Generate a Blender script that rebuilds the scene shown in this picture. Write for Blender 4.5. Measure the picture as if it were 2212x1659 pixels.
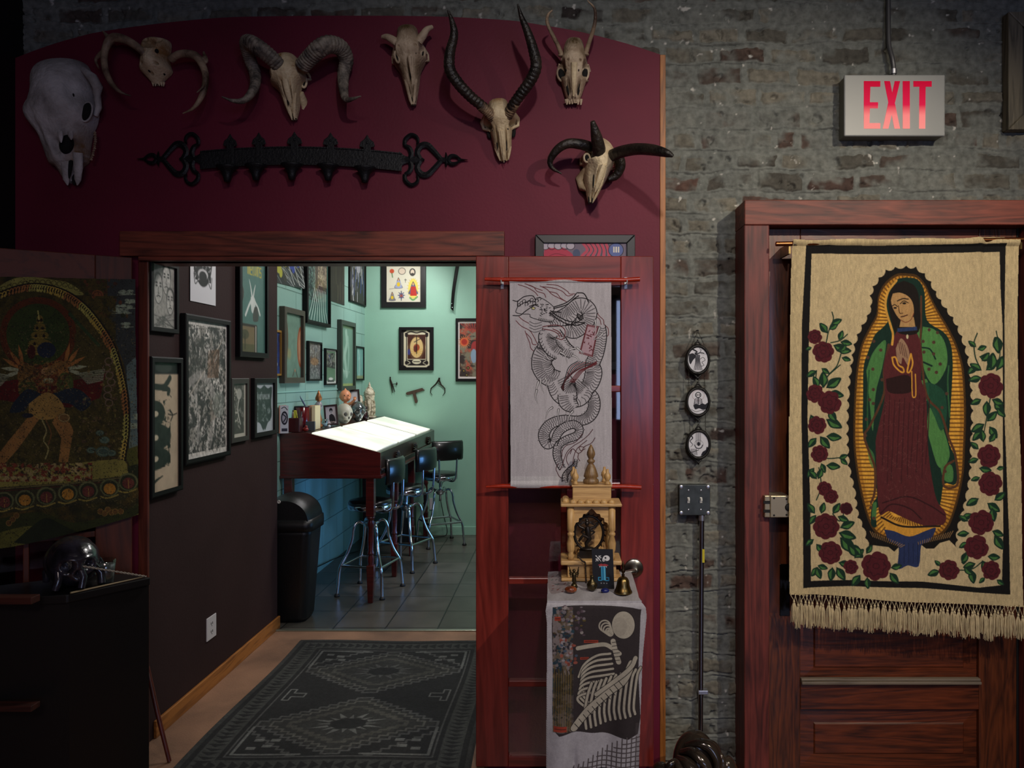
import bpy, math, random
import numpy as np
from mathutils import Vector, Matrix

for o in list(bpy.data.objects):
    bpy.data.objects.remove(o)
# tattoo-studio interior
C = bpy.context.scene.collection
SC = bpy.context.scene
PI = math.pi

# ---------------------------------------------------------------- camera
F = 1600.0; CX = 1208.0; CY = 815.0; D = 3.137; EYE = 1.56
cam_d = bpy.data.cameras.new('camera'); cam = bpy.data.objects.new('camera', cam_d); C.objects.link(cam)
cam.location = (0, -D, EYE); cam.rotation_euler = (PI/2, 0, 0)
cam_d.sensor_width = 36; cam_d.lens = F/2212*36
cam_d.shift_x = (1106-CX)/2212; cam_d.shift_y = -(829.5-CY)/2212
cam_d.clip_start = 0.05
SC.camera = cam
SC.view_settings.view_transform = 'Standard'; SC.view_settings.look = 'None'
SC.view_settings.gamma = 1; SC.view_settings.use_curve_mapping = False
SC.view_settings.exposure = 0.0
SC.cycles.max_bounces = 8; SC.cycles.transparent_max_bounces = 12
SC.cycles.sample_clamp_indirect = 4.0
SC.cycles.use_denoising = True

# ---------------------------------------------------------------- world and lights
W = bpy.data.worlds.new('world'); SC.world = W; W.use_nodes = True
bgn = W.node_tree.nodes['Background']; bgn.inputs[0].default_value = (0.35, 0.5, 1.0, 1); bgn.inputs[1].default_value = 0.05

def area(name, loc, target, sx, sy, power, col, spread=None):
    l = bpy.data.lights.new(name, 'AREA'); l.shape = 'RECTANGLE'; l.size = sx; l.size_y = sy
    l.energy = power; l.color = col
    if spread: l.spread = spread
    o = bpy.data.objects.new(name, l); C.objects.link(o); o.location = loc
    d = Vector(target)-Vector(loc); o.rotation_euler = d.to_track_quat('-Z', 'Y').to_euler()
    return o
def spot(name, loc, target, power, col, angle, blend=0.6, r=0.05):
    l = bpy.data.lights.new(name, 'SPOT'); l.energy = power; l.color = col
    l.spot_size = math.radians(angle); l.spot_blend = blend; l.shadow_soft_size = r
    o = bpy.data.objects.new(name, l); C.objects.link(o); o.location = loc
    d = Vector(target)-Vector(loc); o.rotation_euler = d.to_track_quat('-Z', 'Y').to_euler()
    return o
# warm ceiling track spot over the right-hand door, cool shop-window daylight behind the camera
spot('track_light', (2.15, -2.9, 3.35), (0.9, 0.0, 1.45), 245, (1.0, 0.88, 0.70), 62, 0.9, 0.03)
spot('wide_wall_fill', (0.3, -3.2, 3.45), (0.35, 0.0, 1.6), 125, (1.0, 0.92, 0.84), 76, 1.0, 0.06)  # added soft fill, evens out the brick column and left wall
area('window_daylight', (2.0, -6.9, 1.8), (0.6, 0, 1.3), 2.6, 1.7, 44, (0.50, 0.62, 1.0))
area('front_floor_fill', (-0.3, -5.2, 3.5), (-0.3, -5.2, 0), 1.5, 1.5, 60, (1.0, 0.78, 0.72))  # added lamp, brightens the floor mirrored in the door panes
# studio behind the doorway: ceiling fixture and corner wall washer, then two added fills
area('studio_ceiling_light', (-0.45, 2.9, 2.93), (-0.45, 2.9, 0), 1.0, 0.5, 34, (1.0, 0.96, 0.95))
spot('studio_spot', (-1.25, 3.45, 2.75), (-1.75, 4.19, 2.0), 32, (1.0, 0.97, 0.95), 115, 0.9, 0.06)
area('hall_fill', (-0.2, 0.9, 2.85), (-1.75, 0.9, 1.6), 0.5, 0.3, 19, (1.0, 0.95, 0.92))  # added fill to brighten the hall prints, no fixture behind it
area('alcove_blue_fill', (1.15, 2.5, 0.75), (-1.9, 2.6, 0.45), 0.8, 0.9, 3, (0.15, 0.42, 1.0), math.radians(50))  # added blue glow for the wall under the bench, no window here

# ---------------------------------------------------------------- pixel helpers
def P(x, y, z):
    return Vector(((x-CX)/F*z, z-D, EYE-(y-CY)/F*z))
def hz(y, z): return EYE-(y-CY)/F*z
def xz(x, z): return (x-CX)/F*z
def dX(x, X): return X*F/(x-CX)          # depth at which pixel column x meets plane X

# ---------------------------------------------------------------- object helpers
WL = {}
def wloc(o): return WL.get(o.name, Vector((0, 0, 0)))
def tag(o, label=None, cat=None, group=None, kind=None):
    if label: o['label'] = label
    if cat: o['category'] = cat
    if group: o['group'] = group
    if kind: o['kind'] = kind
    return o
def thing(name, label, cat, loc=(0, 0, 0), group=None):
    o = bpy.data.objects.new(name, None); C.objects.link(o); o.location = loc
    o.empty_display_size = 0.05
    WL[o.name] = Vector(loc)
    return tag(o, label, cat, group)
def finish(name, me, parent, co):
    """link a mesh whose vertex array co (n,3) is in world space"""
    if parent is not None: off = wloc(parent)
    else:
        off = Vector(((co[:, 0].min()+co[:, 0].max())/2, (co[:, 1].min()+co[:, 1].max())/2, co[:, 2].min()))
    co = co-np.array(off)
    me.vertices.foreach_set('co', co.astype(np.float32).ravel())
    me.update()
    o = bpy.data.objects.new(name, me); C.objects.link(o)
    if parent is not None: o.parent = parent; o.location = (0, 0, 0)
    else: o.location = off
    WL[o.name] = Vector(off)
    return o

class MB:
    def __init__(s): s.v = []; s.f = []; s.sm = []; s.mi = []; s.cm = 0
    def add(s, vs, fs, smooth=False):
        b = len(s.v); s.v.extend([tuple(v) for v in vs])
        for f in fs: s.f.append([b+i for i in f]); s.sm.append(smooth); s.mi.append(s.cm)
    def box(s, x0, x1, y0, y1, z0, z1, M=None):
        vs = [Vector((x, y, z)) for x in (x0, x1) for y in (y0, y1) for z in (z0, z1)]
        if M: vs = [M @ v for v in vs]
        s.add(vs, [(0, 1, 3, 2), (4, 6, 7, 5), (0, 4, 5, 1), (2, 3, 7, 6), (0, 2, 6, 4), (1, 5, 7, 3)])
        return s
    def tube(s, pts, rad, n=12, caps=True, flat=1.0, up=None, smooth=True):
        pts = [Vector(p) for p in pts]; m = len(pts)
        if not hasattr(rad, '__len__'): rad = [rad]*m
        prev = None; rings = []
        for i, p in enumerate(pts):
            t = (pts[min(i+1, m-1)]-pts[max(i-1, 0)])
            if t.length < 1e-9: t = Vector((0, 0, 1))
            t.normalize()
            if prev is None:
                a = Vector(up) if up else (Vector((0, 0, 1)) if abs(t.z) < .9 else Vector((0, 1, 0)))
                u = t.cross(a).normalized()
            else:
                u = (prev-t*prev.dot(t))
                u = u.normalized() if u.length > 1e-6 else t.orthogonal().normalized()
            prev = u; w = t.cross(u)
            rings.append([p+u*math.cos(2*PI*k/n)*rad[i]+w*math.sin(2*PI*k/n)*rad[i]*flat for k in range(n)])
        vs = [v for r in rings for v in r]; fs = []
        for i in range(m-1):
            for k in range(n):
                fs.append((i*n+k, i*n+(k+1) % n, (i+1)*n+(k+1) % n, (i+1)*n+k))
        s.add(vs, fs, smooth)
        if caps:
            s.add(rings[0], [tuple(range(n))[::-1]], False); s.add(rings[-1], [tuple(range(n))], False)
        return s
    def lathe(s, prof, c, n=24, M=None, smooth=True, sx=1, sy=1):
        """prof [(r,z)] about vertical axis through c"""
        c = Vector(c); vs = []; fs = []; m = len(prof)
        for r, z in prof:
            for k in range(n):
                v = Vector((math.cos(2*PI*k/n)*r*sx, math.sin(2*PI*k/n)*r*sy, z))
                if M: v = M @ v
                vs.append(v+c)
        for i in range(m-1):
            for k in range(n):
                fs.append((i*n+k, i*n+(k+1) % n, (i+1)*n+(k+1) % n, (i+1)*n+k))
        fs.append(tuple(range(n))[::-1]); fs.append(tuple((m-1)*n+k for k in range(n)))
        s.add(vs, fs, smooth); return s
    def ball(s, c, r, n=16, m=10, sc=(1, 1, 1), M=None):
        vs = []; fs = []; c = Vector(c)
        for i in range(m+1):
            a = PI*i/m
            for k in range(n):
                v = Vector((math.sin(a)*math.cos(2*PI*k/n)*r*sc[0], math.sin(a)*math.sin(2*PI*k/n)*r*sc[1], math.cos(a)*r*sc[2]))
                if M: v = M @ v
                vs.append(c+v)
        for i in range(m):
            for k in range(n): fs.append((i*n+k, (i+1)*n+k, (i+1)*n+(k+1) % n, i*n+(k+1) % n))
        s.add(vs, fs, True); return s
    def ext(s, poly, fn, depth, smooth=False):
        """extrude a 2D polygon; fn(a,b,d)->world, d in 0..depth"""
        n = len(poly)
        vs = [fn(a, b, 0) for a, b in poly]+[fn(a, b, depth) for a, b in poly]
        from mathutils.geometry import tessellate_polygon
        tri = tessellate_polygon([[Vector((a, b, 0)) for a, b in poly]])
        fs = [tuple(t) for t in tri]+[tuple(n+i for i in t[::-1]) for t in tri]
        fs += [(i, (i+1) % n, n+(i+1) % n, n+i) for i in range(n)]
        s.add(vs, fs, smooth); return s
    def build(s, name, m, parent=None, bevel=0, label=None, segs=2):
        me = bpy.data.meshes.new(name)
        v = np.array(s.v, float)
        me.from_pydata([tuple(x) for x in s.v], [], s.f)
        me.polygons.foreach_set('use_smooth', s.sm)
        ms = m if isinstance(m, (list, tuple)) else [m]
        for x in ms: me.materials.append(x)
        if len(ms) > 1: me.polygons.foreach_set('material_index', s.mi)
        import bmesh
        bm = bmesh.new(); bm.from_mesh(me); bmesh.ops.recalc_face_normals(bm, faces=bm.faces); bm.to_mesh(me); bm.free()
        o = finish(name, me, parent, v)
        if bevel:
            b = o.modifiers.new('bevel', 'BEVEL'); b.width = bevel; b.segments = segs; b.limit_method = 'ANGLE'
            b.angle_limit = math.radians(40); b.harden_normals = False
        if label: o['label'] = label
        return o
def bx(name, m, x0, x1, y0, y1, z0, z1, parent=None, bevel=0, label=None):
    return MB().box(x0, x1, y0, y1, z0, z1).build(name, m, parent, bevel, label)
def struct(o):
    o['kind'] = 'structure'; return o
def spline(pts, k=8):
    """Catmull-Rom through tuples of any length"""
    p = [np.array(q, float) for q in pts]; out = []
    p = [2*p[0]-p[1]]+p+[2*p[-1]-p[-2]]
    for i in range(1, len(p)-2):
        for j in range(k):
            t = j/k
            out.append(0.5*((2*p[i])+(-p[i-1]+p[i+1])*t+(2*p[i-1]-5*p[i]+4*p[i+1]-p[i+2])*t*t+(-p[i-1]+3*p[i]-3*p[i+1]+p[i+2])*t**3))
    out.append(p[-2]); return out
def copy_tree(o, parent=None):
    c = o.copy(); C.objects.link(c); c.parent = parent
    for ch in list(o.children): copy_tree(ch, c)
    return c

# ---------------------------------------------------------------- numpy noise
RS = np.random.RandomState(7)
def vnoise(x, y, seed=0):
    """smooth value noise, arrays x,y"""
    r = np.random.RandomState(seed).rand(257, 257)
    xi = np.floor(x).astype(int); yi = np.floor(y).astype(int)
    fx = x-xi; fy = y-yi; fx = fx*fx*(3-2*fx); fy = fy*fy*(3-2*fy)
    a = r[yi % 256, xi % 256]; b = r[yi % 256, (xi+1) % 256]; c = r[(yi+1) % 256, xi % 256]; d = r[(yi+1) % 256, (xi+1) % 256]
    return a+(b-a)*fx+(c-a)*fy+(a-b-c+d)*fx*fy
def fbm(x, y, o=4, seed=0):
    s = 0; a = 0.5; t = 0
    for i in range(o):
        s = s+a*vnoise(x*2**i+i*13.7, y*2**i+i*7.3, seed+i); t += a; a *= .55
    return s/t

# ---------------------------------------------------------------- materials
def lin(c):
    c = np.asarray(c, float)
    return np.where(c <= 0.04045, c/12.92, ((c+0.055)/1.055)**2.4)
def rgb(r, g, b): return tuple(float(v) for v in lin(np.array([r, g, b])/255.))+(1,)
MATS = {}
def mat(name, col, rough=0.5, metal=0.0, noise=0.0, nscale=8.0, bump=0.0, bscale=60.0, stretch=(1, 1, 1), col2=None, coat=0.0, emit=None, estr=0.0, spec=0.5, trans=0.0, coords='Object', lo=0.35, hi=0.65, coatr=0.05, sheen=0):
    if name in MATS: return MATS[name]
    m = bpy.data.materials.new(name); m.use_nodes = True; MATS[name] = m
    nt = m.node_tree; N = nt.nodes; L = nt.links
    b = N['Principled BSDF']
    col = tuple(col[:3])+(1,)
    b.inputs['Base Color'].default_value = col; b.inputs['Roughness'].default_value = rough
    b.inputs['Metallic'].default_value = metal; b.inputs['Specular IOR Level'].default_value = spec
    b.inputs['Coat Weight'].default_value = coat; b.inputs['Coat Roughness'].default_value = coatr
    b.inputs['Transmission Weight'].default_value = trans
    if emit: b.inputs['Emission Color'].default_value = tuple(emit[:3])+(1,); b.inputs['Emission Strength'].default_value = estr
    if noise or col2 or bump:
        tc = N.new('ShaderNodeTexCoord'); mp = N.new('ShaderNodeMapping'); mp.inputs['Scale'].default_value = stretch
        L.new(tc.outputs[coords], mp.inputs['Vector'])
    if noise or col2:
        n = N.new('ShaderNodeTexNoise'); n.inputs['Scale'].default_value = nscale; n.inputs['Detail'].default_value = 6
        n.inputs['Distortion'].default_value = 0.4
        L.new(mp.outputs[0], n.inputs['Vector'])
        r = N.new('ShaderNodeValToRGB'); r.color_ramp.elements[0].position = lo; r.color_ramp.elements[1].position = hi
        c2 = col2 if col2 else tuple(c*(1-noise) for c in col[:3])
        r.color_ramp.elements[0].color = tuple(c2[:3])+(1,); r.color_ramp.elements[1].color = col
        L.new(n.outputs['Fac'], r.inputs[0]); L.new(r.outputs[0], b.inputs['Base Color'])
    if bump:
        n2 = N.new('ShaderNodeTexNoise'); n2.inputs['Scale'].default_value = bscale; n2.inputs['Detail'].default_value = 5
        L.new(mp.outputs[0], n2.inputs['Vector'])
        bp = N.new('ShaderNodeBump'); bp.inputs['Strength'].default_value = bump; bp.inputs['Distance'].default_value = 0.01
        L.new(n2.outputs['Fac'], bp.inputs['Height']); L.new(bp.outputs[0], b.inputs['Normal'])
    return m
def wood(name, dark, light, axis='z', scale=1.0, rough=0.45, coat=0.0, knots=True, contrast=(0.3, 0.7), bump=0.25):
    """stretched-ring wood grain; axis = grain direction"""
    if name in MATS: return MATS[name]
    m = bpy.data.materials.new(name); m.use_nodes = True; MATS[name] = m
    nt = m.node_tree; N = nt.nodes; L = nt.links; b = N['Principled BSDF']
    tc = N.new('ShaderNodeTexCoord'); mp = N.new('ShaderNodeMapping')
    st = {'x': (0.09, 1, 1), 'y': (1, 0.09, 1), 'z': (1, 1, 0.09)}[axis]
    mp.inputs['Scale'].default_value = tuple(scale*s for s in st)
    mp.inputs['Location'].default_value = (1.3, 2.1, 0.7)
    L.new(tc.outputs['Object'], mp.inputs[0])
    n1 = N.new('ShaderNodeTexNoise'); n1.inputs['Scale'].default_value = 7; n1.inputs['Detail'].default_value = 3; n1.inputs['Distortion'].default_value = 1.2
    L.new(mp.outputs[0], n1.inputs['Vector'])
    mu = N.new('ShaderNodeMath'); mu.operation = 'MULTIPLY'; mu.inputs[1].default_value = 15.0; L.new(n1.outputs['Fac'], mu.inputs[0])
    fr = N.new('ShaderNodeMath'); fr.operation = 'PINGPONG'; fr.inputs[1].default_value = 1.0; L.new(mu.outputs[0], fr.inputs[0])
    n2 = N.new('ShaderNodeTexNoise'); n2.inputs['Scale'].default_value = 90; n2.inputs['Detail'].default_value = 6; L.new(mp.outputs[0], n2.inputs['Vector'])
    n3 = N.new('ShaderNodeTexNoise'); n3.inputs['Scale'].default_value = 3; n3.inputs['Detail'].default_value = 4
    L.new(tc.outputs['Object'], n3.inputs['Vector'])
    a1 = N.new('ShaderNodeMath'); a1.operation = 'MULTIPLY_ADD'; a1.inputs[1].default_value = 0.28; L.new(fr.outputs[0], a1.inputs[0])
    s2 = N.new('ShaderNodeMath'); s2.operation = 'MULTIPLY'; s2.inputs[1].default_value = 0.6; L.new(n2.outputs['Fac'], s2.inputs[0]); L.new(s2.outputs[0], a1.inputs[2])
    a2 = N.new('ShaderNodeMath'); a2.operation = 'MULTIPLY_ADD'; a2.inputs[1].default_value = 0.4; L.new(n3.outputs['Fac'], a2.inputs[0]); L.new(a1.outputs[0], a2.inputs[2])
    r = N.new('ShaderNodeValToRGB'); r.color_ramp.elements[0].position = contrast[0]; r.color_ramp.elements[1].position = contrast[1]
    r.color_ramp.elements[0].color = tuple(dark[:3])+(1,); r.color_ramp.elements[1].color = tuple(light[:3])+(1,)
    L.new(a2.outputs[0], r.inputs[0]); L.new(r.outputs[0], b.inputs['Base Color'])
    bp = N.new('ShaderNodeBump'); bp.inputs['Strength'].default_value = bump; bp.inputs['Distance'].default_value = 0.003
    L.new(a1.outputs[0], bp.inputs['Height']); L.new(bp.outputs[0], b.inputs['Normal'])
    b.inputs['Roughness'].default_value = rough; b.inputs['Coat Weight'].default_value = coat; b.inputs['Coat Roughness'].default_value = 0.15
    return m
def glassmat(name, tint=(1, 1, 1), refl=0.08, rough=0.02, k=1.0):
    if name in MATS: return MATS[name]
    m = bpy.data.materials.new(name); m.use_nodes = True; MATS[name] = m
    nt = m.node_tree; N = nt.nodes; L = nt.links
    N.remove(N['Principled BSDF']); out = N['Material Output']
    t = N.new('ShaderNodeBsdfTransparent'); t.inputs[0].default_value = tuple(tint)+(1,)
    g = N.new('ShaderNodeBsdfGlossy'); g.inputs['Roughness'].default_value = rough
    fr = N.new('ShaderNodeFresnel'); fr.inputs[0].default_value = 1.5
    ad = N.new('ShaderNodeMath'); ad.operation = 'ADD'; ad.inputs[1].default_value = refl-0.04; ad.use_clamp = True
    L.new(fr.outputs[0], ad.inputs[0])
    ge = N.new('ShaderNodeNewGeometry'); iv = N.new('ShaderNodeMath'); iv.operation = 'SUBTRACT'; iv.inputs[0].default_value = 1.0; L.new(ge.outputs['Backfacing'], iv.inputs[1])
    ml = N.new('ShaderNodeMath'); ml.operation = 'MULTIPLY'; L.new(ad.outputs[0], ml.inputs[0]); L.new(iv.outputs[0], ml.inputs[1]); iv.inputs[0].default_value = k; iv.use_clamp = True
    mx = N.new('ShaderNodeMixShader'); L.new(ml.outputs[0], mx.inputs[0]); L.new(t.outputs[0], mx.inputs[1]); L.new(g.outputs[0], mx.inputs[2])
    L.new(mx.outputs[0], out.inputs[0]); return m
def paintmat(name, rough=0.6, weave=0.0, wscale=900, coat=0.0, spec=0.3, bumpd=0.0006):
    """base colour comes from the painted colour attribute; optional woven-thread bump"""
    if name in MATS: return MATS[name]
    m = bpy.data.materials.new(name); m.use_nodes = True; MATS[name] = m
    nt = m.node_tree; N = nt.nodes; L = nt.links; b = N['Principled BSDF']
    at = N.new('ShaderNodeAttribute'); at.attribute_name = 'paint'
    b.inputs['Roughness'].default_value = rough; b.inputs['Specular IOR Level'].default_value = spec; b.inputs['Coat Weight'].default_value = coat
    if weave:
        tc = N.new('ShaderNodeTexCoord'); n = N.new('ShaderNodeTexNoise'); n.inputs['Scale'].default_value = wscale*.5; n.inputs['Detail'].default_value = 3
        mp = N.new('ShaderNodeMapping'); mp.inputs['Scale'].default_value = (.8, 1, .6); L.new(tc.outputs['Object'], mp.inputs[0]); L.new(mp.outputs[0], n.inputs['Vector'])
        mr = N.new('ShaderNodeMapRange'); mr.inputs[1].default_value = .3; mr.inputs[2].default_value = .7; mr.inputs[3].default_value = 1-weave; mr.inputs[4].default_value = 1+weave*.3
        L.new(n.outputs['Fac'], mr.inputs[0])
        mx = N.new('ShaderNodeMix'); mx.data_type = 'RGBA'; mx.blend_type = 'MULTIPLY'; mx.inputs[0].default_value = 1.0
        L.new(at.outputs['Color'], mx.inputs[6]); L.new(mr.outputs[0], mx.inputs[7]); L.new(mx.outputs[2], b.inputs['Base Color'])
        bp = N.new('ShaderNodeBump'); bp.inputs['Strength'].default_value = .6; bp.inputs['Distance'].default_value = bumpd
        L.new(n.outputs['Fac'], bp.inputs['Height']); L.new(bp.outputs[0], b.inputs['Normal'])
    else: L.new(at.outputs['Color'], b.inputs['Base Color'])
    return m

# ---------------------------------------------------------------- grids and painted canvases
def grid_mesh(name, co, h, w, m, parent=None, paint=None, attrs=None, mask=None, smooth=True):
    """co (h*w,3) world verts -> quad grid"""
    idx = np.arange(h*w).reshape(h, w)
    q = np.stack([idx[:-1, :-1], idx[1:, :-1], idx[1:, 1:], idx[:-1, 1:]], -1).reshape(-1, 4)
    if mask is not None:
        mk = mask[:-1, :-1] | mask[1:, 1:]; q = q[mk.ravel()]
        used = np.zeros(h*w, bool); used[q.ravel()] = True
        remap = np.cumsum(used)-1; q = remap[q]; co = co[used]
        if paint is not None: paint = paint[used]
        if attrs: attrs = {k: v[used] for k, v in attrs.items()}
    me = bpy.data.meshes.new(name); nv = len(co); nf = len(q)
    me.vertices.add(nv); me.loops.add(nf*4); me.polygons.add(nf)
    me.vertices.foreach_set('co', co.astype(np.float32).ravel())
    me.loops.foreach_set('vertex_index', q.astype(np.int32).ravel())
    me.polygons.foreach_set('loop_start', (np.arange(nf)*4).astype(np.int32))
    me.polygons.foreach_set('loop_total', np.full(nf, 4, np.int32))
    me.polygons.foreach_set('use_smooth', np.full(nf, smooth))
    me.update(calc_edges=True)
    me.materials.append(m)
    if paint is not None:
        a = me.attributes.new('paint', 'FLOAT_COLOR', 'POINT')
        c = np.ones((nv, 4), np.float32); c[:, :3] = lin(np.clip(paint, 0, 1)); a.data.foreach_set('color', c.ravel())
    for k, v in (attrs or {}).items():
        a = me.attributes.new(k, 'FLOAT', 'POINT'); a.data.foreach_set('value', v.astype(np.float32))
    return finish(name, me, parent, co)

class Cv:
    """small software canvas; coordinates are in user units (origin top-left), s = pixels per unit"""
    def __init__(c, w, h, s=1.0, bg=(255, 255, 255), ox=0, oy=0):
        c.s = s; c.ox = ox; c.oy = oy; c.w = max(4, int(round(w*s))); c.h = max(4, int(round(h*s)))
        c.a = np.ones((c.h, c.w, 3))*np.array(bg)/255.
        c.Y, c.X = np.mgrid[0:c.h, 0:c.w].astype(float)
    def T(c, pts): return [((x-c.ox)*c.s, (y-c.oy)*c.s) for x, y in pts]
    def bb(c, pts, pad):
        xs = [p[0] for p in pts]; ys = [p[1] for p in pts]
        x0 = max(0, int(min(xs)-pad)); x1 = min(c.w, int(max(xs)+pad)+2); y0 = max(0, int(min(ys)-pad)); y1 = min(c.h, int(max(ys)+pad)+2)
        return (x0, x1, y0, y1) if x1 > x0 and y1 > y0 else None
    def blend(c, b, al, col):
        x0, x1, y0, y1 = b
        col = np.asarray(col, float)/255.
        c.a[y0:y1, x0:x1] = c.a[y0:y1, x0:x1]*(1-al[..., None])+col*al[..., None]
    def pmask(c, pts, b):
        x0, x1, y0, y1 = b; acc = 0
        for dx, dy in ((.25, .25), (.75, .25), (.25, .75), (.75, .75)):
            X = c.X[y0:y1, x0:x1]+dx-.5; Y = c.Y[y0:y1, x0:x1]+dy-.5
            ins = np.zeros(X.shape, bool); n = len(pts)
            for i in range(n):
                xa, ya = pts[i]; xb, yb = pts[(i+1) % n]
                if ya == yb: continue
                cond = ((ya > Y) != (yb > Y)); ins ^= cond & (X < (xb-xa)*(Y-ya)/(yb-ya)+xa)
            acc = acc+ins
        return acc/4.
    def poly(c, pts, col, alpha=1.0):
        pts = c.T(pts); b = c.bb(pts, 1)
        if b: c.blend(b, c.pmask(pts, b)*alpha, col)
        return c
    def spoly(c, pts, col, k=6, alpha=1.0):
        """smooth closed outline"""
        n = len(pts); q = spline(pts+[pts[0]], k)
        return c.poly([(float(a[0]), float(a[1])) for a in q], col, alpha)
    def line(c, pts, col, w=1.0, alpha=1.0, taper=False):
        pts = c.T(pts); w = max(w*c.s, .55); b = c.bb(pts, w+1)
        if not b: return c
        x0, x1, y0, y1 = b
        al = np.zeros((y1-y0, x1-x0)); n = len(pts)-1
        for i in range(n):
            wi = w*(1-i/n*.8) if taper else w
            sb = c.bb(pts[i:i+2], wi+1)
            if not sb: continue
            u0, u1, v0, v1 = sb
            X = c.X[v0:v1, u0:u1]; Y = c.Y[v0:v1, u0:u1]
            ax, ay = pts[i]; bx_, by = pts[i+1]; dx, dy = bx_-ax, by-ay; L2 = dx*dx+dy*dy+1e-9
            t = np.clip(((X-ax)*dx+(Y-ay)*dy)/L2, 0, 1); d = np.hypot(X-ax-t*dx, Y-ay-t*dy)
            sl = al[v0-y0:v1-y0, u0-x0:u1-x0]
            np.maximum(sl, np.clip(wi/2-d+.5, 0, 1), out=sl)
        c.blend(b, al*alpha, col); return c
    def sline(c, pts, col, w=1.0, k=6, alpha=1.0, taper=False):
        return c.line([(float(a[0]), float(a[1])) for a in spline(pts, k)], col, w, alpha, taper)
    def ell(c, cx, cy, rx, ry, col, alpha=1.0, soft=1.0, rot=0.0):
        (px, py), = c.T([(cx, cy)]); rx *= c.s; ry *= c.s; R = max(rx, ry)
        b = c.bb([(px-R, py-R), (px+R, py+R)], 2)
        if not b: return c
        x0, x1, y0, y1 = b; X = c.X[y0:y1, x0:x1]-px; Y = c.Y[y0:y1, x0:x1]-py
        if rot: X, Y = X*math.cos(rot)+Y*math.sin(rot), -X*math.sin(rot)+Y*math.cos(rot)
        d = np.sqrt((X/rx)**2+(Y/ry)**2)
        c.blend(b, np.clip((1-d)*min(rx, ry)/soft+.5, 0, 1)*alpha, col); return c
    def ring(c, cx, cy, rx, ry, col, w=1.0, alpha=1.0):
        q = [(cx+rx*math.cos(t*PI/24), cy+ry*math.sin(t*PI/24)) for t in range(49)]
        return c.line(q, col, w, alpha)
    def rect(c, x0, y0, x1, y1, col, alpha=1.0): return c.poly([(x0, y0), (x1, y0), (x1, y1), (x0, y1)], col, alpha)
    def noise(c, amp=.06, scale=.1, seed=1, o=4, sy=1.0):
        n = fbm(c.X/c.s*scale, c.Y/c.s*scale*sy, o, seed)-.5; c.a = c.a*(1+amp*4*n[..., None]); return c
    def mottle(c, x0, y0, x1, y1, cols, scale=.15, seed=1, mask=None, thr=None, hard=.06, sy=1.0):
        """busy multi-colour engraving-like texture"""
        (a, b_), (d, e) = c.T([(x0, y0), (x1, y1)])
        a, b_, d, e = max(0, int(a)), max(0, int(b_)), min(c.w, int(d)), min(c.h, int(e))
        if d <= a or e <= b_: return c
        X = c.X[b_:e, a:d]/c.s; Y = c.Y[b_:e, a:d]/c.s
        for i, col in enumerate(cols):
            n = fbm(X*scale+i*5.1, Y*scale*sy+i*9.7, 4, seed+i*11)
            t = .5 if thr is None else thr
            al = np.clip((n-t)/hard*.5+.5, 0, 1)
            c.blend((a, d, b_, e), al, col)
        return c
    def flat(c): return c.a.reshape(-1, 3)
def canvas_mesh(name, cv, fn, m, parent=None, mask=None):
    """fn(u,v) arrays (0..1, v down) -> (x,y,z) arrays"""
    V, U = np.mgrid[0:cv.h, 0:cv.w].astype(float); U /= cv.w-1; V /= cv.h-1
    x, y, z = fn(U, V)
    co = np.stack([x.ravel(), y.ravel(), z.ravel()], -1)
    return grid_mesh(name, co, cv.h, cv.w, m, parent, cv.flat(), mask=mask)
# ================================================================ SETTING
burg = mat('burgundy_paint', rgb(104, 22, 47), 0.62, noise=.18, nscale=2.2, bump=.08, bscale=90, spec=.35)
darkpaint = mat('dark_brown_paint', rgb(52, 36, 36), 0.75, noise=.2, nscale=2, bump=.08, bscale=70, spec=.15)
black_paint = mat('black_paint', rgb(9, 8, 8), 0.7)
teal = mat('teal_paint', rgb(142, 186, 166), 0.5, noise=.08, nscale=3, bump=.05, bscale=80)
trim_oak = wood('oak_trim', rgb(88, 48, 18), rgb(168, 104, 46), 'z', 1.0, .45)
trim_oak_y = wood('oak_trim_long', rgb(88, 48, 18), rgb(158, 100, 44), 'y', 1.0, .45)
redwood_x = wood('redwood_board_across', rgb(52, 20, 15), rgb(140, 66, 48), 'x', 1.0, .55, contrast=(.35, .95))
redwood_z = wood('redwood_board_upright', rgb(54, 20, 17), rgb(126, 54, 45), 'z', 1.0, .55, contrast=(.35, .95))
door_wood = wood('french_door_stain', rgb(78, 20, 16), rgb(134, 46, 38), 'z', .8, .28, coat=.4, contrast=(.3, .9), bump=.1)
door_wood_x = wood('french_door_stain_across', rgb(78, 20, 16), rgb(134, 46, 38), 'x', .8, .28, coat=.4, contrast=(.3, .9), bump=.1)
ldoor_wood = wood('left_door_stain', rgb(50, 20, 10), rgb(98, 42, 20), 'z', .8, .6, contrast=(.3, .9), bump=.1)
old_wood = wood('old_varnished_door', rgb(30, 14, 8), rgb(116, 58, 28), 'z', 1.3, .38, coat=.2, contrast=(.35, .95))
old_wood_x = wood('old_varnished_rail', rgb(36, 16, 9), rgb(120, 56, 28), 'x', 1.3, .38, coat=.2, contrast=(.35, .95))
plank = wood('front_floor_planks', rgb(60, 36, 22), rgb(128, 84, 52), 'y', 1.2, .35, coat=.3)

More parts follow.
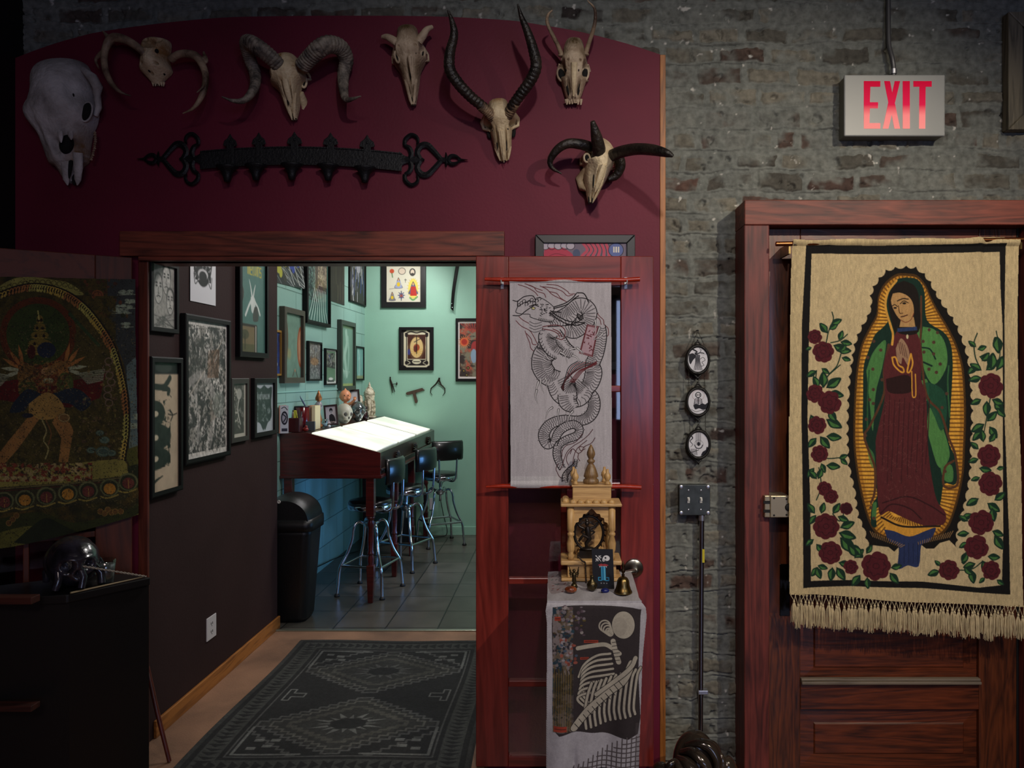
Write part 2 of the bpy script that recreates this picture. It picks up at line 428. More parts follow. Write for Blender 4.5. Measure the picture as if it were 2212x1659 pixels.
# floors -----------------------------------------------------------
def tile_mat():
    m = bpy.data.materials.new('slate_tile'); m.use_nodes = True; nt = m.node_tree; N = nt.nodes; L = nt.links; b = N['Principled BSDF']
    tc = N.new('ShaderNodeTexCoord'); mp = N.new('ShaderNodeMapping'); mp.inputs['Location'].default_value = (.03, .08, 0); L.new(tc.outputs['Object'], mp.inputs[0])
    br = N.new('ShaderNodeTexBrick'); br.offset = 0.0; br.inputs['Scale'].default_value = 1.0
    br.inputs['Brick Width'].default_value = .325; br.inputs['Row Height'].default_value = .325; br.inputs['Mortar Size'].default_value = .0045; br.inputs['Mortar Smooth'].default_value = .3
    br.inputs['Color1'].default_value = rgb(84, 80, 74); br.inputs['Color2'].default_value = rgb(70, 68, 62); br.inputs['Mortar'].default_value = rgb(38, 38, 36)
    L.new(mp.outputs[0], br.inputs['Vector'])
    n = N.new('ShaderNodeTexNoise'); n.inputs['Scale'].default_value = 5; n.inputs['Detail'].default_value = 6; L.new(mp.outputs[0], n.inputs['Vector'])
    mx = N.new('ShaderNodeMix'); mx.data_type = 'RGBA'; mx.blend_type = 'OVERLAY'; mx.inputs[0].default_value = .7
    L.new(br.outputs['Color'], mx.inputs[6]); L.new(n.outputs['Fac'], mx.inputs[7]); L.new(mx.outputs[2], b.inputs['Base Color'])
    bp = N.new('ShaderNodeBump'); bp.invert = True; bp.inputs['Distance'].default_value = .004; L.new(br.outputs['Fac'], bp.inputs['Height']); L.new(bp.outputs[0], b.inputs['Normal'])
    b.inputs['Roughness'].default_value = .32
    return m
YT = 1.42
struct(bx('floor', tile_mat(), -2.0, 1.2, YT, 4.3, -.06, 0.0))
subfloor = mat('worn_particle_floor', rgb(150, 112, 86), .7, col2=rgb(106, 78, 60), nscale=3.5, bump=.2, bscale=120, lo=.3, hi=.7)
struct(bx('floor_hall', subfloor, -1.78, -.3, -.25, YT, -.16, 0.0))
struct(bx('floor_side', subfloor, -.3, 1.2, .3, YT, -.06, 0.0))
m_ = MB(); m_.box(-4, 3.6, -7, -.25, -.16, -.1); m_.box(-4, -1.78, -.25, .3, -.16, -.1); m_.box(-.3, 3.6, -.25, .3, -.16, -.1)
struct(m_.build('floor_front', plank))
struct(bx('trim_1', mat('metal_threshold', rgb(150, 155, 140), .35, metal=.8), -1.75, 1.2, YT-.012, YT+.012, -.01, .008, bevel=.003))

# front room shell -------------------------------------------------
dim = mat('front_room_plaster', rgb(70, 62, 60), .8)
ceil_m = mat('dark_ceiling', rgb(40, 38, 38), .9)
struct(bx('ceiling', ceil_m, -4, 3.6, -7.1, .2, 3.6, 3.7))
struct(bx('wall_right', dim, 3.5, 3.6, -7, .2, -.1, 3.6))
struct(bx('wall_left', black_paint, -4.1, -4, -7, .2, -.1, 3.6))
m_ = MB()
m_.box(-4, .7, -7.1, -7, -.1, 3.6); m_.box(3.3, 3.6, -7.1, -7, -.1, 3.6); m_.box(.7, 3.3, -7.1, -7, -.1, .93); m_.box(.7, 3.3, -7.1, -7, 2.65, 3.6)
struct(m_.build('wall_front', dim))
m_ = MB()
for x in (.7, 1.54, 2.4, 3.24): m_.box(x, x+.06, -7.09, -7.0, .93, 2.65)
m_.box(.7, 3.3, -7.09, -7.0, .93, 1.0); m_.box(.7, 3.3, -7.09, -7.0, 2.58, 2.65)
struct(m_.build('window_1', black_paint))
# black pilaster at the far left
struct(bx('wall_pilaster', black_paint, -3.0, -2.306, -.13, .3, -.1, 3.6))

# brick wall heightfield ------------------------------------------
def brick_wall():
    x0, x1, z0, z1 = -2.5, 2.35, -.1, 3.24; st = .0038
    w = int((x1-x0)/st); h = int((z1-z0)/st)
    Z, X = np.mgrid[0:h, 0:w].astype(float); X = x0+X*st; Z = z0+Z*st
    wx = X+(.018*(fbm(X*9, Z*9, 3, 3)-.5))*2; wz = Z+.020*2*(fbm(X*5+9, Z*7, 3, 5)-.5)+.012*(fbm(X*30, Z*30, 2, 8)-.5)
    rh = .0905; row = np.floor(wz/rh).astype(int); fz = wz/rh-row
    rr = np.random.RandomState(5); off = rr.rand(64)*.3; L = .205+.02*rr.rand(64)
    head = rr.rand(64) < .2
    Lr = np.where(head, .11, L)
    u = (wx+off[row % 64])/Lr[row % 64]; col = np.floor(u).astype(int); fx = u-col; fx = fx*Lr[row % 64]
    ln = Lr[row % 64]
    cid = (row*131+col*17) % 4096
    rb = np.random.RandomState(9).rand(4096, 4)
    jit = rb[cid, 0]; j2 = rb[cid, 1]
    jv = .007+.009*j2; jh = .010+.010*jit              # joint half sizes
    e = .006*(fbm(X*45, Z*45, 3, 12)-.5)*2
    dx = np.minimum(fx, ln-fx)-jh+e; dz = np.minimum(fz, 1-fz)*rh-jv-.006+e
    inside = np.minimum(dx, dz)
    brick = np.clip(inside/.006+.5, 0, 1)
    wash = fbm(X*2.2, Z*2.6, 3, 21)                     # mortar smeared over bricks
    cover = np.clip((fbm(X*7, Z*9, 4, 31)-.42-.12*(jit-.5))*7, 0, 1)
    chip = np.clip((fbm(X*26, Z*26, 4, 41)-.66)*9, 0, 1)
    ht = .0055*brick*(1-.75*cover)*(rb[cid, 2]*1.8-.5)-.0035*np.exp(-(inside/.0035)**2)*(1-.6*cover)
    ht = ht+.005*(fbm(X*6, Z*16, 4, 51)-.5)+.0045*(fbm(X*60, Z*75, 4, 61)-.5)-.010*chip*brick
    lip = np.exp(-((fz-.12)/.05)**2)*.006*fbm(X*8, row*3.1, 3, 71)
    crack = np.exp(-((fz-.01-.05*(fbm(X*20, row*1.7, 2, 81)-.5))/.022)**2)*np.clip((fbm(X*5, row*9.1, 3, 77)-.48)*7, 0, 1)
    ht = ht+lip-.009*crack
    mk = np.ones((h, w), bool)
    Xg, Zg = X, Z
    mk &= ~((Xg > -1.75) & (Xg < .35) & (Zg < 2.95) )    # behind the partition
    mk &= ~((Xg > -2.5) & (Xg < -1.7) & (Zg < 2.7))
    mk &= ~((Xg > .84) & (Xg < 2.2) & (Zg < 2.2))
    co = np.stack([X.ravel(), (.05-ht*1.5).ravel(), Z.ravel()], -1)
    m = bpy.data.materials.new('whitewashed_brick'); m.use_nodes = True; nt = m.node_tree; N = nt.nodes; Lk = nt.links; b = N['Principled BSDF']
    def at(n):
        a = N.new('ShaderNodeAttribute'); a.attribute_name = n; return a.outputs['Fac']
    def mixc(f, a, bcol):
        x = N.new('ShaderNodeMix'); x.data_type = 'RGBA'; Lk.new(f, x.inputs[0])
        for i, s in ((6, a), (7, bcol)):
            if hasattr(s, 'is_linked'): Lk.new(s, x.inputs[i])
            else: x.inputs[i].default_value = s
        return x.outputs[2]
    tc = N.new('ShaderNodeTexCoord'); n = N.new('ShaderNodeTexNoise'); n.inputs['Scale'].default_value = 38; n.inputs['Detail'].default_value = 8; Lk.new(tc.outputs['Object'], n.inputs['Vector'])
    n2 = N.new('ShaderNodeTexNoise'); n2.inputs['Scale'].default_value = 6; n2.inputs['Detail'].default_value = 5; Lk.new(tc.outputs['Object'], n2.inputs['Vector'])
    ramp = N.new('ShaderNodeValToRGB'); ramp.color_ramp.elements[0].color = rgb(50, 46, 44); ramp.color_ramp.elements[1].color = rgb(118, 114, 102)
    e_ = ramp.color_ramp.elements.new(.06); e_.color = rgb(84, 64, 56)
    e_ = ramp.color_ramp.elements.new(.3); e_.color = rgb(72, 70, 64)
    Lk.new(at('tone'), ramp.inputs[0])
    mort = mixc(n2.outputs['Fac'], rgb(90, 94, 92), rgb(126, 128, 120))
    c1 = mixc(at('cover'), mort, ramp.outputs[0])
    mul = N.new('ShaderNodeMix'); mul.data_type = 'RGBA'; mul.blend_type = 'OVERLAY'; mul.inputs[0].default_value = .75; Lk.new(c1, mul.inputs[6]); Lk.new(n.outputs['Fac'], mul.inputs[7])
    c2 = mixc(at('white'), mul.outputs[2], rgb(190, 188, 180))
    Lk.new(c2, b.inputs['Base Color']); b.inputs['Roughness'].default_value = .85; b.inputs['Specular IOR Level'].default_value = .25
    bp = N.new('ShaderNodeBump'); bp.inputs['Strength'].default_value = .5; bp.inputs['Distance'].default_value = .006; Lk.new(n.outputs['Fac'], bp.inputs['Height']); Lk.new(bp.outputs[0], b.inputs['Normal'])
    white = np.clip((fbm(X*33, Z*33, 3, 91)-.79)*14, 0, 1)
    cover2 = brick*(1-cover*.9)
    o = grid_mesh('wall_back', co, h, w, m, None, None, dict(tone=rb[cid, 3].ravel(), cover=cover2.ravel(), white=white.ravel()), mask=mk)
    struct(o)
    # flat masonry core behind the face, and the wall above the frame
    c = MB(); c.box(-4, -1.92, .075, .3, -.1, 3.6); c.box(-1.92, .36, .075, .3, 2.45, 3.6); c.box(.36, .84, .075, .3, -.1, 3.6); c.box(.84, 3.5, .2, .3, -.1, 3.6); c.box(.84, 3.5, .075, .2, 2.2, 3.6); c.box(2.2, 3.5, .0, .2, -.1, 3.6)
    struct(c.build('wall_core', mat('masonry_core', rgb(96, 94, 86), .9)))
brick_wall()

# burgundy arched partition with the doorway cut out ---------------
arc = [(33, 125), (100, 100), (160, 82), (220, 68), (350, 50), (480, 38), (590, 35), (700, 34), (830, 34), (960, 36), (1100, 44), (1170, 54), (1250, 68), (1350, 93), (1427, 118)]
top = [(float(a[0]), float(a[1])) for a in spline(arc, 4)]
def wp(x, y): return (xz(x, D), hz(y, D))
OX0, OX1, OZ = -1.765, xz(1040, D), hz(565, D)
outl = [wp(*t) for t in top]
poly = outl+[(wp(1427, 0)[0], -.1), (OX1, -.1), (OX1, OZ), (OX0, OZ), (OX0, -.1), (wp(33, 0)[0], -.1)]
m_ = MB(); m_.ext(poly, lambda a, b, d: (a, d, b), .05)
struct(m_.build('wall_partition', burg))
struct(bx('trim_2', trim_oak, xz(1425.5, D), xz(1437.5, D), -.004, .06, -.1, hz(119, D), bevel=.002))
# rough sawn header board and jambs of the doorway
m_ = MB(); m_.box(xz(258, 3.10), xz(1089, 3.10), -.038, 0.0, hz(553, 3.10), hz(499, 3.10)); struct(m_.build('trim_3', redwood_x, bevel=.003))
m_ = MB(); m_.box(OX0-.002, OX1+.002, -.03, .14, OZ, OZ+.03); struct(m_.build('trim_4', redwood_x, bevel=.002))
m_ = MB(); m_.box(OX0-.012, OX0+.03, -.012, .0, 0, OZ); struct(m_.build('trim_5', wood('left_jamb', rgb(50, 20, 14), rgb(96, 42, 28), 'z', .8, .5), bevel=.003))
m_ = MB(); m_.box(OX1, OX1+.036, -.03, .13, 0, OZ); m_.box(OX1+.036, OX1+.1, -.03, .0, 0, OZ+.02); struct(m_.build('trim_6', redwood_z, bevel=.003))

# hall behind the doorway -----------------------------------------
HX = -1.752; HY = 1.465; GX = -1.925; BY = 4.19; GC = 3.0
struct(bx('wall_hall_left', darkpaint, GX, HX, .002, HY, 0, GC))
struct(bx('baseboard_hall', trim_oak_y, HX, HX+.014, .06, HY+.014, 0, .075, bevel=.003))
struct(bx('wall_hall_right', darkpaint, 1.1, 1.2, .3, YT, 0, GC))
struct(bx('ceiling_studio', mat('studio_ceiling', rgb(170, 176, 168), .8), -2.05, 1.3, .3, 4.3, GC, GC+.08))
# studio: painted block wall on the left
def block_mat():
    m = bpy.data.materials.new('teal_painted_block'); m.use_nodes = True; nt = m.node_tree; N = nt.nodes; L = nt.links; b = N['Principled BSDF']
    tc = N.new('ShaderNodeTexCoord'); sp = N.new('ShaderNodeSeparateXYZ'); cb = N.new('ShaderNodeCombineXYZ'); L.new(tc.outputs['Object'], sp.inputs[0])
    ad = N.new('ShaderNodeMath'); ad.inputs[1].default_value = .02; L.new(sp.outputs[2], ad.inputs[0])
    L.new(sp.outputs[1], cb.inputs[0]); L.new(ad.outputs[0], cb.inputs[1])
    br = N.new('ShaderNodeTexBrick'); br.inputs['Scale'].default_value = 1; br.inputs['Brick Width'].default_value = .4; br.inputs['Row Height'].default_value = .2; br.inputs['Mortar Size'].default_value = .004; br.inputs['Mortar Smooth'].default_value = .6
    L.new(cb.outputs[0], br.inputs['Vector'])
    n = N.new('ShaderNodeTexNoise'); n.inputs['Scale'].default_value = 40; n.inputs['Detail'].default_value = 5; L.new(tc.outputs['Object'], n.inputs['Vector'])
    br.inputs['Color1'].default_value = rgb(140, 178, 168); br.inputs['Color2'].default_value = rgb(132, 172, 162); br.inputs['Mortar'].default_value = rgb(108, 146, 136)
    L.new(br.outputs['Color'], b.inputs['Base Color'])
    bp = N.new('ShaderNodeBump'); bp.invert = True; bp.inputs['Distance'].default_value = .006; L.new(br.outputs['Fac'], bp.inputs['Height'])
    b2 = N.new('ShaderNodeBump'); b2.inputs['Distance'].default_value = .002; b2.inputs['Strength'].default_value = .4; L.new(n.outputs['Fac'], b2.inputs['Height']); L.new(bp.outputs[0], b2.inputs['Normal']); L.new(b2.outputs[0], b.inputs['Normal'])
    b.inputs['Roughness'].default_value = .5
    return m
struct(bx('wall_studio_left', block_mat(), GX-.1, GX, HY, BY+.1, 0, GC))
struct(bx('wall_studio_back', teal, GX-.1, 1.3, BY, BY+.1, 0, GC))
struct(bx('wall_studio_right', teal, 1.2, 1.3, YT, BY, 0, GC))
struct(bx('baseboard_studio', teal, GX, 1.2, BY-.014, BY, 0, .085, bevel=.003))
# ================================================================ FRONT ROOM: doors, hangings, sign, switches
def ray_plane(x, y, p0, n):
    """pixel arrays -> world points on plane (p0,n)"""
    dx = (x-CX)/F; dz = -(y-CY)/F
    t = ((p0[0]-0)*n[0]+(p0[1]+D)*n[1]+(p0[2]-EYE)*n[2])/(dx*n[0]+n[1]+dz*n[2])
    return dx*t, t-D, EYE+dz*t
red_lacquer = mat('red_lacquered_dowel', rgb(168, 44, 22), .3, noise=.3, nscale=20)
chrome = mat('chrome', rgb(200, 205, 212), .12, metal=1.0)
steel = mat('brushed_steel', rgb(178, 178, 176), .3, metal=1.0)
zinc = mat('zinc_plated', rgb(190, 192, 200), .35, metal=.9)
brass = mat('aged_brass', rgb(150, 126, 78), .3, metal=1.0, noise=.4, nscale=30)
iron = mat('black_wrought_iron', rgb(22, 24, 29), .5, metal=.35, noise=.3, nscale=15, bump=.25, bscale=120)
pane = glassmat('window_pane', (.93, .93, .95), .15)
pic_glass = glassmat('picture_glass', (1, 1, 1), .045, .0, .3); dull_pane = glassmat('dull_pane', (.8, .8, .8), .05, .05, .3)

# ---- right leaf of the french door, folded back against the partition
YD = 2.95-D       # front face depth
def french_door():
    X0, X1 = xz(1028, 2.95), xz(1412, 2.95); Z0, Z1 = .008, hz(553, 2.95); T = .04
    t = thing('door_1', 'red stained french door leaf folded back flat beside the doorway', 'door', ((X0+X1)/2, YD+T/2, 0))
    t['kind'] = 'structure'
    s0, s1 = xz(1098, 2.95), xz(1341, 2.95)
    m = MB(); m.box(X0, s0, YD, YD+T, Z0, Z1); m.box(s1, X1, YD, YD+T, Z0, Z1); m.build('stile', door_wood, t, .003)
    ys = [622, 836, 1048, 1260, 1478, 1600]
    m = MB(); m.box(s0, s1, YD, YD+T, hz(618, 2.95), Z1); m.box(s0, s1, YD, YD+T, Z0, hz(1634, 2.95)); m.build('rail', door_wood_x, t, .003)
    m = MB()
    for y in (840, 1050, 1256, 1478): m.box(s0, s1, YD+.004, YD+T-.004, hz(y+7, 2.95), hz(y-7, 2.95))
    xm = xz(1218, 2.95); m.box(xm-.012, xm+.012, YD+.005, YD+T-.005, hz(1634, 2.95), hz(618, 2.95)); m.build('muntin', door_wood_x, t, .004)
    bx('pane', pane, s0, s1, YD+.018, YD+.022, hz(1634, 2.95), hz(618, 2.95), t)
    k = thing('lever_handle', None, None, (xz(1369, 2.95), YD, hz(1227, 2.95))); k.parent = t; k.location = wloc(k)-wloc(t)
    c = wloc(k); Mx = Matrix.Rotation(PI/2, 4, 'X')
    MB().lathe([(.0, .0), (.038, .0), (.038, -.004), (.034, -.008), (.016, -.012), (.015, -.045), (.0, -.045)][::-1], c, 32, Matrix.Rotation(-PI/2, 4, 'X')).build('rosette', steel, k)
    MB().tube([c+Vector((0, -.035, 0)), c+Vector((-.004, -.052, 0)), c+Vector((-.035, -.057, -.004)), c+Vector((-.095, -.055, -.006))], [.010, .010, .009, .007], 12).build('lever', steel, k)
    return t
french_door()
# ---- left leaf, swung into the room at an angle
LH = Vector((-1.777, -.055, 0)); ang = math.radians(31.5); LD = Vector((-math.cos(ang), -math.sin(ang), 0)); LN = Vector((math.sin(ang), -math.cos(ang), 0))
def left_door():
    t = thing('door_2', 'left brown french door leaf swung into the dark corner', 'door', LH); t['kind'] = 'structure'
    Zt = EYE+(815-556)/F*3.08
    def qb(m, a0, a1, d0, d1, z0, z1):
        vs = []
        for a in (a0, a1):
            for d in (d0, d1):
                for z in (z0, z1): vs.append(LH+LD*a+LN*d+Vector((0, 0, z)))
        m.add(vs, [(0, 1, 3, 2), (4, 6, 7, 5), (0, 4, 5, 1), (2, 3, 7, 6), (0, 2, 6, 4), (1, 5, 7, 3)])
    m = MB(); qb(m, 0, .13, -.04, 0, .01, Zt); qb(m, .59, .72, -.04, 0, .01, Zt); m.build('stile', ldoor_wood, t, .003)
    m = MB(); qb(m, .13, .59, -.04, 0, Zt-.13, Zt); qb(m, .13, .59, -.04, 0, .01, .25); m.build('rail', wood('left_door_rail', rgb(50, 20, 10), rgb(98, 42, 20), 'x', .8, .6), t, .003)
    m = MB()
    for k in range(1, 5):
        z = .25+(Zt-.38)*k/5; qb(m, .13, .59, -.035, -.005, z-.012, z+.012)
    qb(m, .35, .37, -.034, -.006, .25, Zt-.13); m.build('muntin', ldoor_wood, t, .003)
    m = MB(); qb(m, .13, .59, -.024, -.02, .25, Zt-.13); m.build('pane', dull_pane, t)
    return t
left_door()

# ---- painted thangka hanging on the left leaf
def thangka():
    c = Cv(302, 600, 1.15, (44, 42, 20), 0, 590)
    c.mottle(0, 590, 302, 1190, [(62, 56, 24), (34, 34, 18), (78, 60, 26)], .05, 3, hard=.2)
    # sky, clouds
    c.poly([(230, 600), (302, 600), (302, 960), (285, 960), (268, 790), (235, 700)], (50, 54, 60))
    c.poly([(272, 790), (302, 760), (302, 1000), (278, 980)], (104, 124, 138), .75)
    rr = random.Random(4)
    for cx, cy, w in ((272, 632, 24), (266, 662, 30), (262, 672, 26), (274, 702, 16), (280, 650, 14), (292, 900, 12), (286, 920, 14)):
        for k in range(7): c.ell(cx+rr.uniform(-w/2, w/2), cy+rr.uniform(-4, 4), rr.uniform(4, 8), rr.uniform(2.5, 4), (138, 148, 144), .8)
        c.line([(cx-w*.8, cy+5), (cx+w*.8, cy+4)], (150, 158, 150), 1.2)
    # hills and ground
    c.spoly([(302, 960), (270, 975), (282, 1010), (302, 1030)], (78, 78, 34)); c.spoly([(302, 1000), (276, 1010), (284, 1040), (302, 1050)], (34, 40, 22))
    c.spoly([(-8, 1120), (80, 1105), (160, 1128), (260, 1105), (310, 1090), (310, 1200), (-8, 1200)], (46, 50, 22))
    c.spoly([(-8, 1150), (60, 1135), (130, 1142), (190, 1150), (260, 1130), (310, 1110), (310, 1200), (-8, 1200)], (92, 88, 40))
    c.spoly([(30, 1170), (70, 1135), (100, 1118), (140, 1136), (180, 1160), (120, 1180)], (30, 36, 20))
    # foliage clump upper right
    for k in range(60):
        c.ell(rr.gauss(215, 20), rr.gauss(650, 28), rr.uniform(2, 5), rr.uniform(2, 5), rr.choice([(70, 40, 30), (86, 62, 34), (58, 48, 30), (94, 50, 32), (40, 46, 24)]), .8)
    c.ell(210, 638, 13, 12, (122, 70, 44)); c.ring(210, 638, 9, 8, (80, 44, 30), 1.5)
    # outer flame body
    body = [(-90, 820), (-60, 700), (10, 635), (90, 620), (160, 645), (215, 700), (252, 770), (270, 850), (275, 930), (262, 1000), (230, 1040), (-90, 1060)]
    c.spoly(body, (58, 52, 22))
    c.mottle(0, 640, 250, 1040, [(46, 42, 18), (70, 60, 26)], .12, 8, hard=.15)
    # creamy scroll crown
    c.spoly([(-20, 632), (20, 606), (60, 598), (110, 604), (150, 612), (180, 636), (140, 634), (80, 620), (20, 634)], (134, 128, 74))
    for k in range(16):
        x = -4+k*12; y = 628-26*math.sin(max(0, min(PI, (x+30)/240*PI)))+8
        c.ring(x, y, 5, 5, (70, 64, 30), 1.5)
    # dark band of curls around the arch
    arc_ = [(-30, 650), (40, 624), (90, 620), (140, 634), (180, 662), (212, 700), (240, 745), (258, 800), (270, 860), (272, 930), (262, 1000)]
    c.sline(arc_, (26, 22, 12), 16, 8)
    q = spline(arc_, 9)
    for i, p in enumerate(q):
        a = i*1.3; col = [(170, 142, 70), (150, 96, 56), (160, 150, 84)][i//7 % 3]
        c.sline([(p[0]-4, p[1]+7), (p[0]-5, p[1]+1), (p[0]-1, p[1]-4), (p[0]+3, p[1]-2), (p[0]+2, p[1]+2)], col, 2.3, 4); c.ell(p[0]-6+rr.uniform(-2, 2), p[1]+8, 2.4, 3, col, .9)
    # halo disc
    c.ell(82, 722, 82, 80, (84, 40, 16)); c.ell(82, 722, 68, 66, (50, 62, 26)); c.ell(82, 730, 48, 46, (42, 58, 26), .7, soft=30)
    c.line([(150, 678), (212, 745)], (44, 60, 34), 7); c.poly([(160, 720), (250, 790), (230, 850), (160, 800)], (66, 58, 26), .8)
    # dark red skirts of the aura
    c.poly([(-10, 826), (70, 815), (120, 830), (228, 806), (215, 860), (150, 880), (60, 872), (-10, 862)], (78, 18, 14))
    # fan of many arms
    for cx, cy, sgn in ((52, 800, -1), (138, 796, 1)):
        for k in range(5):
            a = math.radians(-78+k*24); L = 58-k*2
            dx, dy = sgn*math.cos(a)*L, math.sin(a)*L
            nx, ny = -dy/L*4.4, dx/L*4.4
            c.poly([(cx+nx*.4, cy+ny*.4), (cx+dx*.6+nx, cy+dy*.6+ny), (cx+dx, cy+dy), (cx+dx*.6-nx, cy+dy*.6-ny), (cx-nx*.4, cy-ny*.4)], (150, 96, 52) if k < 3 else (146, 148, 134))
        c.poly([(cx+sgn*28, cy+10), (cx+sgn*88, cy), (cx+sgn*84, cy+26), (cx+sgn*50, cy+34)], (136, 138, 128), .85)
        for k in range(5): c.line([(cx+sgn*30, cy+14+k*2), (cx+sgn*86, cy+2+k*6)], (70, 66, 50), 1)
    # tiered golden crown with small heads
    for k in range(5):
        y = 690+k*17; w = 7+k*6
        c.ell(86, y, w, 9, (110, 92, 42)); c.ell(86-w*.45, y+2, 3, 4, (30, 24, 14)); c.ell(86+w*.45, y+2, 3, 4, (30, 24, 14))
        c.line([(86-w, y+6), (86+w, y+6)], (150, 124, 60), 1.6)
    c.line([(82, 672), (84, 690)], (170, 160, 100), 3)
    c.ell(100, 756, 20, 17, (30, 38, 60)); c.ell(68, 760, 9, 15, (60, 20, 14))
    # torso and chest masses
    c.ell(60, 812, 22, 26, (106, 74, 36)); c.ell(128, 806, 20, 28, (140, 92, 48)); c.ell(140, 830, 18, 26, (62, 72, 32)); c.ell(60, 840, 20, 24, (58, 66, 30))
    c.ell(98, 812, 28, 24, (98, 50, 28)); c.ell(104, 802, 16, 9, (150, 110, 80)); c.ell(104, 822, 12, 6, (150, 146, 124)); c.ell(62, 818, 5, 6, (20, 16, 12)); c.ell(62, 818, 2, 3, (150, 140, 110))
    c.mottle(40, 780, 150, 850, [(60, 44, 24), (120, 88, 48)], .25, 5, hard=.05, thr=.58)
    c.spoly([(30, 868), (60, 840), (100, 852), (160, 838), (196, 866), (176, 888), (150, 872), (110, 870), (66, 874), (50, 888), (22, 890)], (26, 36, 52))
    # wrapped loin cloth, striding legs
    c.spoly([(62, 872), (96, 848), (122, 856), (140, 886), (120, 902), (96, 906), (66, 900)], (146, 112, 64))
    c.poly([(66, 894), (84, 906), (40, 968), (6, 1006), (-10, 1010), (-10, 990), (20, 950)], (138, 96, 56))
    c.poly([(122, 896), (150, 912), (158, 930), (146, 998), (126, 998), (132, 946), (112, 912)], (138, 96, 56))
    c.ell(60, 897, 12, 5, (30, 32, 46)); c.ell(138, 902, 13, 10, (110, 80, 50)); c.ring(138, 902, 11, 8, (160, 140, 100), 1.4)
    c.sline([(90, 905), (100, 930), (94, 950), (104, 968), (98, 990)], (140, 128, 90), 3); c.sline([(98, 905), (110, 935), (104, 960)], (110, 70, 44), 2)
    for k in range(90):
        c.ell(rr.uniform(165, 262), rr.uniform(790, 1000), rr.uniform(1.5, 5), rr.uniform(1.5, 4), rr.choice([(96, 70, 62), (120, 96, 60), (70, 74, 40), (84, 58, 56), (130, 120, 70)]), .55)
    for k in range(7): c.ring(236+rr.uniform(-10, 10), 780+k*15, 8, 7, (110, 88, 84), 2)
    # cloud scrolls
    for x, y, r in ((215, 935, 9), (225, 950, 11), (222, 975, 16), (240, 978, 10), (196, 972, 10)):
        c.ell(x, y, r, r*.7, (64, 82, 80)); c.ring(x, y, r*.7, r*.45, (104, 118, 108), 1.4)
    # lotus throne
    c.spoly([(-30, 1006), (80, 1008), (200, 996), (262, 992), (274, 1012), (262, 1030), (150, 1044), (-30, 1056)], (126, 116, 62))
    c.mottle(0, 1000, 200, 1040, [(52, 40, 28), (150, 130, 96), (110, 50, 36)], .16, 6, hard=.04, thr=.54)
    c.poly([(-10, 1052), (150, 1042), (262, 1028), (285, 1020), (290, 1050), (270, 1078), (120, 1096), (-10, 1108)], (48, 46, 28))
    c.line([(-10, 1055), (150, 1044), (264, 1031)], (110, 96, 66), 2); c.line([(-10, 1060), (150, 1049), (268, 1036)], (70, 30, 26), 2)
    for k, (x, y) in enumerate(((10, 1084), (54, 1080), (100, 1074), (146, 1068), (190, 1062), (236, 1056), (276, 1044))):
        c.ell(x, y-4, 21, 19, (90, 92, 66)); c.ell(x, y-3, 17, 16, (40, 44, 28)); c.ell(x, y-1, 13, 12, [(96, 46, 44), (166, 112, 44)][k % 2]); c.line([(x, y-8), (x+1, y+10)], (170, 130, 70), 1.2)
        c.sline([(x-20, y+16), (x-4, y+19), (x+18, y+12)], (134, 116, 62), 3.4)
    for x, y in ((232, 1100), (240, 1106), (225, 1108), (248, 1104), (260, 1104), (216, 1104), (28, 1120), (36, 1112), (20, 1128)):
        c.ell(x, y, 6, 6, (96, 66, 36)); c.ring(x, y, 6, 6, (140, 110, 60), .9)
    c.a = np.clip(c.a*np.array((1.05, 1.08, .92)), 0, 1); c.mottle(0, 590, 302, 1190, [(30, 28, 16)], .5, 61, thr=.68, hard=.05); c.mottle(0, 700, 302, 1100, [(120, 106, 66)], .42, 77, thr=.74, hard=.05); c.noise(.05, .9, 3); c.noise(.08, .06, 9)
    p0 = LH+LN*.022; n = LN
    Vv = np.linspace(0, 1, 10)
    def fn(u, v):
        x = u*302; y = 590+v*600
        X, Y, Z = ray_plane(x, y, p0, n)
        k = .006*np.sin(u*7+v*2)+.010*v*np.sin(u*3.0+1)
        return X+k*n.x, Y+k*n.y, Z
    V, U = np.mgrid[0:c.h, 0:c.w].astype(float); x = U/c.s; y = 590+V/c.s
    right = 291+6*np.sin((y-590)/600*PI*.9)*np.clip((y-700)/300, 0, 1)+np.clip((y-1000)/150, 0, 1)*4
    bot = 1181+(1108-1181)*np.clip((x-90)/205, 0, 1)-np.clip((90-x)/90, 0, 1)*-4-10*np.sin(np.clip(x/300, 0, 1)*PI)*-1
    bot = 1182-72*(x/300)**1.25
    topb = 604+6*np.sin(x/60)
    mk = (x < right) & (y < bot) & (y > 598+(x/300)*6)
    o = canvas_mesh('painted_scroll', c, fn, paintmat('painted_cotton', .75, .12), None, mk)
    tag(o, 'large painted cloth of a many-armed figure hanging on the left door', 'wall hanging')
thangka()

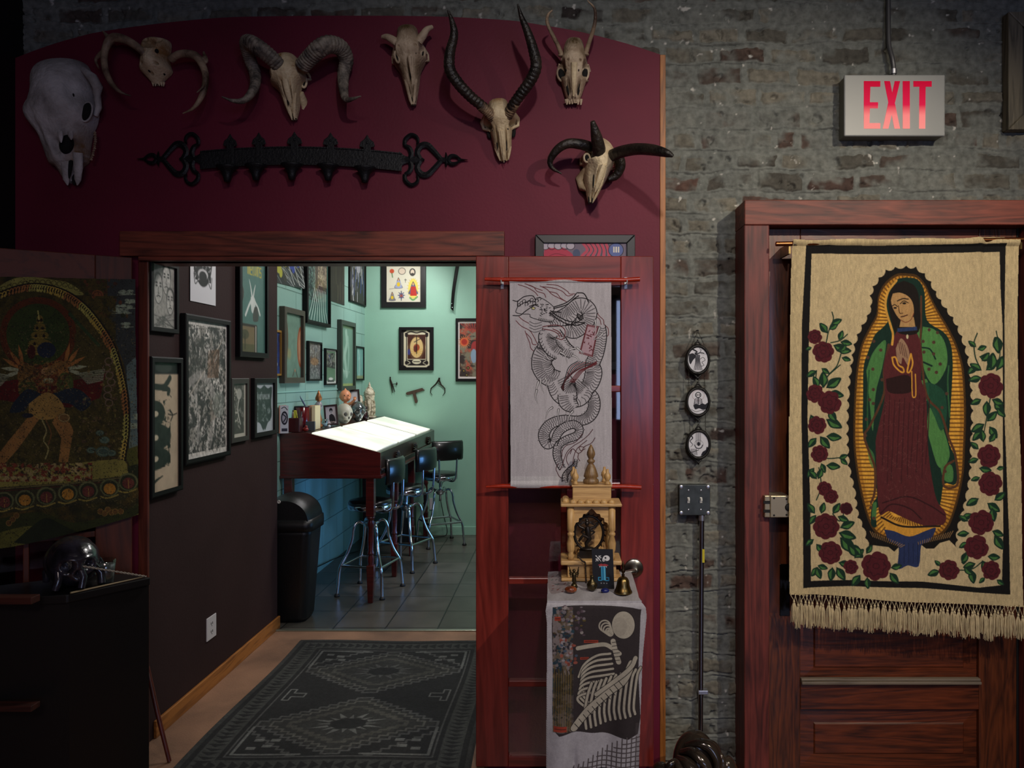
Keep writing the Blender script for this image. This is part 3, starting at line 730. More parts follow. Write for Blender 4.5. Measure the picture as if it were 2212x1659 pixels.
# ---- the second door, behind the tapestry, with its deep casing
ZF = 3.03; YF = ZF-D
YDo = -.035
def right_doorway():
    xo, xi, xr = xz(1608, ZF), xz(1662, ZF), xz(2214, ZF)
    zt, zh = hz(432, ZF), hz(486, ZF)
    m = MB(); m.box(xo, xi, YF, .06, -.1, zh); struct(m.build('trim_7', redwood_z, bevel=.004))
    m = MB(); m.box(xo, xr+.18, YF-.003, .06, zh, zt); struct(m.build('trim_8', redwood_x, bevel=.004))
    m = MB(); m.box(xr+.02, xr+.16, YF, .06, -.1, zh); struct(m.build('trim_9', redwood_z, bevel=.004))
    zd = YDo+D
    # door slab of stiles, rails and raised panels
    t = thing('door_3', 'old varnished panelled exit door behind the tapestry', 'door', ((xi+xr)/2, YDo, 0)); t['kind'] = 'structure'
    a, b = xi+.006, xz(2196, zd); s0, s1 = xz(1729, zd), xz(2115, zd)
    Zt = hz(494, zd)
    m = MB(); m.box(a, s0, YDo, YDo+.045, -.095, Zt); m.box(s1, b, YDo, YDo+.045, -.095, Zt); m.build('stile', old_wood, t, .003)
    rails = [(494, 548), (1474, 1533)]
    m = MB()
    for y0, y1 in rails: m.box(s0, s1, YDo, YDo+.045, hz(y1, zd), hz(y0, zd))
    m.box(s0, s1, YDo, YDo+.045, -.095, -.08)
    m.build('rail', old_wood_x, t, .003)
    m = MB()
    for z0, z1 in ((hz(1474, zd), hz(548, zd)), (-.08, hz(1533, zd))):
        m.box(s0, s1, YDo+.018, YDo+.032, z0, z1)
        e = .058
        # raised field with sloping shoulders
        A = [(s0+.004, z0+.004), (s1-.004, z0+.004), (s1-.004, z1-.004), (s0+.004, z1-.004)]
        B = [(s0+e, z0+e), (s1-e, z0+e), (s1-e, z1-e), (s0+e, z1-e)]
        vs = [(x, YDo+.016, z) for x, z in A]+[(x, YDo+.012, z) for x, z in B]+[(x, YDo+.006, z) for x, z in [(B[0][0]+.006, B[0][1]+.006), (B[1][0]-.006, B[1][1]+.006), (B[2][0]-.006, B[2][1]-.006), (B[3][0]+.006, B[3][1]-.006)]]
        fs = [(i, (i+1) % 4, 4+(i+1) % 4, 4+i) for i in range(4)]+[(4+i, 4+(i+1) % 4, 8+(i+1) % 4, 8+i) for i in range(4)]+[(8, 9, 10, 11)]
        m.add(vs, fs)
    m.build('panel', old_wood_x, t)
    m = MB(); z = hz(1474, zd); m.box(s0, s1, YDo-.022, YDo+.01, z-.002, z+.010); m.box(s0, s1, YDo-.014, YDo+.01, z+.010, z+.020)
    m.build('ledge', wood('weathered_ledge', rgb(70, 60, 52), rgb(120, 108, 92), 'x', 1, .45), t, .003)
    # rim lock
    k = thing('rim_lock', 'beige metal rim deadlock', None, (xz(1680, ZF-.03), YF, hz(1095, ZF))); del k['label']; k.parent = t; k.location = wloc(k)-wloc(t)
    beige = mat('satin_nickel_lock', rgb(168, 154, 128), .35, metal=.6)
    zl = ZF-.03; x0, x1 = xz(1650, zl), xz(1706, zl); z0, z1 = hz(1118, zl), hz(1071, zl)
    m = MB(); xa = xz(1664, zl)
    m.box(xa, x1, YF-.03, YDo+.002, z0, z1); m.build('lock_case', beige, k, .003)
    m = MB(); m.box(x0+.004, xa, YF-.028, YF-.001, z0, z1)
    m.build('strike', beige, k, .003)
    m = MB()
    for y in (1085, 1104): m.box(x0-.001, xa, YF-.031, YF-.027, hz(y+3, zl), hz(y-3, zl))
    for x, y in ((1672, 1076), (1672, 1113), (1699, 1078), (1699, 1112)): m.ball((xz(x, zl), YF-.031, hz(y, zl)), .004, 10, 6, (1, .4, 1))
    m.ball((xz(1704, zl), YF-.031, hz(1096, zl)), .016, 16, 8, (1, .4, 1))
    m.build('lock_bolt', black_paint, k)
    m = MB(); m.box(xz(1684, zd), xz(1706, zd), YDo-.004, YDo, hz(1330, zd), hz(1218, zd)); m.build('push_plate', mat('dark_glazed_plate', rgb(20, 16, 10), .12, metal=.5), t, .002)
    struct(bx('trim_10', black_paint, xz(2196, zd), xr+.02, YDo+.0, YDo+.05, -.1, zh))
    struct(bx('trim_11', black_paint, xi, xi+.005, YDo-.01, YDo+.05, -.1, zh))
right_doorway()

# ---- woven tapestry
ZTp = 2.985; YTp = ZTp-D
def tapestry():
    c = Cv(514, 802, 1.12, (192, 172, 130), 1702, 510)
    c.noise(.035, .012, 5, 3, .4); c.noise(.03, .5, 15, 2, .15)
    K = (14, 13, 13)
    def quad(p, col): c.poly(p, col)
    outer = [(1741, 530), (1900, 531), (2172, 526), (2168, 700), (2168, 900), (2178, 1150), (2181, 1283), (2130, 1279), (1990, 1269), (1840, 1265), (1737, 1271), (1735, 1100), (1731, 900), (1732, 700)]
    inner = [(1753, 548), (1900, 549), (2159, 544), (2160, 620), (2164, 700), (2164, 900), (2165, 1150), (2162, 1262), (2110, 1267), (1990, 1255), (1840, 1252), (1754, 1256), (1752, 1100), (1745, 900), (1749, 700)]
    quad(outer, K); quad(inner, (193, 173, 132))
    # black scalloped cloud around the glory
    Ls = [(1957, 574), (1925, 578), (1908, 586), (1890, 610), (1878, 632), (1878, 668), (1863, 695), (1845, 735), (1837, 780), (1831, 830), (1828, 900), (1828, 960), (1832, 1015), (1843, 1060), (1849, 1110), (1862, 1140), (1873, 1183)]
    Rs = [(1957, 574), (1984, 578), (2010, 605), (2026, 635), (2042, 660), (2064, 692), (2082, 735), (2094, 780), (2099, 830), (2101, 900), (2099, 960), (2097, 1020), (2091, 1060), (2080, 1110), (2070, 1140), (2068, 1184)]
    def scal(pts, amp, step):
        q = [np.array(a[:2], float) for a in spline(pts, 10)]; out = [tuple(q[0])]; acc = 0; last = q[0]
        segs = [q[0]]
        for p in q[1:]:
            acc += np.linalg.norm(p-last); last = p
            if acc >= step: segs.append(p); acc = 0
        segs.append(q[-1])
        for a, b in zip(segs[:-1], segs[1:]):
            d = b-a; n = np.array([-d[1], d[0]]); n = n/(np.linalg.norm(n)+1e-6)
            cen = np.array([1960, 880.]); 
            if np.dot(n, cen-(a+b)/2) < 0: n = -n
            out += [tuple(a), tuple(a+d*.25+n*amp*.75), tuple(a+d*.5+n*amp), tuple(a+d*.75+n*amp*.75)]
        out.append(tuple(segs[-1])); return out
    Lo = scal(Ls, 5.5, 21); Ro = scal(Rs, 5.5, 21)
    bot = [(2068, 1184), (2050, 1166), (2030, 1172), (2018, 1184), (2000, 1184), (1990, 1176), (1945, 1176), (1930, 1190), (1918, 1180), (1900, 1178), (1885, 1176), (1873, 1183)]
    c.poly(Lo+bot[::-1][1:-1]+Ro[::-1], (16, 13, 10))
    G = [(1957, 590), (1935, 592), (1910, 612), (1896, 640), (1892, 678), (1878, 705), (1860, 742), (1851, 785), (1846, 832), (1843, 900), (1843, 960), (1848, 1010), (1857, 1060), (1868, 1105), (1882, 1140), (1905, 1160), (1960, 1168), (2020, 1162), (2046, 1142), (2062, 1105), (2075, 1055), (2082, 1010), (2084, 960), (2086, 900), (2084, 832), (2079, 785), (2066, 742), (2048, 705), (2030, 675), (2012, 642), (2000, 615), (1980, 594)]
    c.spoly(G, (70, 46, 16), 4)
    G2 = [(1962+(x-1962)*.965, 880+(y-880)*.98) for x, y in G]; c.spoly(G2, (184, 128, 42), 4)
    G3 = [(1962+(x-1962)*.90, 880+(y-880)*.96) for x, y in G]; c.spoly(G3, (222, 164, 60), 4)
    q = spline(G2+[G2[0]], 40); last = None; acc = 0; k = 0
    for a in q:
        if last is not None: acc += math.hypot(a[0]-last[0], a[1]-last[1])
        last = a
        if acc > 7.8:
            acc = 0; ay = min(max(a[1], 690), 1060)
            d = np.array([1962-a[0], (ay-a[1])*.8]); d = d/np.linalg.norm(d)
            c.line([(a[0], a[1]), (a[0]+d[0]*46, a[1]+d[1]*46)], (112, 70, 22), 3.2, .9)
    # mantle
    GR = (78, 130, 68); GD = (16, 44, 34)
    mantle = [(1957, 599), (1936, 604), (1920, 622), (1913, 655), (1918, 690), (1905, 708), (1888, 724), (1873, 762), (1864, 795), (1863, 872), (1863, 934), (1873, 965), (1886, 995), (1889, 1040), (1893, 1070), (1882, 1090), (1880, 1130), (1892, 1135), (1900, 1090), (2020, 1090), (2032, 1085), (2040, 1045), (2064, 1045), (2068, 1000), (2050, 955), (2052, 919), (2057, 825), (2058, 778), (2054, 743), (2040, 718), (2010, 699), (2000, 680), (1997, 630), (1982, 604)]
    c.spoly(mantle, GD, 4)
    for p, al in (([(1870, 800), (1885, 760), (1912, 735), (1905, 790), (1890, 850), (1884, 930), (1878, 880)], .9),
                  ([(1994, 705), (2020, 712), (2042, 740), (2046, 790), (2020, 830), (1998, 800), (1992, 745)], 1), ([(1990, 822), (2004, 820), (2008, 850), (2000, 868), (1984, 856)], 1),
                  ([(2008, 880), (2022, 888), (2040, 930), (2052, 985), (2030, 1010), (2012, 960), (2004, 920)], 1), ([(2030, 1000), (2056, 1005), (2058, 1038), (2040, 1036)], .9),
                  ([(1870, 960), (1886, 980), (1888, 1010), (1878, 1000)], .7), ([(1884, 1085), (1892, 1085), (1890, 1120), (1882, 1115)], .8), ([(1984, 700), (1992, 700), (1990, 745), (1978, 780), (1980, 740)], 1)):
        c.spoly(p, GR, 5, al)
    c.sline([(2052, 900), (2048, 830), (2050, 790)], (50, 96, 56), 3); c.sline([(1872, 930), (1873, 850), (1876, 800)], (40, 84, 48), 3)
    c.sline([(1990, 750), (2010, 754), (2022, 775)], GD, 3.4); c.sline([(1996, 782), (2014, 790)], GD, 4)
    c.spoly([(1994, 830), (2008, 826), (2040, 845), (2046, 900), (2034, 930), (2020, 900), (2002, 860)], (28, 74, 52), 5, .9)
    rr = random.Random(2)
    for x, y in ((1995, 737), (2018, 739), (1997, 760), (2018, 764), (2032, 786), (2008, 797), (2024, 804), (1886, 737), (1873, 772), (1884, 797), (1904, 820), (1885, 841), (1877, 863), (1885, 871), (1901, 756), (1919, 745), (2008, 712), (2026, 718), (1870, 905), (1868, 940), (2036, 880), (2046, 850), (1880, 1095), (1886, 1118), (2042, 1018)):
        c.ell(x, y, 3.6, 3.6, (78, 54, 42))
    # brown hem of the mantle
    BR = (86, 54, 34)
    c.sline([(1990, 640), (1990, 700), (1988, 735), (1975, 775)], BR, 4.5); c.sline([(1988, 738), (2002, 850), (2032, 890), (2050, 945), (2064, 985), (2068, 1045), (2040, 1050), (2042, 1010), (2060, 995)], BR, 5)
    c.sline([(1918, 745), (1908, 800), (1908, 850), (1880, 915), (1866, 940), (1876, 975), (1888, 1010), (1888, 1060), (1880, 1085)], BR, 5)
    # dress
    MA = (84, 34, 36)
    dress = [(1936, 716), (1978, 716), (1992, 762), (1991, 818), (2002, 856), (2005, 950), (2011, 1013), (2024, 1079), (2043, 1108), (2038, 1132), (2005, 1136), (1971, 1126), (1940, 1112), (1918, 1103), (1900, 1111), (1895, 1085), (1892, 1026), (1890, 960), (1893, 934), (1910, 856), (1907, 790), (1924, 740)]
    c.spoly(dress, MA, 4)
    c.spoly([(1912, 818), (1962, 810), (1970, 842), (1950, 850), (1918, 846)], (40, 18, 18), 5)
    for k in range(10):
        x = 1902+k*11; c.sline([(x+8, 860+rr.uniform(-8, 10)), (x+5, 930), (x+rr.uniform(-2, 3), 1000+rr.uniform(0, 60))], (56, 20, 24), 2.2, 5, .8)
    c.sline([(1905, 1085), (1960, 1072), (2010, 1092), (2040, 1112)], (50, 18, 22), 3); c.sline([(1900, 1108), (1925, 1088), (1965, 1098), (1990, 1120)], (50, 18, 22), 3)
    for k in range(150):
        x, y = rr.uniform(1900, 2004), rr.uniform(862, 1085)
        c.line([(x, y), (x+rr.uniform(-5, 5), y+rr.uniform(-4, 4)), (x+rr.uniform(-7, 7), y+rr.uniform(-7, 7))], (124, 82, 74), .8, .5)
    # head, hair, hood lining
    c.sline([(1936, 606), (1918, 630), (1912, 662), (1922, 700), (1928, 722), (1926, 744)], (204, 150, 62), 5)
    c.spoly([(1952, 606), (1930, 618), (1918, 648), (1924, 690), (1934, 720), (1938, 700), (1942, 720), (1985, 716), (1986, 650), (1976, 618)], (24, 18, 14), 5)
    c.spoly([(1928, 634), (1944, 632), (1962, 640), (1972, 655), (1974, 678), (1966, 690), (1955, 696), (1940, 686), (1929, 668), (1924, 650)], (178, 138, 88), 6)
    c.poly([(1946, 690), (1974, 684), (1978, 706), (1942, 706)], (176, 138, 88))
    c.sline([(1938, 650), (1950, 645), (1962, 646)], (34, 22, 14), 2.2, 4); c.sline([(1944, 656), (1952, 650), (1962, 654)], (34, 22, 14), 1.6); c.ell(1953, 655, 4, 2.2, (30, 20, 14)); c.sline([(1925, 662), (1932, 658), (1938, 662)], (34, 22, 14), 1.8); c.ell(1933, 665, 3.4, 2, (30, 20, 14))
    c.sline([(1940, 660), (1943, 676), (1950, 676)], (60, 36, 20), 1.5, 3); c.sline([(1946, 684), (1952, 683), (1960, 680)], (60, 24, 18), 2.2, 3)
    c.sline([(1944, 690), (1956, 696), (1968, 690), (1974, 676)], (120, 60, 40), 1.5)
    c.poly([(1938, 709), (1981, 705), (1982, 713), (1938, 717)], (40, 56, 92)); c.ell(1960, 727, 2.6, 5, (206, 196, 150))
    # hands, cuffs, sash ribbon
    c.spoly([(1934, 752), (1944, 732), (1952, 735), (1962, 752), (1966, 775), (1962, 790), (1950, 772), (1946, 786), (1937, 775)], (150, 118, 92), 5)
    for k in range(4): c.line([(1940+k*4.4, 736+k*3), (1945+k*5, 764+k*3)], (70, 34, 30), 1.1)
    for q_ in ([(1926, 772), (1930, 788), (1944, 802), (1952, 803), (1950, 794), (1940, 788), (1934, 772), (1926, 772)], [(1968, 764), (1972, 784), (1966, 802), (1960, 803), (1962, 790), (1968, 764)]): c.sline(q_, (206, 148, 54), 3.6, 5)
    c.sline([(1970, 802), (1971, 850), (1975, 858), (1979, 850), (1978, 808)], (206, 148, 54), 2.6)
    # plain gold base and a blue plinth cloth
    c.spoly([(1900, 1114), (1925, 1120), (1965, 1134), (2010, 1136), (2030, 1134), (2012, 1152), (1964, 1160), (1918, 1146)], (206, 148, 54), 5)
    c.sline([(1902, 1116), (1950, 1136), (2030, 1136)], (34, 24, 16), 4)
    c.spoly([(1908, 1142), (1930, 1146), (1964, 1158), (2000, 1146), (2022, 1140), (2008, 1168), (1990, 1178), (1984, 1222), (1960, 1220), (1938, 1226), (1940, 1180), (1918, 1166)], (38, 50, 88), 4)
    for k in range(5): c.line([(1942+k*10, 1172), (1942+k*10, 1216)], (26, 36, 66), 1.6)
    for k in range(16): c.line([(1878+k*5, 1146+k*2), (1884+k*4, 1158+k*1.5)], (150, 116, 74), 1.4); c.line([(2058-k*5, 1146+k*1.6), (2050-k*4.4, 1160+k)], (150, 116, 74), 1.4)
    # roses and leaves
    def leaf(x, y, a, L):
        L *= 1.3; dx, dy = math.cos(a)*L, math.sin(a)*L; nx, ny = -dy*.28, dx*.28
        c.spoly([(x, y), (x+dx*.45+nx, y+dy*.45+ny), (x+dx, y+dy), (x+dx*.45-nx, y+dy*.45-ny)], (20, 48, 34), 4)
        c.spoly([(x+dx*.15, y+dy*.15), (x+dx*.5+nx*.7, y+dy*.5+ny*.7), (x+dx*.85, y+dy*.85), (x+dx*.45, y+dy*.45)], (66, 112, 56), 4)
    def rose(x, y, r):
        for k in range(7):
            leaf_ok = None
        for k in range(8):
            a = k*PI/4+rr.uniform(-.2, .2); c.ell(x+math.cos(a)*r*.62, y+math.sin(a)*r*.62, r*.44, r*.44, (80, 24, 32))
        c.ell(x, y, r*.75, r*.75, (80, 24, 32))
        for k in range(7):
            a = k*PI*2/7+rr.uniform(-.3, .3); cx_, cy_ = x+math.cos(a)*r*.42, y+math.sin(a)*r*.42
            c.sline([(cx_+math.cos(a+1.4)*r*.3, cy_+math.sin(a+1.4)*r*.3), (cx_+math.cos(a)*r*.32, cy_+math.sin(a)*r*.32), (cx_+math.cos(a-1.4)*r*.3, cy_+math.sin(a-1.4)*r*.3)], (44, 10, 18), 1.2, 4)
        c.ring(x, y, r*.22, r*.2, (44, 10, 18), 1.2)
    SG = (20, 48, 34)
    for s_ in ([(1784, 745), (1790, 715), (1800, 690), (1797, 674)], [(1795, 740), (1815, 735), (1830, 722)], [(1775, 840), (1790, 810), (1808, 790), (1818, 760)], [(1788, 812), (1815, 788)], [(1765, 800), (1760, 840)], [(1770, 985), (1790, 990), (1815, 988)], [(1765, 1080), (1775, 1050), (1770, 1010)], [(2112, 790), (2104, 770), (2102, 740), (2108, 720)], [(2150, 800), (2158, 760), (2150, 715)], [(2137, 860), (2130, 900), (2120, 950)], [(2060, 1230), (2095, 1228), (2120, 1210)], [(1800, 1110), (1815, 1125), (1826, 1100)]): c.sline(s_, SG, 2.4)
    lv = [(1790, 712, -.6, 20), (1788, 720, -2.2, 22), (1795, 700, -.4, 20), (1812, 735, -1.2, 18), (1815, 738, .2, 20), (1800, 745, .4, 26), (1808, 755, .1, 24), (1755, 750, 2.8, 12), (1765, 800, 2.6, 20), (1775, 795, .6, 16), (1815, 760, -.9, 16), (1818, 772, .3, 16), (1780, 838, -1.6, 28), (1785, 838, -.6, 30), (1790, 848, .2, 26), (1790, 858, .9, 22), (1770, 838, -2.0, 22), (1752, 895, 1.2, 24), (1785, 905, .5, 30), (1765, 905, 2.2, 20), (1790, 885, 1.0, 24), (1765, 945, 2.3, 22), (1772, 942, .9, 26), (1785, 942, .1, 26), (1775, 1000, 1.2, 18), (1812, 990, -.4, 16), (1815, 990, .7, 16), (1760, 1010, 2.2, 20), (1785, 1005, .1, 24), (1766, 1035, -2.3, 20), (1768, 1035, -1.2, 20), (1762, 1110, -2.2, 22), (1765, 1112, 2.2, 20), (1775, 1110, -1.3, 20), (1800, 1110, -1.0, 22), (1810, 1115, .4, 20), (1815, 1140, -.4, 26), (1812, 1150, .3, 30), (1815, 1160, .8, 36), (1830, 1175, .7, 34), (1760, 1165, 2.5, 18), (1765, 1175, .9, 20), (1770, 1225, 2.2, 20), (1765, 1225, 1.2, 22), (1768, 1222, .3, 18), (1800, 1225, 1.7, 24), (1808, 1225, 1.0, 26), (1812, 1215, .2, 22), (1845, 1205, -.8, 22), (1860, 1200, -2.2, 20), (1870, 1195, -1.0, 18), (1858, 1240, 2.2, 24), (1872, 1245, 1.5, 20), (1920, 1235, .9, 24), (1922, 1225, -.2, 20),
          (2106, 750, -2.4, 16), (2108, 755, -.3, 18), (2112, 770, .2, 22), (2108, 790, 2.4, 20), (2118, 780, -.8, 20), (2118, 800, -2.6, 22), (2128, 800, -.7, 24), (2140, 800, -1.5, 30), (2152, 800, -1.2, 26), (2118, 815, 2.9, 22), (2155, 760, -1.8, 26), (2152, 725, 1.5, 30), (2118, 862, 2.7, 20), (2130, 865, 1.6, 26), (2145, 865, .9, 26), (2140, 862, .4, 22), (2150, 880, .8, 22), (2130, 910, -.8, 24), (2125, 915, 2.6, 26), (2135, 920, 1.0, 24), (2118, 930, 2.3, 22), (2122, 955, -1.7, 22), (2135, 955, -1.0, 20), (2112, 970, -2.4, 18), (2112, 990, 2.8, 18), (2112, 1010, .2, 22), (2150, 1012, -.2, 14), (2115, 1030, 2.8, 16), (2112, 1075, 2.6, 24), (2130, 1085, .6, 26), (2145, 1080, -.6, 24), (2140, 1095, 1.4, 24), (2098, 1108, 2.6, 20), (2090, 1125, -2.6, 18), (2092, 1150, 3.0, 20), (2140, 1145, .4, 22), (2145, 1155, 1.0, 28), (2090, 1170, 2.6, 18), (2085, 1190, 1.8, 22), (2130, 1200, .1, 22), (2118, 1208, 1.1, 26), (2105, 1215, 2.8, 22), (2095, 1228, 1.4, 24), (2080, 1222, .8, 20), (2075, 1215, -1.0, 20), (2030, 1232, 2.8, 22), (2032, 1222, -2.4, 14), (2150, 1250, .6, 16), (2125, 1245, 2.4, 14)]
    for l in lv: leaf(*l)
    for x, y, r in ((1761, 727, 15), (1779, 760, 22), (1762, 850, 19), (1793, 869, 24), (1766, 918, 19), (1771, 980, 18), (1782, 1055, 15), (1796, 1072, 15), (1828, 1098, 13), (1786, 1137, 27), (1795, 1194, 24), (1838, 1224, 15), (1891, 1221, 30), (2138, 833, 26), (2134, 984, 24), (2137, 1044, 25), (2117, 1127, 26), (2107, 1180, 25), (2138, 1230, 20), (2049, 1230, 21)): rose(x, y, r)
    c.ell(1829, 1098, 12, 11, (50, 16, 24), .7)
    c.noise(.05, .35, 44, 3, .3); c.noise(.03, 1.1, 12, 2)
    n_ = Vector((0, 1, 0)); p0 = (0, YTp, 0)
    def fn(u, v):
        x = 1702+u*514; y = 510+v*802
        X, Y, Z = ray_plane(x, y, p0, (0, 1, 0))
        f = .006*np.sin((x-1700)/40.)*np.clip((y-560)/200, 0, 1)
        f += -.010*np.exp(-((x-1790+ (y-560)*.01)/14)**2)*np.exp(-(y-540)/160.) - .013*np.exp(-((x-2112)/12)**2)*np.exp(-(y-540)/220.)+.008*np.exp(-((x-2128)/12)**2)*np.exp(-(y-540)/260.)
        f += -.012*np.exp(-((x-1722)/16)**2)*.6
        f += .008*np.sin(x/90.+1)*np.clip((y-1000)/300, 0, 1)
        s = np.clip((y-512)/20, 0, 1); f += -.012*np.sin(s*PI)*(y < 532)
        f += .0012*(vnoise(x/3, y/9, 3)-.5)
        return X, Y+f, Z
    V, U = np.mgrid[0:c.h, 0:c.w].astype(float); x = 1702+U/c.s; y = 510+V/c.s
    lft = 1709-3*np.sin((y-540)/760*PI)-2*(y > 900)+(y < 600)*(600-y)*.03; rgt = 2199+np.clip((y-900)/400, 0, 1)*14-2*np.sin(y/90)
    tp = 520-(x-1710)/490*7+1.5*np.sin(x/23.); bt = 1283+(x-1706)/506*27+2*np.sin(x/50)
    mk = (x > lft) & (x < rgt) & (y > tp) & (y < bt)
    t = thing('tapestry', 'cream woven tapestry of a robed praying woman framed by roses', 'tapestry', P(1955, 520, ZTp))
    canvas_mesh('woven_cloth', c, fn, paintmat('woven_cotton', .9, .22, 1100, bumpd=.0010), t, mk)
    # knotted fringe
    cream = mat('cream_cotton_cord', rgb(204, 186, 146), .9, noise=.25, nscale=30)
    r2 = random.Random(8); n = 60
    for k in range(n):
        x = 1710+(k+.5)*500/n+r2.uniform(-1.5, 1.5); yb = 1283+(x-1706)/506*27
        m = MB(); kx, ky = x+r2.uniform(-2, 2), yb+19+r2.uniform(-4, 5)
        yy = YTp-.002+r2.uniform(-.004, .003); zz = yy+D
        def Q(a, b, dy=0): return P(a, b, zz)+Vector((0, dy, 0))
        for sx in (-5, 5):
            m.tube([Q(x+sx, yb-2), Q(x+sx*.9, yb+4), Q(kx+sx*.3, ky-5), Q(kx, ky)], .0014, 5)
            m.ball(Q(x+sx, yb+2), .0028, 6, 4)
        m.ball(Q(kx, ky), .0048, 8, 6, (1, 1, 1.3))
        Lg = 50+r2.uniform(-5, 5)
        for j in range(11):
            a = (j-5)/5; bx_ = kx+a*5.5+r2.uniform(-1.5, 1.5); dd = r2.uniform(-.005, .005)
            m.tube([Q(kx+a*1.2, ky+1), Q(kx+a*4.4, ky+12, dd), Q(kx+a*5+r2.uniform(-1, 1), ky+Lg*.6, dd), Q(bx_, ky+Lg+r2.uniform(-4, 3), dd*1.3)], [.0014, .0016, .0014, .0011], 5)
        m.build('tassel', cream, t)
    # rod
    copper = mat('copper_pipe', rgb(168, 104, 62), .3, metal=1.0)
    rd = thing('curtain_rod', 'copper pipe rod carrying the woven tapestry', 'rod', P(1676, 524, ZTp))
    MB().tube([P(1676, 527, ZTp), P(2240, 517, ZTp)], .0095, 16).build('rod', copper, rd)
    MB().tube([P(1713, 526, ZTp), P(1721, 526, ZTp)], .013, 16).build('collar', steel, rd)
    for x, y in ((1706, 532), (2206, 522)): p = P(x, y, ZTp); bx('bracket', brass, p.x-.004, p.x+.004, YTp, YDo+.004, p.z-.03, p.z+.012, rd)
tapestry()

# ---- exit sign with its conduit
def exit_sign():
    zf = 3.115; yf = zf-D
    x0, x1 = xz(1824, zf), xz(2042, zf); z0, z1 = hz(294, zf), hz(161, zf)
    t = thing('exit_sign', 'white boxed exit sign with glowing red letters on the brick', 'sign', ((x0+x1)/2, .03, z0))
    sh = mat('off_white_enamel', rgb(146, 148, 146), .4, noise=.06, nscale=4); rl = mat('sign_back_box', rgb(104, 104, 92), .5)
    m = MB().box(x0+.004, x1-.004, yf+.006, .055, z0+.002, z1-.004); m.build('back_box', rl, t, .004)
    # front plate with letter openings: plate in front of a lit red lens
    def gl(ch):
        w = 37
        if ch == 'E': return [(0, 0), (36, 0), (36, 13), (14, 13), (13, 50), (31, 50), (31, 64), (13, 64), (12, 99), (36, 99), (36, 112), (0, 112)], 40
        if ch == 'X': return [(0, 0), (15, 0), (21, 28), (28, 0), (42, 0), (28, 52), (42, 112), (27, 112), (20, 78), (11, 112), (-4, 112), (11, 50)], 45
        if ch == 'I': return [(0, 0), (15, 0), (15, 112), (0, 112)], 22
        return [(-4, 0), (41, 0), (41, 13), (26, 13), (25, 112), (10, 112), (11, 13), (-4, 13)], 40
    plate = MB(); plate.box(x0, x1, yf, yf+.012, z0, z1); plate.build('face_plate', sh, t, .005)
    # red lens letters set into the face, brightness from the tubes behind their lower half
    m_red = bpy.data.materials.new('lit_red_lens'); m_red.use_nodes = True; nt = m_red.node_tree; N = nt.nodes; Lk = nt.links; b = N['Principled BSDF']
    b.inputs['Base Color'].default_value = rgb(60, 2, 10); b.inputs['Roughness'].default_value = .6; b.inputs['Specular IOR Level'].default_value = .05
    tc = N.new('ShaderNodeTexCoord'); sp = N.new('ShaderNodeSeparateXYZ'); Lk.new(tc.outputs['Generated'], sp.inputs[0])
    r = N.new('ShaderNodeValToRGB'); cr = r.color_ramp; cr.elements[0].position = 0.05; cr.elements[0].color = (1.0, .30, .26, 1); cr.elements[1].position = 1.0; cr.elements[1].color = (.50, .002, .028, 1)
    e = cr.elements.new(.28); e.color = (1.0, .26, .24, 1); e = cr.elements.new(.5); e.color = (.70, .012, .06, 1)
    Lk.new(sp.outputs[2], r.inputs[0]); Lk.new(r.outputs[0], b.inputs['Emission Color']); b.inputs['Emission Strength'].default_value = .9
    rim = mat('letter_edge', rgb(190, 60, 70), .5)
    xs = {'E': (1866, .98), 'X': (1910, .81), 'I': (1950, 1), 'T': (1976.5, .87)}; 
    for ch in 'EXIT':
        g, w = gl(ch)
        pts = [(xz(xs[ch][0]+a*xs[ch][1], zf), hz(175.5+b_*.915, zf)) for a, b_ in g]
        MB().ext(pts, lambda a, b_, d: (a, yf-.002+d, b_), .004).build('letter', m_red, t)
    p = [P(1919, -30, 3.165), P(1919, 40, 3.165), P(1920, 95, 3.16), P(1927, 125, 3.15), P(1930, 145, 3.15), P(1930, 165, 3.15)]
    cd = thing('conduit', 'bent grey pipe running down to the exit sign', 'pipe', p[-1])
    q = [tuple(a) for a in spline(p, 6)]
    MB().tube(q, .0098, 14).build('pipe', mat('painted_conduit', rgb(92, 92, 94), .4, metal=.5), cd)
    MB().tube([P(1930, 150, 3.15), P(1930, 160, 3.15)], .014, 14).build('connector', zinc, cd)
exit_sign()

# ---- rustic frame cut off at the right edge
def edge_frame():
    zf = 3.16; yf = zf-D
    gw = wood('rustic_grey_frame', rgb(50, 46, 38), rgb(112, 104, 86), 'z', 1.2, .6)
    t = thing('picture_frame', 'rough grey wooden frame hung high at the edge of the brick', 'picture', P(2260, 283, 3.187))
    x0, x1, z0, z1 = xz(2172, zf), xz(2400, zf), hz(283, zf), hz(30, zf); w = .062
    m = MB()
    for q in (((x0, z0), (x0+w, z0+w), (x0+w, z1-w), (x0, z1)), ((x0, z0), (x1, z0), (x1-w, z0+w), (x0+w, z0+w)), ((x1, z0), (x1, z1), (x1-w, z1-w), (x1-w, z0+w)), ((x0, z1), (x0+w, z1-w), (x1-w, z1-w), (x1, z1))):
        m.ext(list(q), lambda a, b, d: (a, yf-.02+d, b), .045)
    m.build('frame', gw, t, .005)
    bx('backing', mat('dark_mount', rgb(70, 66, 58), .8), x0+w-.005, x1-w+.005, yf, yf+.012, z0+w-.005, z1-w+.005, t)
edge_frame()

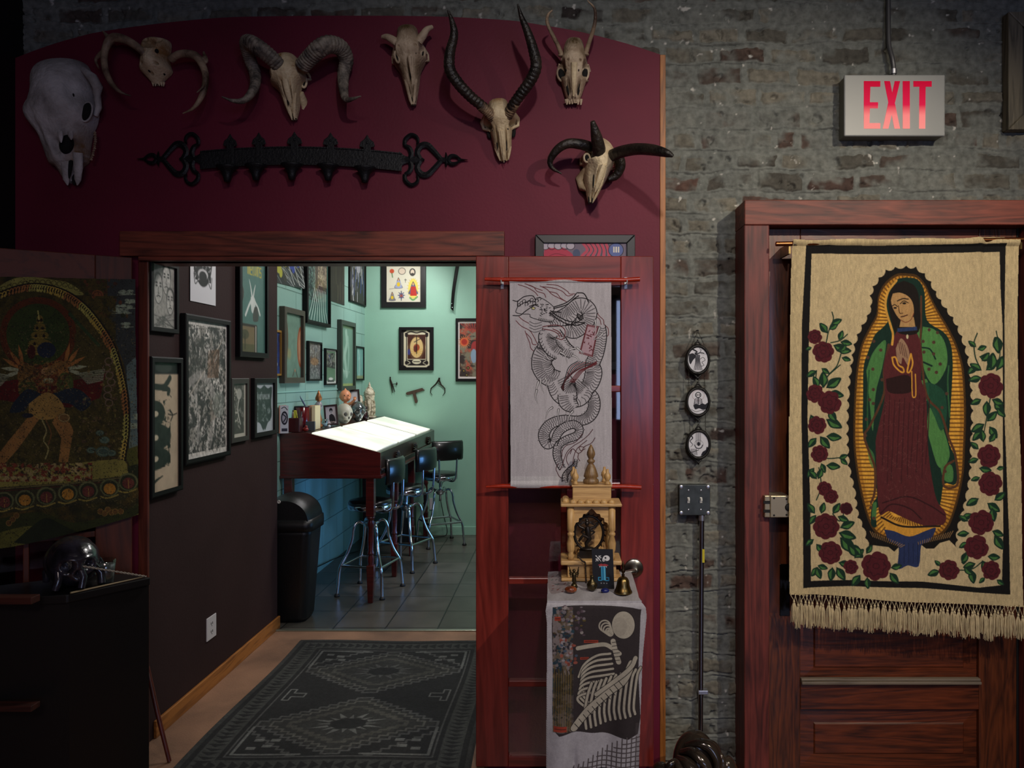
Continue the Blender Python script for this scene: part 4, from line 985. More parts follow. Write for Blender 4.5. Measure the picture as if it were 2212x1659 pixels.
# ---- switch box, conduit
def switch_box():
    zf = 3.135; yf = zf-D; x0, x1 = xz(1467, zf), xz(1534, zf); z0, z1 = hz(1113, zf), hz(1047, zf)
    t = thing('switch_box', 'metal box with two toggle switches below the oval pictures', 'light switch', ((x0+x1)/2, .05, z0))
    gm = mat('dull_steel_cover', rgb(72, 78, 80), .5, metal=.55, noise=.35, nscale=25)
    m = MB().box(x0+.003, x1-.003, yf+.002, .06, z0+.003, z1-.003); m.build('box', gm, t, .006)
    m = MB().box(x0, x1, yf-.003, yf+.002, z0, z1); m.build('cover_plate', gm, t, .008)
    cx, cz = (x0+x1)/2, (z0+z1)/2
    for sx in (-1, 1):
        for sz in (-1, 1): MB().ball((cx+sx*.057, yf-.003, cz+sz*.055), .009, 12, 6, (1, .25, 1)).build('corner_screw', zinc, t)
    wh = mat('white_plastic', rgb(214, 214, 208), .35)
    for x in (1487, 1514):
        c_ = P(x, 1080, zf); s = MB().box(c_.x-.005, c_.x+.005, yf-.005, yf-.002, c_.z-.012, c_.z+.012).build('toggle_switch', wh, t, .001)
        MB().box(c_.x-.0035, c_.x+.0035, yf-.018, yf-.004, c_.z-.001, c_.z+.009).build('toggle', wh, s, .001)
    for x in (1487, 1514):
        for y in (1059, 1101): c_ = P(x, y, zf); MB().ball((c_.x, yf-.003, c_.z), .0045, 10, 6, (1, .4, 1)).build('plate_screw', zinc, t)
    cd = thing('conduit', 'straight shiny pipe dropping from the switch box down the brick', 'pipe', P(1516, 1620, 3.15))
    MB().tube([P(1516, 1112, 3.15), P(1514, 1400, 3.15), P(1513, 1640, 3.15)], .0108, 16).build('pipe', mat('galvanised_tube', rgb(150, 152, 160), .25, metal=1.0), cd)
    MB().tube([P(1516, 1112, 3.15), P(1516, 1124, 3.15)], .0145, 8).build('connector', zinc, cd)
    m = MB(); p = P(1514, 1494, 3.15); m.box(p.x-.013, p.x+.030, p.y-.012, p.y+.02, p.z-.009, p.z+.009); m.build('strap', zinc, cd, .003)
    p = P(1520, 1201, 3.137); m = MB().box(p.x-.006, p.x+.004, p.y-.0005, p.y+.003, p.z-.028, p.z+.028); m.build('sticker', mat('yellow_sticker', rgb(196, 182, 40), .5), cd)
switch_box()

# ---- three oval cameos on chains
def ovals():
    fr = mat('black_ornate_frame', rgb(26, 25, 23), .4, metal=.3, bump=.3, bscale=200)
    ch = mat('dark_chain', rgb(70, 66, 60), .4, metal=.8)
    labs = ['topmost of the three oval black-framed pictures, swirling horned figure', 'middle oval black-framed picture with a small skeleton over a dark cloud', 'lowest oval black-framed picture with parallel lines and wavy smoke']
    yo = .012
    for i, (cx, cy) in enumerate(((1507.5, 777), (1508, 868), (1509, 960))):
        zf = yo+D; p = P(cx, cy, zf); rx, rz = .047, .058
        t = thing('oval_picture', labs[i], 'picture', (p.x, .03, p.z-rz-.012), 'oval cameo pictures on the chain')
        m = MB(); n = 48; prof = [(.98, .022), (1.02, .004), (.97, -.006), (.88, -.010), (.82, -.004), (.76, .002)]
        vs = []
        for a, d in prof:
            for k in range(n):
                bead = .0018*(1 if k % 2 else -1) if d == -.010 else 0
                vs.append((p.x+math.cos(2*PI*k/n)*rx*a*1.12, yo+d+bead, p.z+math.sin(2*PI*k/n)*rz*a*1.12))
        fs = [(i_*n+k, i_*n+(k+1) % n, (i_+1)*n+(k+1) % n, (i_+1)*n+k) for i_ in range(len(prof)-1) for k in range(n)]
        m.add(vs, fs, True)
        for s_ in (1, -1):
            m.tube([(p.x-.014, yo+.004, p.z+s_*(rz*1.1)), (p.x, yo+.002, p.z+s_*(rz*1.12+.014)), (p.x+.014, yo+.004, p.z+s_*(rz*1.1))], [.003, .006, .003], 8)
            m.ball((p.x, yo+.003, p.z+s_*(rz*1.12+.018)), .004, 8, 6)
        m.build('frame', fr, t)
        c = Cv(40, 50, 3.2, (206, 206, 212)); K = (16, 15, 22)
        if i == 0:
            for k in range(9): c.sline([(14+k*1.2, 14+abs(k-4)*.4), (15+k*1.1, 28), (12+k*2.1, 46)], K, .9, 5)
            c.spoly([(2, 14), (10, 12), (16, 18), (10, 26), (5, 34), (2, 26)], K); c.sline([(10, 4), (18, 9), (14, 12), (22, 12), (26, 6), (23, 2)], K, 3, 5, 1, True); c.sline([(14, 15), (24, 11), (32, 12)], K, 2)
            c.sline([(24, 24), (30, 20), (34, 26), (28, 30), (32, 36), (26, 38)], K, .9); c.ring(31, 9, 6, 6, (120, 120, 130), .6)
        if i == 1:
            c.ell(20, 11, 6, 6, K); c.ell(20, 11, 4.2, 4.4, (210, 208, 212)); c.ell(18, 11, 1.2, 1.4, K); c.ell(22, 11, 1.2, 1.4, K); c.ring(20, 12, 12, 10, (150, 120, 124), .6)
            for k in range(5): c.sline([(20, 18+k*2.4), (14-k*.6, 19+k*2.6), (13, 22+k*2.6)], K, .9); c.sline([(20, 18+k*2.4), (26+k*.6, 19+k*2.6), (27, 22+k*2.6)], K, .9)
            c.line([(20, 16), (20, 30)], K, 1.6); c.spoly([(10, 32), (16, 29), (22, 31), (28, 28), (34, 30), (39, 27), (38, 38), (30, 41), (22, 38), (14, 40)], K); c.sline([(6, 40), (16, 45), (26, 42), (34, 43)], K, .8)
        if i == 2:
            for k in range(5): c.line([(15+k*2.2, 0), (15+k*2.2, 26)], K, .7)
            c.ring(20, 25, 9, 9, (110, 110, 120), .6); c.ell(20, 24, 3, 4, K); c.sline([(12, 26), (16, 32), (24, 32), (28, 26)], K, 1.4); c.sline([(4, 6), (8, 12), (3, 18), (8, 25), (4, 30)], K, 2.4, 5, 1, True)
            c.spoly([(24, 48), (28, 40), (34, 36), (36, 30), (39, 32), (36, 42), (30, 46)], K)
            for k in range(5): c.line([(5+k*2.6, 34), (6+k*2.6, 46)], K, 1.1)
            c.line([(3, 42), (20, 36)], K, 1.2)
        V, U = np.mgrid[0:c.h, 0:c.w].astype(float); uu = U/(c.w-1)*2-1; vv = V/(c.h-1)*2-1
        canvas_mesh('print', c, lambda u, v: (p.x+(u*2-1)*rx*.9, 0*u+yo-.0005, p.z-(v*2-1)*rz*.9), paintmat('print_paper', .5), t, (uu**2+vv**2) < 1.0)
    m = MB()
    def chain(a, b):
        a = Vector(a); b = Vector(b); n = max(3, int((b-a).length/.006))
        for k in range(n):
            q = a+(b-a)*(k+.5)/n; d = (b-a).normalized()*.0038; s = Vector((.0022, 0, 0)) if k % 2 else Vector((0, .0022, 0))
            m.tube([q-d, q+s, q+d, q-s, q-d], .0008, 4, caps=False)
    zc = yo+D
    def pc(x, y): v = P(x, y, zc); v.y = yo+.004; return v
    chain(pc(1508, 716), pc(1494, 746)); chain(pc(1508, 716), pc(1522, 746))
    for x in (1488, 1522): chain(pc(x, 803), pc(x+1, 845)); chain(pc(x+2, 893), pc(x+3, 934))
    o = m.build('chain', ch); tag(o, 'thin dark chain linking the three oval pictures to a nail', 'chain')
    m = MB(); m.tube([pc(1508, 714), pc(1508, 714)+Vector((0, .05, .004))], .0025, 8); m.ball(pc(1508, 714), .004, 8, 6, (1, .5, 1)); tag(m.build('nail', iron), 'nail in the brick holding the chain of oval pictures', 'nail')
ovals()

# ---- framed print half hidden above the french door
def framed_above():
    zf = 3.11; yf = zf-D
    t = thing('framed_print', 'black framed pink and grey print peeking above the red french door', 'picture', P(1264, 640, zf))
    x0, x1, z1, z0 = xz(1156, zf), xz(1372, zf), hz(507, zf), hz(800, zf); w = .036
    m = MB()
    for q in (((x0, z0), (x0+w, z0+w), (x0+w, z1-w), (x0, z1)), ((x0, z0), (x1, z0), (x1-w, z0+w), (x0+w, z0+w)), ((x1, z0), (x1, z1), (x1-w, z1-w), (x1-w, z0+w)), ((x0, z1), (x0+w, z1-w), (x1-w, z1-w), (x1, z1))):
        m.ext(list(q), lambda a, b, d: (a, yf-.004+d, b), .03)
    m.build('frame', mat('black_satin_frame', rgb(20, 22, 26), .4), t, .003)
    c = Cv(180, 90, 1.3, (112, 100, 118), 1174, 524)
    c.spoly([(1174, 560), (1178, 536), (1200, 528), (1225, 540), (1240, 556), (1240, 590), (1174, 590)], (176, 52, 78))
    for k, x in enumerate((1178, 1192, 1206, 1220, 1232)): c.ell(x, 531-(k % 2)*3, 9, 8, (176, 168, 182)); c.ring(x, 531, 9, 8, (30, 24, 34), 1.2)
    for k in range(6): c.sline([(1258+k*10, 524), (1268+k*9, 540), (1256+k*12, 556), (1270+k*10, 580)], (186, 70, 92), 6, 6); c.sline([(1263+k*10, 524), (1273+k*9, 540), (1261+k*12, 556)], (36, 26, 40), 1.2, 6)
    c.ell(1330, 540, 16, 15, (90, 104, 160)); c.ring(1330, 540, 16, 15, (30, 26, 40), 1.4); c.ell(1245, 548, 8, 10, (70, 80, 110))
    for k in range(3): c.rect(1324+k*5, 533, 1327+k*5, 545, (220, 214, 200))
    c.sline([(1180, 556), (1200, 548), (1222, 552)], (120, 28, 50), 1.5)
    canvas_mesh('print', c, lambda u, v: ray_plane(1174+u*180, 524+v*90, (0, yf+.004, 0), (0, 1, 0)), paintmat('print_paper', .5), t)
    bx('backing', black_paint, x0+w-.004, x1-w+.004, yf+.006, yf+.02, z0+w-.004, z1-w+.004, t)
    bx('glass', pic_glass, x0+w-.002, x1-w+.002, yf+.0, yf+.0015, z0+w-.002, z1-w+.002, t)
framed_above()
# ================================================================ SKULLS AND IRON RACK ON THE BURGUNDY WALL
def bone_mat(name, a, b, stain=None):
    m = mat(name, a, .55, col2=b, nscale=9, bump=.35, bscale=110, lo=.3, hi=.62, spec=.35)
    if stain:
        nt = m.node_tree; N = nt.nodes; L = nt.links; bs = N['Principled BSDF']; lk = bs.inputs['Base Color'].links[0].from_socket
        at = N.new('ShaderNodeAttribute'); at.attribute_name = 'stain'; mx = N.new('ShaderNodeMix'); mx.data_type = 'RGBA'
        L.new(at.outputs['Fac'], mx.inputs[0]); L.new(lk, mx.inputs[6]); mx.inputs[7].default_value = stain; L.new(mx.outputs[2], bs.inputs['Base Color'])
    return m
bone_grey = bone_mat('weathered_grey_bone', rgb(196, 192, 190), rgb(128, 122, 118), rgb(120, 84, 44))
bone_cream = bone_mat('cream_bone', rgb(222, 204, 168), rgb(160, 134, 100), rgb(150, 110, 66))
bone_dirty = bone_mat('stained_bone', rgb(202, 182, 156), rgb(118, 94, 70), rgb(84, 66, 40))
horn_dark = mat('black_horn', rgb(46, 38, 32), .42, col2=rgb(18, 15, 14), nscale=14, bump=.6, bscale=70)
horn_grey = mat('ridged_grey_horn', rgb(150, 140, 126), .6, col2=rgb(70, 64, 60), nscale=26, bump=.6, bscale=90)
horn_brown = mat('ringed_brown_horn', rgb(150, 124, 96), .55, col2=rgb(60, 44, 34), nscale=30, bump=.5, bscale=90)
antler_m = mat('antler', rgb(176, 152, 124), .55, col2=rgb(70, 50, 38), nscale=12, bump=.4, bscale=80)

def skull_mesh(name, crown, nose, prof, pits, m, parent, lift=.02, turn=0.0, sym=True, stains=(), n=168, rows=220, depth_px=None, pitch=0.0):
    """crown,nose: pixel ends at the wall; prof: [(t, halfwidth_m, height_m)]; pits: [(t, s, rt, rs, depth)] s=-1..1 across;
    turn shears the front ridge sideways (head turned), pitch lifts the nose end off the wall"""
    A = P(crown[0], crown[1], D); B = P(nose[0], nose[1], D); A.y = B.y = 0
    ax = (B-A); Ln = ax.length; ax = ax/Ln; side = Vector((-ax.z, 0, ax.x)); side = side if side.x > 0 else -side
    q = np.array([a[:3] for a in spline(prof, 24)]); tt = np.linspace(0, 1, rows)
    wv = np.interp(tt, q[:, 0], np.maximum(q[:, 1], .0005)); hv = np.interp(tt, q[:, 0], np.maximum(q[:, 2], .0005))
    th = np.linspace(0, 2*PI, n, endpoint=False)
    T, TH = np.meshgrid(tt, th, indexing='ij'); Wd = wv[:, None]; Hd = hv[:, None]
    cs, sn = np.cos(TH), np.sin(TH)
    S = np.sign(cs)*np.abs(cs)**.85
    X = Wd*S; Hh = np.where(sn >= 0, np.abs(sn)**.9*Hd, -np.abs(sn)**.8*np.minimum(Hd*.35, .02))
    Ymm = T*Ln
    front = sn > -.15
    Hf = Hh.copy(); Xf = X.copy(); st = np.zeros_like(T)
    for p in pits:
        t0, s0, rt, rs, dp = p[:5]; pw = p[5] if len(p) > 5 else 2.5
        for sg in ((1, -1) if (sym and abs(s0) > .02) else (1,)):
            e = (np.abs((T-t0)/rt)**pw+np.abs((S-s0*sg)/rs)**pw)
            g = np.exp(-e)*(sn > -.2)
            Hf = Hf-dp*g*np.clip(sn+.35, 0, 1)**.3
            if abs(s0) > .55 and dp > 0: Xf = Xf-np.sign(s0*sg)*dp*.45*g
            if abs(s0) > .55 and dp < 0: Xf = Xf-np.sign(s0*sg)*dp*.8*g
    rg = 1+.03*(fbm(T*14+3, S*5+9, 4, int(crown[0]) % 50)-.5)*2
    Hf = Hf*rg+.0025*(fbm(T*60, S*22, 3, 5)-.5)
    # midline suture
    Hf -= .0022*np.exp(-((S-.02*np.sin(T*40))/.02)**2)*(T > .12)*(T < .62)*(sn > 0)
    Hf = np.maximum(Hf, -.018)
    for t0, s0, rt, rs, am in stains: st = np.maximum(st, am*np.exp(-((T-t0)/rt)**2-((S-s0)/rs)**2)*(.5+fbm(T*30, S*12, 3, 9)))
    Xt = Xf+turn*Hf
    # teeth-like jagged cheek edge handled by fine noise
    co = np.empty((rows, n, 3))
    for i in range(3):
        co[..., i] = A[i]+ax[i]*Ymm+side[i]*Xt
    co[..., 1] -= lift+Hf+pitch*T*Ln
    # grid with wrap: repeat first column
    co = np.concatenate([co, co[:, :1]], 1); st = np.concatenate([st, st[:, :1]], 1)
    o = grid_mesh(name, co.reshape(-1, 3), rows, n+1, m, parent, None, dict(stain=np.clip(st, 0, 1).ravel()))
    def at(t, s, out=0.0):
        """world point on the skull front near (t,s), pushed outwards"""
        h = np.interp(t, tt, hv)*max(0, 1-s*s)**.5; w_ = np.interp(t, tt, wv)*s
        v = A+ax*(t*Ln)+side*(w_+turn*h); v.y -= lift+h+pitch*t*Ln+out; return v
    flat_ = co.reshape(-1, 3); zz_ = flat_[:, 1]+D; PXs = flat_[:, 0]/zz_*F+CX; PYs = -(flat_[:, 2]-EYE)/zz_*F+CY
    def surf(x, y):
        d2 = (PXs-x)**2+(PYs-y)**2; k_ = np.argsort(d2)[:12]; return D-float(zz_[k_].min())
    LAST['surf'] = surf
    return o, at
LAST = {}
def pz(x, y, out): return P(x, y, D-out)     # pixel point 'out' metres in front of the wall
def hollow_shade(x, y, rx, ry, parent, tilt=0.0, name='eye_socket', rim=None, sink=.004, rimr=.005):
    """near-black ball in the bone, painting the shade of an open cavity, with an optional raised rim; x,y pixels, rx,ry metres"""
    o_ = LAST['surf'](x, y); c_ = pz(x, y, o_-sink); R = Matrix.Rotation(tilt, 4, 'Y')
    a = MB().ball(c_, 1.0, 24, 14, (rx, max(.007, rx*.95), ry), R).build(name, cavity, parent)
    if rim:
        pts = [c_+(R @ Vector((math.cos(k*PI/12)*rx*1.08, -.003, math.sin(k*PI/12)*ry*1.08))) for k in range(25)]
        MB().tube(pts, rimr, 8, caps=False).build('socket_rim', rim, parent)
cavity = mat('cavity_shade', rgb(10, 8, 7), .9)  # socket and nose shade put into colour
def horn(name, pts, radii, m, parent, ring=0, amp=.0, k=10, n=20, flat=1.0, label=None):
    """pts [(px,py,out)], radii in metres; ring = number of annular ridges"""
    q = spline([tuple(pz(*p))+(r,) for p, r in zip(pts, radii)], k*2)
    P3 = [Vector(a[:3]) for a in q]; r = [float(a[3]) for a in q]
    # resample evenly for crisp rings
    L = [0]
    for a, b in zip(P3[:-1], P3[1:]): L.append(L[-1]+(b-a).length)
    m_ = max(30, ring*6) ; s = np.linspace(0, L[-1], m_)
    xs = np.stack([np.interp(s, L, [p[i] for p in P3]) for i in range(3)], -1); rr_ = np.interp(s, L, r)
    if ring:
        u = s/L[-1]; fade = np.clip(1.25-u*1.1, 0, 1)
        rr_ = rr_*(1+amp*fade*(np.abs(np.sin(u*ring*PI))**.6-.5))
    mb = MB(); mb.tube([Vector(a) for a in xs], list(rr_), n, flat=flat); return mb.build(name, m, parent, 0, label)

# --- large hornless cow skull, far left
t = thing('cow_skull', 'large grey hornless cow skull at the far left of the burgundy wall', 'skull', P(150, 400, D))
o, at = skull_mesh('cranium', (142, 134), (160, 396), [(0, .02, .02), (.03, .085, .06), (.12, .112, .105), (.3, .118, .135), (.45, .128, .14), (.54, .120, .13), (.62, .102, .11), (.72, .088, .095), (.84, .076, .075), (.88, .050, .06), (1, .022, .025)],
    [(.45, .80, .10, .30, -.012), (.74, -.04, .06, .16, .015, 3), (1.0, 0.0, .05, .22, .02), (.2, .0, .2, .5, -.004), (.60, .55, .14, .14, .010), (.34, .72, .10, .12, .012)],
    bone_grey, t, .01, turn=-.05, stains=((.80, .85, .16, .4, .9), (.9, -.6, .12, .5, .5)))
hollow_shade(188, 242, .021, .038, t, .25, rim=bone_grey, rimr=.004); hollow_shade(160, 207, .003, .011, t, -.3, 'skull_opening'); hollow_shade(144, 312, .026, .040, t, .25, 'nose_opening'); hollow_shade(153, 350, .008, .07, t, .10, 'nose_opening', sink=.003); hollow_shade(160, 385, .008, .03, t, .0, 'nose_opening', sink=.001)
for x, dy in ((130, 4), (152, -2)): MB().tube([pz(x, 284, .135), pz(x+1, 294, .135), pz(x+2, 304+dy, .13)], [.012, .011, .003], 8, flat=.5).build('nasal_bone', bone_grey, t)
for x in (141, 168): MB().tube([pz(x, 330, .07), pz(x+1, 362, .06), pz(x+2-(x > 150)*2, 388, .04), pz(x+5-(x > 150)*6, 400, .03)], [.022, .019, .014, .003], 10, flat=.6).build('jaw_tip', bone_grey, t)
MB().tube([pz(180, 150, .06), pz(200, 168, .085), pz(211, 188, .07), pz(210, 205, .05), pz(213, 232, .055), pz(206, 250, .05)], [.012, .02, .02, .014, .013, .010], 12).build('cheek_arch', bone_grey, t)
m = MB()
rr = random.Random(3)
for k in range(13):
    u = k/12; m.tube([pz(203+4*math.sin(u*PI)-u*8, 285+u*58, .05), pz(208+4*math.sin(u*PI)-u*9+rr.uniform(-1, 1), 288+u*58, .045)], [.008, .003], 6)
m.build('teeth', bone_dirty, t)

# --- deer skull plate with wide drooping antlers
t = thing('antlers', 'broken deer skull cap with two drooping antlers, left of the ram', 'antlers', P(342, 186, D))
o, at = skull_mesh('skull_cap', (345, 88), (343, 186), [(0, .03, .02), (.06, .052, .05), (.2, .055, .075), (.45, .050, .085), (.6, .056, .085), (.72, .062, .07), (.85, .040, .045), (1, .014, .015)],
    [(.22, .1, .10, .32, .03, 3), (.12, -.5, .06, .2, .02), (.30, -.1, .04, .15, .03), (.66, .5, .022, .09, .03), (.84, -.05, .02, .09, .03), (.62, 0, .15, .3, -.006)], bone_cream, t, .01, stains=((.35, .8, .2, .5, 1), (.35, -.8, .2, .5, 1), (.15, 0, .15, .9, .7)))
hollow_shade(323, 153, .005, .006, t, 0, 'skull_opening'); hollow_shade(355, 160, .004, .005, t, 0, 'skull_opening'); hollow_shade(337, 112, .010, .013, t, .5, 'skull_opening', sink=.006)
m = MB()
for i in range(5): m.tube([pz(330+i*6, 178, .02), pz(331+i*6+rr.uniform(-2, 2), 184+rr.uniform(-1, 4), .02)], [.006, .0015], 6)
m.build('broken_nose', bone_cream, t)
a = horn('antler', [(322, 130, .07), (308, 112, .085), (285, 93, .09), (258, 82, .09), (240, 84, .085), (228, 105, .09), (225, 128, .10), (229, 155, .115), (243, 183, .12), (262, 200, .12), (283, 207, .11)], [.016, .015, .016, .018, .018, .014, .013, .012, .010, .006, .002], antler_m, t)
horn('tine', [(240, 88, .085), (230, 76, .075), (222, 67, .06)], [.014, .008, .002], antler_m, a); horn('tine', [(228, 108, .09), (216, 118, .075), (207, 130, .07), (213, 147, .08)], [.010, .009, .006, .003], antler_m, a)
a = horn('antler', [(370, 128, .07), (385, 118, .085), (405, 116, .09), (424, 122, .09), (436, 138, .09), (444, 162, .10), (442, 190, .11), (432, 215, .12), (416, 235, .12), (395, 245, .11)], [.016, .015, .016, .017, .015, .013, .012, .010, .006, .002], antler_m, t)
horn('tine', [(432, 130, .09), (442, 126, .08), (440, 112, .07)], [.012, .010, .004], antler_m, a); horn('tine', [(442, 175, .11), (438, 188, .13), (425, 200, .14)], [.006, .005, .002], antler_m, a); horn('tine', [(436, 136, .09), (446, 132, .08), (446, 122, .075)], [.009, .007, .003], antler_m, a)

# --- ram
t = thing('ram_skull', 'cream ram skull with heavy ridged grey horns curling out and down', 'skull', P(632, 262, D))
o, at = skull_mesh('cranium', (622, 130), (640, 262), [(0, .03, .03), (.05, .048, .08), (.2, .064, .105), (.32, .073, .11), (.42, .066, .10), (.55, .045, .09), (.7, .036, .07), (.85, .027, .05), (1, .012, .02)],
    [(.33, .86, .055, .13, .05, 3), (.35, .86, .10, .24, -.012), (.66, -.34, .13, .07, .03, 3), (.82, .30, .10, .06, .03, 3), (.97, .1, .05, .14, .03), (.31, .55, .012, .05, .01)],
    bone_cream, t, .02, turn=.12, stains=((.12, -.12, .08, .16, 1.0), (.52, -.22, .08, .1, .9)))
hollow_shade(658, 179, .0085, .019, t, .12, rim=bone_cream); hollow_shade(622, 212, .005, .030, t, -.05, 'nose_opening'); hollow_shade(634, 246, .006, .018, t, .0, 'nose_opening')
m = MB(); m.tube([at(.5, .02, .004), at(.62, .05, .006), at(.78, .1, .004), at(.86, .06, .002)], [.012, .013, .010, .002], 10, flat=.5); m.build('nasal_bones', bone_cream, t)
m = MB()
for s in (-.5, .55): m.tube([at(.66, s*1.1, -.01), at(.8, s, .002), at(.93, s*.8, .004), at(1.0, s*.8, .004)+Vector((0, 0, -.008))], [.010, .009, .008, .002], 8, flat=.6)
m.build('jaw_tips', bone_cream, t)
MB().tube([at(.2, .9, .0), at(.27, 1.12, -.02), at(.36, 1.16, -.025), at(.42, .95, -.01)], [.006, .006, .007, .006], 10).build('eye_rim', bone_cream, t)
MB().tube([at(.6, .9, -.03), at(.72, 1.2, -.03), at(.86, 1.25, -.03)], [.014, .018, .008], 10).build('cheek_teeth', bone_cream, t)
horn('horn', [(603, 142, .11), (583, 122, .14), (560, 104, .16), (541, 92, .15), (533, 98, .11), (540, 128, .06), (551, 160, .055), (549, 190, .09), (530, 215, .13), (505, 218, .155), (479, 209, .17)], [.032, .034, .035, .031, .030, .028, .026, .022, .015, .009, .003], horn_grey, t, 46, .12, flat=.85)
horn('horn', [(652, 144, .11), (672, 122, .14), (692, 104, .16), (712, 96, .15), (736, 104, .11), (748, 130, .07), (742, 160, .06), (742, 190, .08), (747, 214, .12), (760, 214, .15), (779, 208, .17)], [.032, .034, .037, .036, .033, .029, .024, .020, .014, .009, .003], horn_grey, t, 46, .12, flat=.85)

# --- small horned calf skull
t = thing('calf_skull', 'brown-stained skull with two short blunt horn cores, right of the ram', 'skull', P(892, 231, D))
o, at = skull_mesh('cranium', (882, 66), (895, 231), [(0, .028, .03), (.04, .042, .06), (.14, .046, .085), (.26, .060, .095), (.36, .070, .095), (.48, .062, .085), (.6, .042, .075), (.75, .032, .055), (.9, .021, .035), (1, .012, .015)],
    [(.37, .84, .06, .14, .045, 3), (.38, .84, .10, .24, -.010), (.62, -.06, .11, .07, .035, 3), (.88, .34, .07, .12, .03, 3), (.8, 0, .14, .05, .02), (.34, .5, .012, .05, .01)], bone_dirty, t, .02, turn=.08, stains=((.07, 0, .07, .8, 1.), (.45, -.7, .1, .4, .6), (.6, .8, .1, .3, .6)))
hollow_shade(914, 117, .007, .021, t, .15, rim=bone_dirty); hollow_shade(858, 124, .007, .022, t, -.25, rim=bone_dirty); hollow_shade(886, 166, .0045, .030, t, -.08, 'nose_opening'); hollow_shade(889, 212, .005, .018, t, -.05, 'nose_opening'); hollow_shade(897, 213, .0045, .016, t, .05, 'nose_opening'); hollow_shade(899, 116, .002, .004, t, .0, 'skull_opening')
horn('horn_core', [(862, 96, .08), (848, 86, .08), (836, 80, .07), (826, 80, .06)], [.017, .016, .013, .008], bone_dirty, t, k=6); horn('horn_core', [(904, 90, .08), (914, 76, .085), (922, 64, .08), (934, 58, .07)], [.018, .016, .012, .008], bone_dirty, t, k=6)
m = MB(); m.tube([at(.48, .12, .004), at(.58, .18, .004), at(.70, .2, .0)], [.008, .007, .002], 8, flat=.5); m.tube([at(.5, .3, .003), at(.62, .34, .003), at(.73, .3, .0)], [.006, .005, .002], 8, flat=.5); m.build('nasal_bones', bone_dirty, t)
m = MB()
for s in (-.55, .6): m.tube([at(.72, s*1.1, -.005), at(.86, s, .004), at(.96, s*.9, .006), at(1, s*.5, .006)+Vector((0, 0, -.004))], [.008, .007, .007, .004], 8)
m.build('jaw_tips', bone_dirty, t)
MB().tube([at(.26, .9, .0), at(.33, 1.1, -.02), at(.42, 1.1, -.02), at(.48, .9, -.01)], [.005, .005, .006, .005], 10).build('eye_rim', bone_dirty, t)
MB().tube([at(.26, -.9, .0), at(.33, -1.1, -.02), at(.42, -1.1, -.02), at(.48, -.9, -.01)], [.005, .005, .006, .005], 10).build('eye_rim', bone_dirty, t)

# --- antelope with long black lyre horns
t = thing('antelope_skull', 'antelope skull with very long black lyre-shaped horns', 'skull', P(1090, 350, D))
o, at = skull_mesh('cranium', (1076, 222), (1090, 350), [(0, .026, .03), (.05, .040, .06), (.16, .045, .085), (.26, .062, .095), (.38, .068, .095), (.5, .050, .08), (.62, .042, .07), (.8, .036, .05), (.92, .028, .035), (1, .02, .015)],
    [(.44, .92, .06, .16, .05, 3), (.70, .46, .13, .07, .03, 3), (.95, .5, .08, .2, .03, 3), (.36, .45, .014, .05, .012)], bone_cream, t, .02, turn=.05, stains=((.06, 0, .07, .9, .8),))
hollow_shade(1056, 292, .007, .014, t, -.3); hollow_shade(1110, 288, .008, .018, t, .2); hollow_shade(1074, 312, .003, .020, t, -.12, 'nose_opening'); hollow_shade(1095, 312, .004, .026, t, .08, 'nose_opening'); hollow_shade(1064, 282, .0025, .004, t, 0, 'skull_opening'); hollow_shade(1097, 279, .003, .004, t, 0, 'skull_opening')
for s in (-1, 1): MB().tube([at(.26, s*.8, .002), at(.32, s*1.12, -.01), at(.42, s*1.15, -.02), at(.5, s*.9, -.02)], [.010, .010, .007, .006], 10).build('eye_rim', bone_cream, t)
m = MB()
for s in (-.16, .0, .16): m.tube([at(.6, s, .004), at(.8, s*1.2, .006), at(1, s*1.4, .006)+Vector((0, 0, -.004-.01*(s == 0)))], [.006, .006, .0015], 8)
for s in (-.8, .8): m.tube([at(.8, s, -.01), at(.92, s, .0), at(.99, s*1.05, .0)+Vector((0, 0, -.004))], [.008, .006, .001], 8, flat=.5)
m.build('nasal_bones', bone_cream, t)
o1 = horn('horn', [(1064, 252, .09), (1045, 232, .12), (1018, 210, .15), (990, 180, .18), (972, 150, .20), (972, 115, .21), (981, 75, .22), (976, 45, .23), (967, 22, .24)], [.019, .020, .021, .022, .022, .020, .016, .010, .003], horn_dark, t, 30, .16)
o2 = horn('horn', [(1097, 248, .09), (1106, 230, .12), (1124, 205, .15), (1147, 172, .18), (1158, 142, .20), (1152, 108, .21), (1140, 70, .22), (1127, 38, .23), (1118, 9, .24)], [.019, .020, .021, .022, .022, .020, .016, .010, .003], horn_dark, t, 30, .16)
horn('horn_base', [(1066, 256, .085), (1056, 243, .105), (1038, 228, .13)], [.021, .0215, .0215], horn_brown, t, 9, .16, label='pale ringed root of the left horn'); horn('horn_base', [(1095, 252, .085), (1104, 236, .11), (1113, 222, .13)], [.021, .0215, .0215], horn_brown, t, 7, .16, label='pale ringed root of the right horn')

